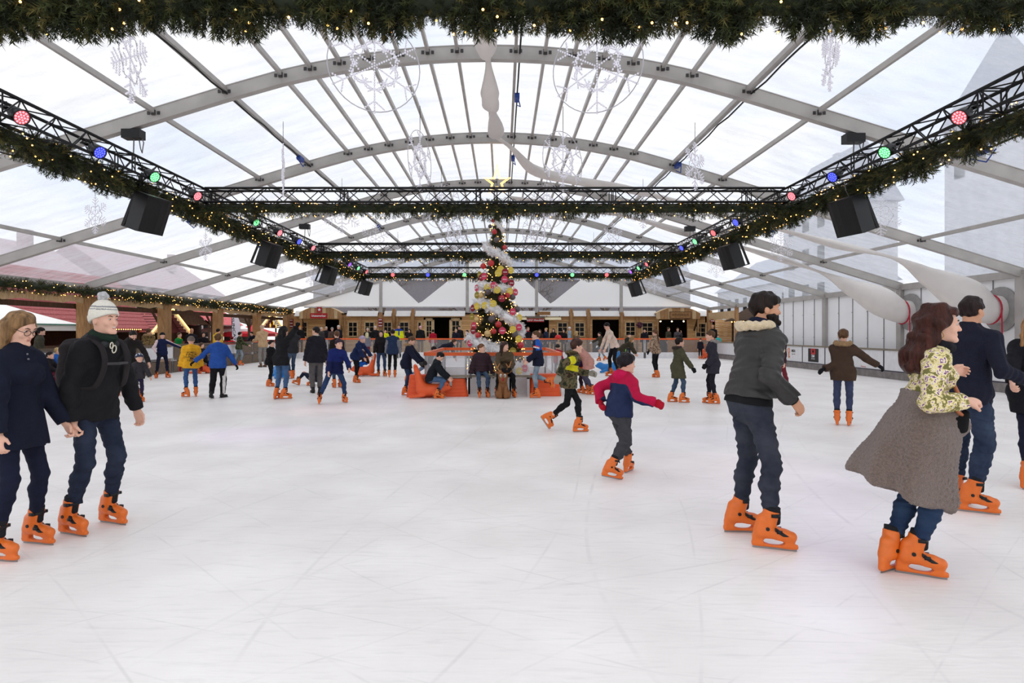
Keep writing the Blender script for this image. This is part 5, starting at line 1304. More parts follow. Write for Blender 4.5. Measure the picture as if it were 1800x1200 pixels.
for t in np.linspace(-2, 2, 9): MB().sphere((0, t, -.04 * (int(t * 3) % 2)), .04, 8, 5).obj('bulb', BULB, o)
def tent(label, x, y, r, eave, top, m, trimm=None, cat='parasol', name='market_parasol'):
    o = thing(name, label, cat, (x, y, 0))
    n = 4; c = [(r * sx, r * sy, eave) for sx, sy in ((-1, -1), (1, -1), (1, 1), (-1, 1))]
    k = MB()
    for a, b in zip(c, c[1:] + c[:1]):
        for i in range(6):
            f = lambda p, t: np.array([p[0] * (1 - t), p[1] * (1 - t), eave + (top - eave) * (t ** 1.15)])
            k.add([f(a, i / 6), f(b, i / 6), f(b, (i + 1) / 6), f(a, (i + 1) / 6)], [(0, 1, 2, 3)])
    k.obj('canopy', m, o, smooth=False)
    v = MB()
    for a, b in zip(c, c[1:] + c[:1]): v.add([a, b, (b[0], b[1], eave - .22), (a[0], a[1], eave - .22)], [(3, 2, 1, 0)])
    v.obj('valance', m, o)
    if trimm:
        v = MB()
        for a, b in zip(c, c[1:] + c[:1]): v.bar(np.array(a) * [1.01, 1.01, 1], np.array(b) * [1.01, 1.01, 1], .02, .05)
        v.obj('green_band', trimm, o)
    MB().tube([(0, 0, 0), (0, 0, top)], .05, 8).obj('pole', WOODD, o); return o
tent('large white market parasol with a green band at the far left', -17.9, 21.6, 2.1, 1.85, 2.75, WHITEC, mat('green_band', (96, 150, 136), .6))
tent('white market parasol between the posts left of the beach flag', -19.0, 44.5, 1.6, 1.8, 2.4, WHITEC)
tent('red market parasol behind the beach flag', -17.6, 44.0, 1.5, 1.5, 2.1, mat('red_canvas', (196, 30, 44), .7))
# beach flag
o = thing('beach_flag', 'white feather flag with vertical dark lettering behind the left posts', 'flag', (-15.6, 36.2, 0))
poly = [(0, .7), (.42, .85), (.5, 1.6), (.44, 2.2), (.28, 2.6), (.1, 2.72), (0, 2.7)]
MB().prism(poly, (0, 0, 0), (1, 0, 0), (0, 0, 1), (0, 1, 0), .012).obj('cloth', mat('flag_white', (228, 226, 238), .7, var=.02), o)
MB().tube([(-.02, 0, 0), (-.02, 0, 2.6), (.1, 0, 2.75), (.3, 0, 2.64)], .014, 6).box((0, 0, .03), (.5, .5, .06)).obj('pole', BLACKM, o)
lettering('SUNCAY', .2, mat('flag_print', (40, 40, 52), .6), (.1, -.012, 1.75), (.1, 0, -1), (1, 0, .1), o, width=1.35)

# ---------------------------------------------------------------- beyond the tent: houses, trees
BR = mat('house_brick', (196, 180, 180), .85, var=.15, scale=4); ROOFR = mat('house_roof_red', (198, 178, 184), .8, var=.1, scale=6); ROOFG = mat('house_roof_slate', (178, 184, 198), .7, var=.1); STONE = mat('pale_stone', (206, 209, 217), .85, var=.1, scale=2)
def house(label, x, y, w, d, h, ridge, wall, roof, axis=0):
    o = thing('house', label, 'building', (x, y, 0))
    MB().box((0, 0, h / 2), (w, d, h)).obj('wall', wall, o)
    r = MB()
    if axis == 0: r.prism([(-w / 2 - .3, h), (w / 2 + .3, h), (0, ridge)], (0, -d / 2 - .3, 0), (1, 0, 0), (0, 0, 1), (0, 1, 0), d + .6)
    else: r.prism([(-d / 2 - .3, h), (d / 2 + .3, h), (0, ridge)], (-w / 2 - .3, 0, 0), (0, 1, 0), (0, 0, 1), (1, 0, 0), w + .6)
    r.obj('roof', roof, o)
    sx = -1 if x > 0 else 1
    for yy in np.arange(-d / 2 + 1.2, d / 2 - .8, 2.2):
        for zz in np.arange(1.8, h - .8, 2.6): MB().box((sx * w / 2, yy, zz), (.08, .9, 1.3)).obj('window', PANE, o)
    MB().box((w * .2, d * .2, ridge - .3), (.6, .6, 1.6)).obj('chimney', wall, o)
    return o
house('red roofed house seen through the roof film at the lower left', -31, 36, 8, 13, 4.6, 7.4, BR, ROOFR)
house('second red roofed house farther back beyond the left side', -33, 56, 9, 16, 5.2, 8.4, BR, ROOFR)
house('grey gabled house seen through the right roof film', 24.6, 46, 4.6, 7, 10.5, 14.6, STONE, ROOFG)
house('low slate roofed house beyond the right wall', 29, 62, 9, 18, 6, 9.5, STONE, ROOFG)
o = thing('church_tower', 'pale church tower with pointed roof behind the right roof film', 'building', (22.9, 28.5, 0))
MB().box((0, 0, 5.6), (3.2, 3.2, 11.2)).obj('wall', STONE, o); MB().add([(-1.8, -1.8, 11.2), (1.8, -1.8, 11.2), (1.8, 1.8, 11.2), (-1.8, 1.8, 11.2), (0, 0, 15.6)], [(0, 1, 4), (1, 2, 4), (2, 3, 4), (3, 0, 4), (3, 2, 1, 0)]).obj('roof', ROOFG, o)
for s in (-.6, .6): MB().box((-1.62, s, 9.5), (.06, .6, 1.5)).obj('window', PANE, o)
BARK = mat('bare_bark', (96, 84, 76), .9, var=.2); TWIG = mat('bare_twigs', (128, 118, 112), .9)
def bare_tree(label, x, y, h, seed):
    rs = np.random.RandomState(seed); o = thing('bare_tree', label, 'tree', (x, y, 0), 0, 'leafless trees behind the back gable')
    tr_, tw = MB(), MB(); tr_.tube([(0, 0, 0), (.1, 0, h * .4), (.05, .1, h * .7)], [h * .03, h * .022, h * .01], 8)
    def grow(p, d, L, r, n):
        q = p + d * L; (tr_ if n > 1 else tw).tube([p, q], [r, r * .65], 5, cap=False)
        if n == 0: return
        for k in range(3):
            nd = nrm(d + rs.normal(size=3) * .55 + np.array([0, 0, .12])); grow(p + d * L * (.55 + .45 * rs.rand()), nd, L * .72, r * .6, n - 1)
    for k in range(7): a = rs.rand() * 6.28; grow(np.array([0.05, 0, h * (.3 + .06 * k)]), nrm(np.array([math.cos(a), math.sin(a), .9])), h * .22, h * .012, 4)
    tr_.obj('trunk', BARK, o); tag(tw.obj('twigs', TWIG, o), kind='stuff')
house('added grey building that darkens the clear windows of the back gable', 0, 88, 50, 10, 8.5, 12.5, mat('grey_backdrop', (128, 124, 128), .9), ROOFG, 1)  # added grey mass, blocks the bright sky behind the V windows
for i, (x, y, h) in enumerate(((-11, 58, 7.5), (-4, 68, 8.5), (2.5, 54, 6.5), (11, 66, 8.5))): bare_tree('leafless tree %s behind the back gable' % ('outside the left V window', 'just right of the left V window', 'outside the right V window', 'right of the right V window')[i], x, y, h, i + 2)
for i, (x, y, h) in enumerate(((-24.5, 40, 4.2), (-25.5, 45.5, 4.6), (-26, 51, 4.6), (-23, 24, 4.0))):
    o = thing('fir_tree', '%s bushy fir with warm lights behind the stalls' % ('nearest', 'second', 'farthest', 'far left')[i], 'tree', (x, y, 0), 0, 'lit firs behind the stalls'); rs = np.random.RandomState(30 + i); n = 700
    zz = .4 + (h - .5) * (1 - np.sqrt(rs.rand(n))); a = rs.rand(n) * 6.283; R = 1.7 * (1 - zz / h) * .6 + .05
    V, Fc, mi = scatter_sprigs(np.stack([np.cos(a) * R, np.sin(a) * R, zz], 1), np.stack([np.cos(a), np.sin(a), rs.normal(size=n) * .3], 1), 1.6 + rs.rand(n) * (1 - zz / h) * 2.4, sprig(20, .3, .13, .016, 4), rs)
    link('foliage', mesh_np('foliage', V, Fc, FIR, mi), o); MB().tube([(0, 0, 0), (0, 0, h * .9)], [.12, .03], 8).obj('trunk', BARK, o)
    b = MB()
    for k in range(60): q = .5 + (h - .7) * rs.rand(); t = rs.rand() * 6.283; r = 1.75 * (1 - q / h) + .1; b.sphere((math.cos(t) * r, math.sin(t) * r, q), .04, 6, 4)
    tag(b.obj('fairy_lights', BULB, o), kind='stuff')

# ---------------------------------------------------------------- sky, camera
w = bpy.data.worlds.new('overcast_sky'); SC.world = w; w.use_nodes = True; nt = w.node_tree; N = nt.nodes; L = nt.links
bg = N['Background']; tc = N.new('ShaderNodeTexCoord'); mp = N.new('ShaderNodeMapping'); mp.inputs['Scale'].default_value = (1, 1, 2.2); L.new(tc.outputs['Generated'], mp.inputs['Vector'])
nz = N.new('ShaderNodeTexNoise'); nz.inputs['Scale'].default_value = 2.6; nz.inputs['Detail'].default_value = 6; L.new(mp.outputs['Vector'], nz.inputs['Vector'])
rp = N.new('ShaderNodeValToRGB'); rp.color_ramp.elements[0].position = .36; rp.color_ramp.elements[1].position = .56; rp.color_ramp.elements[0].color = (.74, .82, .95, 1); rp.color_ramp.elements[1].color = (1, .985, .97, 1)
L.new(nz.outputs['Fac'], rp.inputs['Fac']); L.new(rp.outputs['Color'], bg.inputs['Color']); bg.inputs['Strength'].default_value = 1.0
cam = bpy.data.cameras.new('camera'); co = bpy.data.objects.new('camera', cam); COL.objects.link(co)
co.location = (0, 0, CH); co.rotation_euler = (math.pi / 2, 0, 0); cam.sensor_width = 36; cam.lens = F / 1800 * 36; cam.shift_x = (900 - VX) / 1800; cam.shift_y = -(600 - VY) / 1800; cam.clip_end = 400
SC.camera = co
vs = SC.view_settings; vs.view_transform = 'Standard'; vs.look = 'None'; vs.gamma = 1; vs.exposure = .44
cy = SC.cycles; cy.use_adaptive_sampling = True; cy.adaptive_threshold = .035; cy.max_bounces = 6; cy.diffuse_bounces = 3; cy.glossy_bounces = 2; cy.transmission_bounces = 4; cy.transparent_max_bounces = 12; cy.use_denoising = True; cy.caustics_reflective = False; cy.caustics_refractive = False
# ---------------------------------------------------------------- everybody on and around the ice
def multi(key, cols, scale, rough=.85, stretch=None, detail=2.0, vor=False):
    if key in MATS: return MATS[key]
    m = bpy.data.materials.new(key); m.use_nodes = True; nt = m.node_tree; N = nt.nodes; L = nt.links; b = N['Principled BSDF']; b.inputs['Roughness'].default_value = rough; b.inputs['Specular IOR Level'].default_value = .2
    tc = N.new('ShaderNodeTexCoord'); mp = N.new('ShaderNodeMapping'); L.new(tc.outputs['Object'], mp.inputs['Vector'])
    if stretch: mp.inputs['Scale'].default_value = stretch
    if vor:
        nz = N.new('ShaderNodeTexNoise'); nz.inputs['Scale'].default_value = scale * .8; L.new(mp.outputs['Vector'], nz.inputs['Vector'])
        v = N.new('ShaderNodeTexVoronoi'); v.inputs['Scale'].default_value = scale; mx = N.new('ShaderNodeMix'); mx.data_type = 'VECTOR'; mx.inputs['Factor'].default_value = .12
        L.new(mp.outputs['Vector'], mx.inputs['A']); L.new(nz.outputs['Color'], mx.inputs['B']); L.new(mx.outputs['Result'], v.inputs['Vector']); src = v.outputs['Distance']; lo, hi = .1, .75
    else:
        nz = N.new('ShaderNodeTexNoise'); nz.inputs['Scale'].default_value = scale; nz.inputs['Detail'].default_value = detail; L.new(mp.outputs['Vector'], nz.inputs['Vector']); src = nz.outputs['Fac']; lo, hi = .34, .66
    rp = N.new('ShaderNodeValToRGB'); rp.color_ramp.interpolation = 'CONSTANT'; e = rp.color_ramp.elements
    while len(e) < len(cols): e.new(.5)
    for i, c in enumerate(cols): e[i].position = 0 if i == 0 else lo + (hi - lo) * i / len(cols); e[i].color = lin(c)
    L.new(src, rp.inputs['Fac']); L.new(rp.outputs['Color'], b.inputs['Base Color']); MATS[key] = m; return m
CAMO = multi('camouflage', [(40, 42, 30), (74, 72, 50), (104, 92, 66), (58, 46, 34)], 11)
CAMO2 = multi('camouflage_green', [(30, 38, 26), (60, 72, 44), (92, 96, 64), (40, 34, 26)], 10)
LEO = multi('leopard_print', [(60, 44, 36), (96, 74, 60), (176, 148, 124), (190, 166, 142), (120, 92, 74)], 26)
FLORAL = multi('floral_print', [(104, 62, 104), (158, 116, 150), (238, 230, 214), (224, 206, 142), (232, 218, 170), (186, 172, 112), (116, 112, 66)], 27, .8, None, 5, True)
NAVY, BLACK, CHAR, DJEAN, BJEAN, LJEAN = (19, 23, 40), (20, 20, 23), (44, 43, 44), (30, 40, 66), (56, 80, 116), (122, 148, 178)
LEATHER = mat('charcoal_leather', (50, 49, 48), .5, var=.2, scale=7, bump=.25, bscale=26, spec=.35)
SHEAR = mat('cream_shearling', (214, 194, 160), .95, var=.12, scale=40, bump=.6, bscale=90, sheen=.4)
FLEECE = mat('taupe_fleece', (126, 102, 90), .98, var=.34, scale=85, bump=1.0, bscale=230, sheen=.5)
FUR = {'tan': mat('fur_tan', (158, 128, 92), .95, var=.3, scale=40, bump=.8, bscale=120), 'grey': mat('fur_grey', (150, 144, 140), .95, var=.3, scale=40, bump=.8, bscale=120), 'dark': mat('fur_dark', (52, 42, 38), .95, var=.3, scale=40, bump=.8, bscale=120)}
HD, HB, HL, HG, HBL = (30, 21, 18), (86, 60, 40), (128, 98, 66), (196, 190, 182), (186, 156, 108)
def gxy(px, py): g = ground(px, py); return (g[0], g[1])

# --- the couple at the left edge
a, b = gxy(-6, 985), gxy(62, 955); base = np.array([(a[0] + b[0]) / 2 + .02, (a[1] + b[1]) / 2, 0])
p = Person(base, 50, 1.66, feet=((.1, 0, 0, 6, 0, a), (.1, 0, 0, -10, 0, b)), po=(0, -.03), crouch=.975, lean=2, hp=22, hy=-8, fem=True, ppm=245, arms=(('p', -4, 772, 4.15), ('p', 115, 743, 4.75)), elbow=((.5, -.8, -.4), (.4, -.6, -.7)), hands=(.5, .8), palm=(None, (-.3, .2, -1)))
p.build('person in navy coat and glasses, hand in hand with the bobble hat man').eyebrows(HB)
p.jacket(fabric(NAVY), t=.03, hem=.2, flare=.015, collar=.025, cw=.012, wr=.008, end=.98).trousers(fabric((22, 26, 46)), e=.006, wr=.004).hair(HL, 'long', length=.24, fringe=.068).glasses(BLACKP)
m = MB()
for i, (u, f) in enumerate(((.02, .03), (-.04, .06))): m.sphere(p.neck - p.b + p.sf * (.085 + f * .3) + p.sr * .03 - p.t2 * (.02 + i * .035), .008, 8, 5)
m.obj('snap_button', mat('snap_grey', (120, 120, 124), .3, metal=.5), p.root)
p1 = p
a, b = gxy(124, 939), gxy(194, 919); base = np.array([(a[0] + b[0]) / 2, (a[1] + b[1]) / 2, 0])
p = Person(base, 45, 1.745, feet=((.1, 0, 0, 8, 0, a), (.1, 0, 0, -8, 0, b)), po=(0, .03), crouch=.97, lean=7, hp=2, hy=-2, ppm=222, w=1.05, arms=(('p', 129, 740, 4.79), ('p', 243, 728, 5.35)), elbow=((.7, -.8, -.2), (.7, -.5, -.5)), hands=(.8, .5), palm=((-.3, .2, 1), None))
p.build('person in white bobble hat and black jacket with backpack, skating hand in hand').eyebrows(HB)
p.jacket(fabric((24, 24, 27)), t=.03, hem=.1, collar=.05, wr=.009, hood=True).trousers(denim(DJEAN), e=.01, wr=.008)
p.ch('hood_collar', [rc(p.neck - p.sf * .05 + p.sr * .07, p.neck + p.sf * .075 + p.sr * .05 - p.t2 * .02, .035, k=.03), rc(p.neck - p.sf * .05 - p.sr * .07, p.neck + p.sf * .075 - p.sr * .05 - p.t2 * .02, .035, k=.03), rc(p.neck - p.sf * .07 + p.sr * .06, p.neck - p.sf * .07 - p.sr * .06, .045, k=.03)], fabric((52, 54, 56)), wrinkle(.006, 40, 1))
p.scarf(fabric((26, 42, 34)), .03, .01, 'neck_warmer')
def stripes(s, c):
    u = (c - s.hc) @ s.hu / s.q; return ((np.abs(u - .105) < .006) | (np.abs(u - .085) < .004)).astype(int)
p.beanie([mat('white_knit', (232, 228, 216), .95, var=.06, scale=60, bump=.5, bscale=160), mat('grey_knit', (150, 150, 152), .95)], .016, mat('pompom_grey', (186, 186, 188), .95, var=.3, scale=60, bump=.6, bscale=100)  , .022, stripes, brow=.03, ear=-.07)
m = MB(); c0 = p.neck - p.b + p.sf * .13 - p.t2 * .05 + p.sr * .0
m.tube([c0 + (p.sr * math.cos(q) * .02 + p.t2 * math.sin(q) * .03) for q in np.linspace(0, 6.2, 14)], .005, 6); m.tube([c0 + p.sr * .03 + p.t2 * .03 + (p.sr * math.cos(q) * .014 + p.t2 * math.sin(q) * .024) for q in np.linspace(0, 6.2, 12)], .0045, 6); m.obj('cord_loop', mat('cord_cream', (226, 220, 200), .6), p.root, smooth=True)
m = MB(); m.tube([p.H(x, .0955 - abs(x) * .45, -.058 + abs(x) * .25) - p.b for x in (-.022, -.012, 0, .012, .022)], [.002, .0045, .0055, .0045, .002], 6); m.obj('teeth', mat('teeth', (226, 220, 210), .3, var=0), p.root, smooth=True)
# his backpack
o = thing('backpack', 'dark backpack worn by the man in the white bobble hat', 'backpack', p.chest - p.sf * .2)
B0 = p.chest - p.sf * .2; ch = lambda nme, pr, m, d=None: link(nme, mesh_np(nme, (lambda v: v[0] - B0)(w := mesh_sdf(pr, .009, d)), w[1], m, None, True), o)
ax = (p.sr, p.sf, p.t2); BP = fabric((40, 36, 38))
ch('bag', [rbox(p.chest - p.sf * .2 - p.t2 * .1, ax, (.145, .075, .24), .065), rbox(p.chest - p.sf * .265 - p.t2 * .18, ax, (.1, .035, .12), .03, k=.03)], BP, wrinkle(.006, 26, 2))
for i, sg in ((0, 1), (1, -1)):
    q = [p.sh[i] - p.sr * sg * .055 + p.t2 * .045 - p.sf * .11, p.sh[i] - p.sr * sg * .055 + p.t2 * .082, p.sh[i] - p.sr * sg * .06 + p.t2 * .03 + p.sf * .12, p.chest - p.t2 * .02 + p.sr * sg * .11 + p.sf * .165, p.waist + p.t2 * .02 + p.sr * sg * .14 + p.sf * .12, p.waist + p.sr * sg * .185 - p.sf * .01, p.waist + p.sr * sg * .15 - p.sf * .14]
    m = MB(); m.tube([v - B0 for v in catmull(q, 5)], .013, 8, sx=2.2); m.obj('shoulder_strap', BP, o, smooth=True)
m = MB(); m.tube([v - B0 for v in (p.chest + p.sr * .1 + p.sf * .172, p.chest + p.sf * .185, p.chest - p.sr * .1 + p.sf * .172)], .012, 6); m.obj('chest_strap', fabric((70, 68, 70)), o)

# --- the bearded man in the bomber jacket
a, b = gxy(1353, 964), gxy(1300, 935); base = np.array([(a[0] + b[0]) / 2, (a[1] + b[1]) / 2, 0])
p = Person(base, 122, 1.82, feet=((.1, 0, 0, 30, 0, a), (.1, 0, 0, -14, 0, b)), po=(0, -.03), crouch=.985, lean=9, hp=3, hy=-14, ppm=232, w=1.08, skin='tan', arms=(('p', 1394, 704, 4.45), ('p', 1368, 688, 5.15)), elbow=((.5, -.9, -.1), (.3, -.6, -.5)), hands=(.55, .5), palm=((-.8, -.4, -.1), None))
p.build('person with beard in charcoal bomber jacket with cream collar, skating away').eyebrows(HD)
p.jacket(LEATHER, bulk=1.1, t=.03, hem=-.06, collar=.0, wr=.011, flare=.012, end=.93, cuff=.03).trousers(denim((44, 52, 72)), e=.012, wr=.01)
p.ch('waistband', p.pelvis(.03) + [keep(p.pel - p.t1 * .0, -p.t1), keep(p.pel + p.t1 * .075, p.t1)], fabric(BLACK))
for i in (0, 1): p.ch('cuff', [rc(p.el[i] + (p.wr[i] - p.el[i]) * .9, p.wr[i] + p.hd[i][0] * .005, .047, .042, ca=True, cb=True)], fabric(BLACK))
p.fur(SHEAR, .034); p.ch('collar_lapel', [rc(p.neck + p.sr * s * .1 + p.sf * .03, p.chest + p.t2 * .05 + p.sr * s * .06 + p.sf * .14, .042, .035, k=.02) for s in (1, -1)], SHEAR, curls(.004, 70))
p.scarf(fabric((22, 24, 46)), .036, .012, 'hood_collar').hair(HD, 'top', .005).beard(HD)

# --- the woman with the fleece coat tied round her waist
a, b = gxy(1610, 1010), gxy(1566, 1002); base = np.array([(a[0] + b[0]) / 2, (a[1] + b[1]) / 2, 0])
p = Person(base, 98, 1.70, feet=((.1, 0, 0, 4, 0, a), (.1, 0, 0, 52, 0, b)), po=(0, .1), crouch=.975, lean=8, hp=4, hy=-4, fem=True, ppm=270, arms=(('p', 1694, 706, 3.85), ('p', 1668, 655, 4.45)), elbow=((.6, -.4, -.8), (.6, -.5, -.6)), hands=(.95, .5), palm=((-.5, 0, -.9), None))
p.build('person with curly dark hair in floral blouse, fleece coat tied round the waist').eyebrows(HD)
p.jacket(FLORAL, t=.024, hem=-.0, collar=.03, wr=.011, bulk=1.02, end=.9, cuff=.03).trousers(denim((34, 58, 96)), e=.01, wr=.006).scarf(fabric((24, 24, 32)), .028, .01)
p.hair((60, 32, 26), 'curly', length=.22)
m = MB(); m.tube([p.H(.084, -.008, -.05) - p.b + (p.hf * math.sin(q) - p.hu * math.cos(q)) * .022 - p.hu * .02 for q in np.linspace(0, 6.283, 16)], .0022, 6); m.obj('hoop_earring', mat('gold', (212, 178, 96), .25, metal=.9), p.root)
w0 = p.waist + p.t1 * .055; hm = p.pel - p.f * .13 - p.u * .37; fr = p.pel + p.f * .075 - p.u * .44
pr = [rc(w0, p.pel - p.u * .04, .155, .2, k=.05, flat=(p.hipf, .86)), rc(p.pel - p.u * .04, hm, .2, .25, k=.08, flat=(p.r, .85)), rc(p.pel - p.u * .04, fr, .17, .15, k=.1), rc(p.pel - p.f * .06, hm - p.f * .14 + p.u * .05, .15, .16, k=.06),
      rc(w0 + p.hipf * .1 + p.r * .07, w0 + p.hipf * .17 - p.u * .16, .065, .075, k=.03), rc(w0 - p.r * .12, w0 + p.hipf * .16 - p.u * .02, .06, .07, k=.03), rc(w0 + p.r * .12 - p.hipf * .02, w0 + p.hipf * .15 + p.r * .04, .055, .06, k=.03)]
pr += p.pelvis(.055) + p.torso(.0)[:0]
nn = nrm(-p.u + p.f * -.42); pr.append(keep(hm - p.u * .04 + p.f * .02, nn)); pr.append(keep(w0 + p.t1 * .03, p.t1))
fold_ = lambda q: .02 * np.sin((q @ p.r.astype(np.float32)) * 22 + (q @ p.f.astype(np.float32)) * 26) * np.clip(((p.pel[2] - .0) - q[..., 2]) * 2.5, 0, 1) + curls(.0028, 190)(q) + curls(.0016, 130)(q[..., [1, 2, 0]])
p.ch('fleece_coat', pr, FLEECE, fold_, vox=.0066)
o = thing('shoulder_bag', 'small black shoulder bag with tan strap worn over the tied fleece coat', 'bag', w0 + p.hipf * .17); B0 = w0 + p.hipf * .17
v, q = mesh_sdf([rbox(w0 + p.hipf * .17 - p.u * .13, (p.r, p.hipf, p.u), (.1, .05, .075), .03)], .009); link('bag', mesh_np('bag', v - B0, q, fabric((18, 18, 20)), None, True), o)
m = MB(); m.tube([v - B0 for v in catmull([w0 + p.sf * .13 + p.sr * .06 + p.t2 * .1, w0 + p.sf * .16 + p.sr * .1 + p.t2 * .03, w0 + p.r * .15 + p.hipf * .14 - p.u * .05, w0 + p.hipf * .2 + p.r * .06 - p.u * .1], 6)], .012, 6); m.obj('strap', mat('tan_strap', (172, 102, 64), .5), o, smooth=True)

# --- the man in the navy sweater and the long haired skater at the right edge
a, b = gxy(1712, 900), gxy(1680, 888); base = np.array([(a[0] + b[0]) / 2, (a[1] + b[1]) / 2, 0])
p = Person(base, 150, 1.83, feet=((.1, 0, 0, 52, 0, a), (.1, 0, 0, -8, 0, b)), po=(.02, -.02), crouch=.985, lean=6, hp=4, hy=-5, ppm=200, w=1.05, skin='tan', arms=(('p', 1806, 668, 5.3), ('p', 1690, 650, 5.75)), elbow=((.4, -.4, -.9), (.5, -.5, -.6)), hands=(.5, .5))
p.build('person from behind in navy knit sweater and rolled jeans at the right').jacket(mat('navy_knit', (21, 24, 42), .95, var=.2, scale=20, bump=.5, bscale=130), t=.016, hem=.08, collar=.07, wr=.009).trousers(denim((38, 54, 86)), e=.016, wr=.012).hair((34, 22, 20), 'short', .012)
a, b = gxy(1806, 858), gxy(1826, 852); base = np.array([(a[0] + b[0]) / 2, (a[1] + b[1]) / 2, 0])
p = Person(base, 160, 1.72, feet=((.1, 0, 0, 0, 0, b), (.1, 0, 0, 0, 0, a)), lean=5, fem=True, ppm=174, arms=((10, 14, 20, 8), ('p', 1777, 692, 6.1)), elbow=(None, (.5, -.6, -.4)), hands=(.5, .6))
p.build('person at the right edge in black coat with long fair hair').jacket(fabric((22, 22, 28)), t=.028, hem=.22, collar=.05, wr=.006).trousers(fabric((24, 26, 46)), e=.01).hair((150, 112, 76), 'long', length=.24)

# --- two boys in the middle distance
a, b = gxy(1076, 843), gxy(1104, 829); base = np.array([(a[0] + b[0]) / 2, (a[1] + b[1]) / 2, 0])
p = Person(base, 128, 1.28, feet=((.1, 0, .02, 22, 12, a), (.1, 0, 0, 28, 0, b)), po=(.0, -.02), crouch=.93, lean=10, hp=6, hy=-16, ppm=159, w=1.05, arms=(('p', 1150, 708, 6.6), ('p', 1056, 706, 6.95)), elbow=((.5, -.6, -.6), (.5, -.6, -.6)), hands=(.6, .6), hs=1.06)
def zz(s, c):
    t = s.tu(c); red = t > .3
    for i, sg in ((0, 1), (1, -1)):
        d, at_ = s.armt(c, i); ax = np.where((at_ < 1)[:, None], s.sh[i], s.el[i]); out = (c - s.sh[i]) @ (s.sr * sg); dirn = nrm(s.wr[i] - s.sh[i]); rel = c - s.sh[i]; perp = rel - (rel @ dirn)[:, None] * dirn
        red |= (d < .075) & (at_ > .12) & (perp @ nrm(s.sr * sg * .8 + s.u * .7) > .0)
    return np.where(red, 1, 0)
p.build('person, small boy in crimson and navy jacket with red mittens, skating').jacket([fabric((34, 44, 76)), fabric((176, 18, 62))], t=.035, hem=.07, collar=0, wr=.008, hood=True, zones=zz).trousers(fabric((62, 62, 66)), e=.02, wr=.012).hair((28, 21, 26), 'top', .008).gloves(fabric((170, 18, 40)), .01)
p.ch('hood', [ell(p.neck - p.sf * .06 + p.t2 * .005, (p.sr, p.sf, p.t2), (.1, .07, .06), k=.03), rc(p.neck + p.sr * .07 + p.sf * .03, p.neck - p.sr * .0 - p.sf * .06, .04, k=.03), rc(p.neck - p.sr * .07 + p.sf * .03, p.neck - p.sf * .06, .04, k=.03)], fabric((196, 20, 76)))
b = gxy(1018, 759); a = gxy(968, 755); base = np.array([(a[0] + b[0]) / 2, (a[1] + b[1]) / 2, 0])
p = Person(base, 104, 1.46, feet=((.08, -.32, .07, 0, 55, a), (.08, .2, 0, 0, 0, b)), po=(0, .08), crouch=.9, lean=12, hp=6, hy=6, ppm=111, arms=(('p', 982, 660, 9.7), ('p', 1036, 656, 10.2)), elbow=((.4, -.9, -.2), (.5, -.5, -.6)), hands=(.4, .5))
def zc(s, c):
    t = s.tu(c); o = np.where((t > .285) & (t < .35), 1, np.where((t > .19) & (t <= .285), 2, 0))
    for i in (0, 1):
        d, at_ = s.armt(c, i); m_ = (d < .07) & (at_ > .2); o = np.where(m_, np.where(at_ < .62, 2, 0), o)
    return o
p.build('person, boy in camouflage jacket with black and yellow bands, striding right').jacket([CAMO, fabric((26, 26, 34)), fabric((206, 198, 36))], t=.03, hem=.11, collar=.0, wr=.007, hood=True, zones=zc).fur(multi('camo_lining', [(70, 58, 40), (110, 94, 64), (50, 44, 32)], 14), .035).trousers(fabric(BLACK), e=.006).hair((66, 42, 34), 'top', .006).gloves(fabric((150, 146, 134)), .012)

# --- generic wearer: everybody else
def who(label, px, py, yaw, h, coat=BLACK, trou=DJEAN, hair=HB, style='short', jk=None, tk=None, beanie=None, pom=None, fur=None, gloves=None, scarf=None, base=None, group=None, shoes=None, beard=None, zones=None, helmet=None, glasses=False, length=.2, **kw):
    base = ground(px, py) if base is None else np.asarray(base, float)
    skates = shoes is None; kw.setdefault('ppm', F / base[1])
    q = Person(base, yaw, h, skates=skates, **kw); q.shoecol = shoes
    q.build(label, group)
    fab = lambda c: c if not isinstance(c, tuple) else fabric(c)
    J = dict(t=.026, hem=.1, collar=.04, wr=.006); J.update(jk or {})
    q.jacket([fab(c) for c in coat] if isinstance(coat, list) else fab(coat), zones=zones, **J)
    T = dict(e=.008); T.update(tk or {})
    q.trousers([fab(c) for c in trou] if isinstance(trou, list) else denim(trou) if trou in (DJEAN, BJEAN, LJEAN) else fab(trou), **T)
    if fur: q.fur(FUR[fur])
    if helmet: q.beanie(helmet[0], .02, zones=helmet[1] if len(helmet) > 1 else None, name='helmet', brow=.03)
    elif beanie: q.beanie(fab(beanie), .013, fab(pom) if pom else None)
    if hair and not (helmet and style == 'short'): q.hair(hair, style, length=length)
    if gloves: q.gloves(fab(gloves), .008)
    if scarf: q.scarf(fab(scarf))
    if beard: q.beard(beard)
    if q.vox < .0145 and hair: q.eyebrows(hair)
    if glasses: q.glasses(BLACKP)
    return q
LONG = dict(hem=.3, flare=.02, legs=.3)
who('person in brown parka with fur trimmed hood, arms held out, skating away', 1482, 747, 178, 1.56, (66, 50, 40), (58, 64, 92), HB, fem=True, jk=dict(hem=.14, t=.034, hood=True, collar=0), fur='tan', gloves=BLACK, arms=(('p', 1546, 644, 10.5), ('p', 1449, 648, 10.6)), feet=((.1, 0, 0, 5, 0), (.1, 0, 0, 5, 0)), elbow=((.4, -.3, -.9), (.3, -.4, -.8)), lean=3, w=.94)
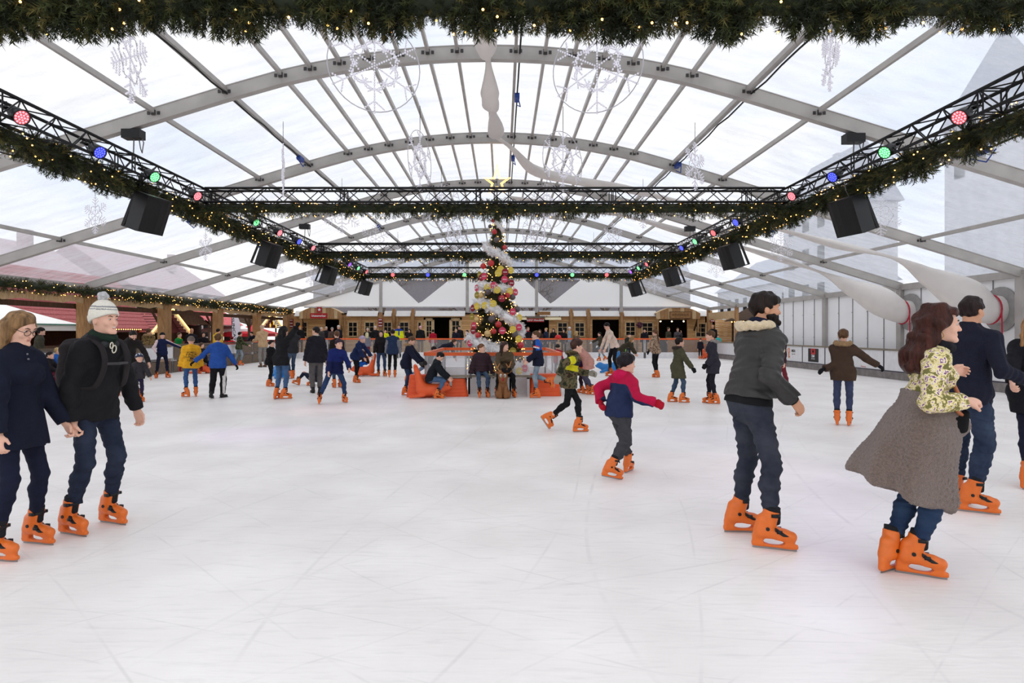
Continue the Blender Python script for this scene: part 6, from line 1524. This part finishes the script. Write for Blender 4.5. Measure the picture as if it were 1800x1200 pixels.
who('person, girl in long olive coat with furry hood and black gloves', 1191, 707, 112, 1.38, (72, 70, 52), BJEAN, HD, fem=True, jk=dict(LONG, t=.034, hood=True, collar=0, puff=.006), fur='dark', gloves=BLACK, feet=((.1, .12, 0, 10, 0), (.1, -.14, 0, 0, 0)), arms=(('p', 1219, 650, 13.8), (10, 10, 20, 8)), hs=1.05)
who('person, girl in long dark grey coat, facing left behind the bomber jacket man', 1254, 709, -82, 1.54, (46, 44, 54), (30, 28, 38), HB, fem=True, jk=dict(LONG, hem=.24, t=.03, hood=True, collar=0), fur='grey', gloves=BLACK, feet=((.09, .08, 0, 0, 0), (.09, -.03, 0, 0, 0)), arms=((-12, 10, 42, -6), (-8, 10, 46, -8)), hp=8, lean=5)
who('person in leopard print jacket with very long brown ponytail', 1153, 663, -125, 1.62, LEO, BLACK, (96, 66, 44), 'pony', fem=True, jk=dict(hem=.1, t=.03), gloves=BLACK, length=.42, arms=((25, 25, 30, 20), (-10, 35, -5, 40)), lean=3, feet=((.08, 0, 0, 0, 0), (.07, -.05, 0, 0, 0)))
who('person, tall man in cream sweater and black trousers bending forward', 1080, 661, -72, 1.93, (222, 200, 184), BLACK, HD, jk=dict(t=.016, hem=.06), feet=((.1, .1, 0, 0, 0), (.1, -.1, 0, 0, 0)), lean=22, hp=30, crouch=.97, arms=((28, 6, 22, 4), (24, 8, 26, 4)), glasses=True, ppm=62)
who('person in dusty pink coat bending down, facing left', 1034, 693, -105, 1.5, (186, 136, 124), (72, 70, 88), HB, jk=dict(LONG, hem=.22, t=.03), feet=((.12, .05, 0, 0, 0), (.1, -.15, 0, 0, 0)), lean=38, hp=35, crouch=.93, arms=((50, 5, 40, 0), (55, 5, 45, 0)))
who('person, toddler in purple and orange held by the pink coat person', 1023, 690, -80, .98, [(52, 30, 64), (226, 92, 44)], (44, 26, 40), HB, jk=dict(hem=.1, t=.03), lean=10, hp=10, zones=lambda s, c: (s.tu(c) < .1).astype(int), arms=((50, 15, 60, 5), (50, 15, 60, 5)))
def zblue(s, c):
    o = np.where((s.tu(c) > .27) & ((c - s.chest) @ s.sf < .03), 1, 0)
    for i in (0, 1): d, t = s.armt(c, i); o = np.where((d < .08) & (t > .15) & (t < .36), np.where(t < .24, 2, 3), o)
    return o
q = who('person, boy in navy jacket with blue shoulders standing at the right end of the bench', 946, 699, -92, 1.54, [(22, 26, 46), (36, 88, 176), (200, 50, 44), (226, 224, 222)], LJEAN, HB, jk=dict(hem=.12, t=.03, puff=.006, collar=.06), zones=zblue, feet=((.08, -.3, .26, 0, 84), (.09, .05, 0, 0, 0)), arms=((14, 8, 60, -10), (12, 10, 50, -10)), hp=5, lean=4, knee=((.1, 1, .1), (.1, 1, .1)))
who('person, child in dark plum puffer jacket seated on the bench', 842, 0, 8, 1.40, (54, 38, 44), BJEAN, (112, 74, 48), base=(-.5, 15.42, 0), hz=.6, feet=((.12, .42, .0, 6, 0), (.12, .4, .0, 6, 0)), jk=dict(hem=.06, t=.04, puff=.009, collar=.0, hood=True), fur='dark', gloves=(92, 88, 86), hy=48, arms=((2, 22, 20, 14), (2, 22, 20, 14)), lean=0, hs=1.04)
who('person with long brown hair seated on the bench behind the reindeer figure', 888, 0, 6, 1.62, (84, 70, 52), BLACK, (58, 40, 34), 'long', fem=True, base=(.06, 15.42, 0), hz=.6, feet=((.22, .32, 0, 10, 0), (.22, .32, 0, 10, 0)), jk=dict(hem=.06, t=.03), hy=38, hp=-4, arms=((42, 8, 70, -22), (42, 8, 70, -22)), lean=14, gloves=BLACK, length=.3)
who('person, child in black puffer riding the orange seal aid', 762, 0, 84, 1.42, (22, 26, 32), (74, 98, 130), (26, 22, 22), base=(ground(757, 699) + np.array([.0, 0, 0])), hz=.46, feet=((.27, .24, .0, 12, 0), (.27, .24, 0, 12, 0)), jk=dict(hem=.06, t=.036, puff=.007, hood=True, collar=0), lean=24, hp=42, arms=((40, 20, 62, -5), (40, 20, 62, -5)), tk=dict(wr=.006))
who('person, boy in navy parka with tan fur hood pushing the seal aid', 714, 694, 76, 1.42, (24, 28, 48), (40, 56, 84), HB, jk=dict(hem=.17, t=.034, hood=True, collar=0), fur='tan', gloves=(60, 58, 60), lean=14, hp=28, feet=((.1, .0, 0, 6, 0), (.1, .12, 0, 6, 0)), arms=((42, 6, 48, 2), (46, 6, 52, 2)), crouch=.97)
who('person, boy in navy jacket pushing off with legs wide apart', 588, 708, 18, 1.42, [(20, 28, 70), (24, 36, 96)], (38, 58, 92), (48, 30, 46), jk=dict(hem=.12, t=.03, puff=.005, collar=.05), zones=lambda s, c: (s.tu(c) > .2).astype(int), lean=14, side=-6, hp=8, hy=8, crouch=.9, feet=((.42, .05, .02, 25, 5), (.28, .0, 0, 6, 0)), arms=((8, 14, 20, 10), (30, 18, 60, -10)), po=(.0, 0), hs=1.05)
who('person in black jacket, grey trousers and boots, seen from behind', 556, 690, 190, 1.74, (30, 30, 38), (92, 88, 88), HD, jk=dict(hem=.12, t=.034, puff=.007, collar=.05), tk=dict(e=.016), shoes=(28, 24, 24), w=1.18, fem=True, hy=42, feet=((.09, 0, 0, 5, 0), (.09, 0, 0, 5, 0)), scarf=(210, 200, 190), arms=((2, 14, 6, 8), (2, 14, 6, 8)))
who('person in black hooded jacket and blue jeans raising the right arm', 494, 701, 128, 1.66, (26, 26, 30), (66, 92, 128), (26, 20, 22), 'long', fem=True, jk=dict(hem=.16, t=.036, puff=.006, hood=True, collar=0), gloves=BLACK, feet=((.09, .04, 0, 35, 0), (.09, -.06, 0, 20, 0)), arms=(('p', 521, 575, 14.4), (15, 18, 20, 10)), elbow=((.7, .2, -.6), None), lean=6, length=.22)
who('person, child in black standing half hidden behind the raised arm skater', 475, 679, 60, 1.26, BLACK, BLACK, HD, jk=dict(hem=.14), gloves=BLACK, feet=((.08, .05, 0, 0, 0), (.08, -.1, 0, 0, 0)))
who('person in grey black jacket and blue jeans, arm up, beside the left fence', 514, 665, -150, 1.72, (44, 44, 48), BJEAN, (110, 84, 60), jk=dict(hem=.07, t=.03), lean=-12, hp=-8, feet=((.09, .1, 0, 20, 0), (.09, -.02, 0, 10, 0)), arms=((80, 20, 120, 10), (70, 20, 110, 10)), crouch=.95, skin='tan')
q = who('person, child in yellow puffer jacket with printed back, red mittens and grey beanie', 336, 697, 184, 1.40, (222, 164, 40), (54, 84, 132), None, jk=dict(hem=.12, t=.04, puff=.008, hood=True, collar=0), beanie=(112, 100, 92), gloves=(130, 24, 34), feet=((.13, 0, 0, 0, 0), (.13, -.02, 0, 45, 0)), arms=((4, 14, 6, 10), (4, 14, 6, 10)), lean=2)
for t, z, s_, w_ in (('ROMPO', .275, .055, .2), ('PACK', .225, .066, .25), ('HUNTING', .17, .066, .33), ('TEAM', .08, .062, .21)):
    c = q.pel + q.t2 * z - q.sf * (.172 if z < .2 else .164) - q.b; lettering(t, s_, mat('print_black', (52, 40, 26), .7), c, q.sr, q.t2, q.root, 'back_print', w_)
m = MB(); m.sphere(q.pel + q.t2 * .132 - q.sf * .168 - q.b, .05, 14, 8, 0, (1, .2, .5)); m.obj('back_badge', mat('print_brown', (74, 44, 26), .7), q.root, smooth=True)
def zs(s, c):
    o = np.zeros(len(c), int)
    for i, sg in ((0, 1), (1, -1)):
        for a_, b_ in ((s.hip[i], s.knee[i]), (s.knee[i], s.ank[i])):
            pass
        o |= (np.abs((c - s.pel) @ s.f) < .022) & ((c - s.pel) @ s.r * sg > .1)
    return o
who('person in royal blue hoodie, black trousers and black shoes, arms spread', 383, 699, 176, 1.54, (38, 76, 150), [BLACK, (210, 206, 204)], HB, shoes=(22, 22, 24), jk=dict(hem=.1, t=.024, hood=True, collar=.03), tk=dict(e=.018, zones=zs), gloves=BLACK, w=1.2, feet=((.12, .06, 0, 40, 0), (.15, -.14, .02, -10, 10)), arms=((6, 30, 10, 28), (4, 44, 2, 52)), lean=4)
def zt(s, c):
    o = np.zeros(len(c), int)
    for i, sg in ((0, 1), (1, -1)):
        d, t = s.armt(c, i); dirn = nrm(s.wr[i] - s.sh[i]); pp = (c - s.sh[i]); pp = pp - (pp @ dirn)[:, None] * dirn; o = np.where((d < .09) & (t > -.1) & (pp @ nrm(s.sr * sg + s.u) > .022), 1, o)
    return o
who('person, boy in navy tracksuit with striped sleeves and black cap', 285, 664, 12, 1.50, [(24, 32, 66), (214, 190, 192)], (22, 24, 44), None, jk=dict(hem=.1, t=.022), beanie=(20, 22, 24), zones=zt, gloves=BLACK, feet=((.2, 0, 0, 30, 0), (.2, 0, 0, 25, 0)), arms=((15, 30, 40, -20), (10, 62, 6, 66)), lean=3)
who('person with dark beard leaning over the small helmeted child', 222, 693, 20, 1.78, (36, 33, 32), BLACK, HD, jk=dict(hem=.14, t=.03, hood=True, collar=0), beard=HD, feet=((.22, .1, 0, 10, 0), (.22, .0, 0, 10, 0)), lean=40, hp=22, crouch=.9, arms=((30, 20, 30, 5), (26, 26, 40, 10)), hy=0)
HELM = [mat('helmet_navy', (26, 36, 66), .3, var=.05), mat('helmet_white', (210, 214, 226), .4)]
who('person, small child in grey overall and striped bike helmet', 243, 706, 18, .98, (52, 50, 54), (44, 38, 66), HB, jk=dict(hem=.1, t=.03), helmet=(HELM, lambda s, c: ((np.sin((c - s.hc) @ s.hr / s.q * 95) > .45) & ((c - s.hc) @ s.hu / s.q > .05)).astype(int)), lean=10, arms=((20, 20, 30, 10), (30, 20, 20, 16)), feet=((.12, .1, 0, 10, 0), (.12, 0, 0, 10, 0)), hs=1.06)
who('person, skater behind the left of the enclosure in light jeans bending over', 748, 671, 90, 1.4, BLACK, (110, 124, 150), HD, lean=30, hp=20, feet=((.12, .1, 0, 0, 0), (.1, -.7, .02, 0, 0)), crouch=.85)
who('person with brown bob in long black coat behind the wide legged boy', 593, 681, 200, 1.55, (34, 26, 26), BJEAN, (92, 64, 46), jk=dict(LONG, hem=.22), fem=True)
who('person, child fallen on the ice behind the grey trousers person', 553, 676, -60, 1.3, (40, 44, 60), DJEAN, HD, hz=.2, feet=((.2, .62, .02, 20, -20), (.25, .3, 0, 0, 0)), lean=-10, arms=((-30, 25, -20, 20), (30, 20, 60, 10)))
who('person in dark blue jacket and lilac beanie leaning right', 625, 672, 60, 1.45, (26, 40, 78), BLACK, None, beanie=(176, 160, 186), jk=dict(hem=.14, t=.034, puff=.006, hood=True, collar=0), feet=((.12, .12, 0, 10, 0), (.1, -.05, 0, 0, 0)), lean=26, hp=6, arms=((40, 15, 40, 0), (46, 15, 50, 0)))
who('person, child in brown jacket and bright blue trousers on the seal aid', 641, 0, -70, 1.32, (48, 30, 28), (24, 98, 196), HB, base=ground(643, 659), hz=.48, feet=((.25, .2, 0, 10, 0), (.3, .1, 0, 10, 0)), jk=dict(hem=.06, t=.034), lean=22, hy=40, hroll=-20, arms=((46, 20, 70, 0), (46, 20, 70, 0)))
who('person with wavy dark hair in black zip jacket and blue jeans, facing us', 670, 661, -4, 1.58, (28, 25, 28), (48, 66, 96), (44, 30, 26), 'long', fem=True, jk=dict(hem=.07, t=.024), feet=((.1, 0, 0, 12, 0), (.14, .02, 0, 30, 0)), arms=((8, 16, 14, 6), (8, 14, 20, -4)))
def zvest(s, c):
    o = np.zeros(len(c), int)
    for i in (0, 1): d, t = s.armt(c, i); o = np.where((d < .075) & (t > .12), 1, o)
    return o
who('person from behind in navy padded vest with grey sleeves', 690, 663, 172, 1.62, [(36, 52, 82), (120, 120, 128)], BLACK, (38, 26, 26), jk=dict(hem=.12, t=.028), zones=zvest, gloves=BLACK, feet=((.09, 0, 0, 0, 0), (.12, 0, 0, 10, 0)), arms=((2, 12, 6, 8), (4, 12, 10, 6)))
who('person with blonde ponytail in grey sweater at the far barrier', 645, 633, 170, 1.5, (120, 118, 128), (120, 40, 48), (214, 190, 148), 'long', fem=True, jk=dict(t=.02))
who('person bending over behind the tree fence in dark navy hooded jacket', 775, 656, 90, 1.6, (26, 28, 42), BLACK, HB, jk=dict(hem=.12, t=.034, hood=True, collar=0), lean=62, hp=10, crouch=.94, arms=((40, 10, 40, 0), (40, 10, 40, 0)))
who('person, child in black helmet and crimson jacket behind the right fence corner', 980, 668, 180, 1.08, (150, 24, 50), DJEAN, None, helmet=(BLACKP,), jk=dict(hem=.1, t=.03))
who('person in olive hooded jacket and pale jeans skating near the back barrier', 1057, 634, -70, 1.52, (62, 56, 42), LJEAN, HD, jk=dict(hem=.1, hood=True, collar=0, t=.034), feet=((.1, .1, 0, 0, 0), (.12, -.2, .05, 0, 20)), lean=10, arms=((60, 10, 70, 0), (20, 15, 40, 0)), gloves=(220, 220, 220))
who('person with long fair hair in olive coat bending behind the crimson boy', 1092, 651, 100, 1.58, (60, 54, 40), (44, 62, 92), (150, 116, 76), 'long', fem=True, jk=dict(hem=.16, t=.03), lean=48, hp=20, crouch=.9, length=.36, feet=((.12, .1, 0, 0, 0), (.1, -.25, 0, 0, 10)), arms=((60, 10, 50, 0), (60, 10, 50, 0)))
who('person in dark green jacket behind the tall cream sweater man', 1103, 640, 30, 1.5, (34, 44, 38), DJEAN, HD, beanie=(26, 30, 28), jk=dict(hem=.1), lean=18, gloves=(120, 190, 70))
who('person, toddler in black beside the far orange seal aid', 1231, 630.6, 10, 1.12, (26, 26, 36), BLACK, HD, jk=dict(hem=.1), hp=20)
who('person, toddler in cream jacket beside the far orange seal aid', 1248, 630.6, -30, 1.1, (226, 214, 204), (110, 124, 150), HB, jk=dict(hem=.08))
who('person in dark red trousers hidden behind the bomber jacket man', 1369, 691, -30, 1.5, (60, 40, 44), (110, 40, 48), HD, feet=((.02, .05, 0, 20, 0), (.3, 0, .02, 30, 10)), jk=dict(hem=.08), arms=((6, 8, 10, 4), (6, 8, 10, 4)))
# left side, beyond the yellow and blue jackets
who('person in golden camouflage outfit standing at the left boards', 260, 658, 150, 1.66, multi('camouflage_gold', [(96, 78, 48), (140, 116, 74), (70, 58, 38)], 12), (96, 92, 96), HB, jk=dict(hem=.12, t=.034, hood=True, collar=0), fur='tan')
who('person, child in green jacket with yellow collar outside the left boards', 311, 0, 60, 1.58, (20, 124, 58), (36, 40, 58), HB, base=(-13.55, 26.2, .0), shoes=(24, 24, 26), jk=dict(hem=.1, t=.032), scarf=(214, 200, 60))
who('person, bald man in black coat beside the green jacket', 333, 0, 20, 1.78, (30, 28, 34), BLACK, None, base=(-13.7, 27.6, 0), shoes=(24, 24, 26), jk=dict(hem=.2), skin='tan')
who('person with dark hair smiling beside the yellow raincoat', 350, 0, 10, 1.6, (28, 24, 28), BLACK, HD, 'long', base=(-13.5, 28.3, 0), shoes=(24, 24, 26), fem=True)
who('person in bright yellow raincoat leaning over the boards', 368, 0, 130, 1.78, (240, 200, 24), (24, 26, 40), HD, base=(-13.45, 29.5, 0), shoes=(24, 24, 26), jk=dict(hem=.26, t=.036, hood=True, collar=0), lean=8)
who('person, girl with long brown hair sitting low between yellow and blue jackets', 353, 0, 30, 1.42, (24, 24, 36), BLACK, (80, 58, 46), 'long', base=ground(353, 656), hz=.5, feet=((.2, .25, 0, 10, 0), (.2, .2, 0, 10, 0)), hy=20, lean=6, fem=True)
who('person, child in red jacket beside the beach flag', 402, 0, 170, 1.35, (206, 24, 40), DJEAN, HD, base=(-13.6, 31.5, .0), shoes=(24, 24, 26), beanie=(120, 20, 30))
who('person, boy in green camouflage jacket and pale jeans before the flag', 420, 642, 110, 1.55, CAMO2, LJEAN, HD, jk=dict(hem=.12, t=.034), feet=((.1, .05, 0, 0, 0), (.12, -.2, 0, 0, 0)), arms=((30, 10, 70, 0), (10, 15, 20, 5)))
who('person in beige fleece jacket with pale cap at the left far corner', 462, 645, -150, 1.94, (190, 158, 122), (132, 130, 126), None, jk=dict(hem=.1, t=.034), beanie=(190, 164, 140), shoes=(96, 70, 48), arms=((30, 10, 110, -10), (20, 12, 90, -10)))
who('person bending in dark clothes beside the beige fleece person', 451, 633, -40, 1.7, (24, 26, 42), BLACK, HD, lean=40, hp=10, arms=((50, 10, 50, 0), (50, 10, 50, 0)))
who('person in dark olive coat behind the glasses woman', 78, 0, 100, 1.74, (62, 60, 48), (60, 58, 50), HD, base=(-13.65, 18.4, 0), shoes=(24, 24, 26), beanie=(36, 34, 32), jk=dict(hem=.2, t=.034, puff=.005), lean=6)
for l, x, y, hz, c, t, hr in (('person, child in black jacket and maroon trousers seated by the left boards', -12.5, 17.2, .42, (28, 24, 28), (96, 28, 48), HD), ('person, child in blue and pink jacket seated by the left boards', -12.6, 17.66, .52, [(34, 90, 170), (226, 90, 110)], (30, 30, 40), HBL), ('person, child in olive jacket seated farthest by the left boards', -12.62, 18.14, .56, (84, 78, 56), (50, 46, 44), HB)):
    who(l, 0, 0, 62, 1.28, c, t, hr, base=(x, y, 0), hz=hz, feet=((.14, .38, 0, 8, 0), (.14, .36, 0, 8, 0)), jk=dict(hem=.06, t=.034), lean=8, arms=((40, 12, 70, -10), (40, 12, 70, -10)), zones=(lambda s, cc: (s.tu(cc) < .16).astype(int)) if isinstance(c, list) else None)
tag(MB().box((-12.45, 17.7, .19), (.36, 1.7, .38)).obj('bench', WOODG, None, (-12.45, 17.7, 0)), 'low grey bench by the left boards under three children', 'bench')
o = thing('drink_bottle', 'green and white drink bottle held by the child in maroon trousers', 'bottle', (-11.95, 17.2, .62)); MB().lathe([(0, 0), (.035, 0), (.035, .16), (.015, .2)], 10).obj('body', mat('bottle_green', (120, 180, 110), .4), o, smooth=True); MB().lathe([(0, .235), (.018, .235), (.018, .2), (.015, .2)], 10).obj('cap', WHITEP, o, smooth=True)

# --- spectators on the deck behind the back barrier
def deck(label, px, heady, yaw, coat, hair=HD, style='short', Y=39.0, trou=BLACK, **kw):
    X = (px - VX) * Y / F; zt_ = CH + (VY - heady) * Y / F; h = min(1.95, max(1.15, (zt_ - .2) / 1.0))
    return who(label, 0, 0, yaw, h, coat, trou, hair, style, base=(X, Y, .18), shoes=(26, 24, 24), **kw)
deck('person in orange beanie with strap across a black coat behind the back barrier', 527, 571, 10, (26, 24, 26), None, beanie=(206, 128, 40))
deck('person with white hair nearest the skate hire doorway, standing left', 564, 574, 40, (70, 66, 66), HG)
deck('person with grey hair second in the group before the skate hire porch', 573, 572.5, 20, (40, 38, 44), HG, Y=39.8)
deck('person in grey cap third in the group before the skate hire porch', 583, 574, 30, (90, 70, 60), None, beanie=(150, 146, 140))
deck('person with white hair in black coat before the skate hire doorway', 596, 570, -40, (26, 26, 34), (226, 220, 210))
deck('person with grey hair and glasses under the second chalet window', 646, 575, 10, (36, 34, 40), HG)
deck('person with white hair in black jacket leaning on the back barrier', 661, 571, -20, (28, 27, 30), HG, lean=12, trou=DJEAN)
HV = [(232, 240, 30), (24, 60, 150)]
deck('person in yellow high visibility jacket mostly hidden by the grey sleeve boy', 677, 578, 10, (232, 240, 30), HD)
deck('person in yellow high visibility jacket with blue shoulders and sunglasses', 701, 569, 0, HV, HD, zones=lambda s, c: ((s.tu(c) > .5) | ((np.abs((c - s.chest) @ s.sr) < .045) & (s.tu(c) > .2))).astype(int), w=1.15, glasses=True)
deck('person with dark hair in black coat right of the high visibility jacket', 720, 577, -20, (28, 24, 26), HD, 'long', fem=True)
deck('person in pink beanie and black jacket by the open chalet door', 739, 571, 175, (24, 26, 28), None, beanie=(222, 170, 186), trou=(120, 112, 96))
deck('person in red padded vest leaning on the back barrier', 761, 578, 178, (176, 22, 48), HD, trou=(150, 116, 92), lean=6)
deck('person in navy track top with white badges left of the tree', 801, 577, 10, (26, 30, 44), HBL, lean=8)
deck('person in dark cap behind the navy track top', 807, 571, 0, (30, 28, 32), None, beanie=(24, 24, 26), Y=40.2)
deck('person in dark brown leaning left beside the tree', 826, 578, -60, (58, 36, 34), HD, lean=20)
deck('person with fair hair in black jacket leaning right of the tree', 926, 573, 40, (28, 28, 36), HL, lean=10, scarf=(190, 30, 40))
deck('person with long brown hair behind the blue shouldered boy', 949, 578, -10, (60, 46, 42), HB, 'long', fem=True)
deck('person with fair hair tied back in navy jacket at the kiosk', 961, 575, -50, (38, 48, 70), HBL, 'bun', fem=True)
deck('person with dark hair in black jacket beside the red helmet', 973, 576, -10, (26, 24, 28), HD, 'long', fem=True)
deck('person with long dark hair in black right of the red helmet', 991, 577, -5, (28, 24, 26), HD, 'long', fem=True)
deck('person in white beanie, mustard jacket and pale dungarees', 1001, 573, 0, [(150, 116, 66), (150, 172, 190)], None, beanie=(226, 224, 222), zones=lambda s, c: (np.abs((c - s.pel) @ s.sr) < .11).astype(int), trou=LJEAN)
deck('person with messy fair hair in tan coat near the kiosk windows', 1013, 581, 160, (120, 98, 76), HBL, 'long', Y=38.6)
deck('person in black jacket under the purple flower basket', 1133, 577, 0, (26, 26, 34), HD, Y=39.2)
deck('person with bun in olive jacket at the carved sign bar, left', 1174, 574, 50, (66, 62, 48), HB, 'bun', fem=True, Y=39.5)
deck('person in grey jacket with hand at face at the carved sign bar, right', 1191, 575, 10, (84, 80, 84), HB, fem=True, Y=39.5, arms=((10, 10, 20, 0), (60, 10, 150, -10)))
deck('person, bald man in black behind the right corner barrier', 1254, 569, -30, (24, 24, 28), None, skin='tan')
deck('person, child in turquoise jacket near the right corner', 1262, 588, 20, (60, 190, 190), HB, Y=38.6)
o = thing('helmet', 'red rounded helmet lying on the back barrier rail', 'helmet', ((981 - VX) * 38.1 / F, 38.1, 1.21)); MB().lathe([(.2, 0), (.2, .06), (.16, .16), (.08, .21), (0, .22)], 16, sc=(1, .8)).obj('shell', mat('helmet_red', (206, 36, 36), .3), o, smooth=True); MB().tube([(-.15, -.02, .01), (0, -.12, -.02), (.15, -.02, .01)], .01, 5).obj('strap', BLACKP, o)
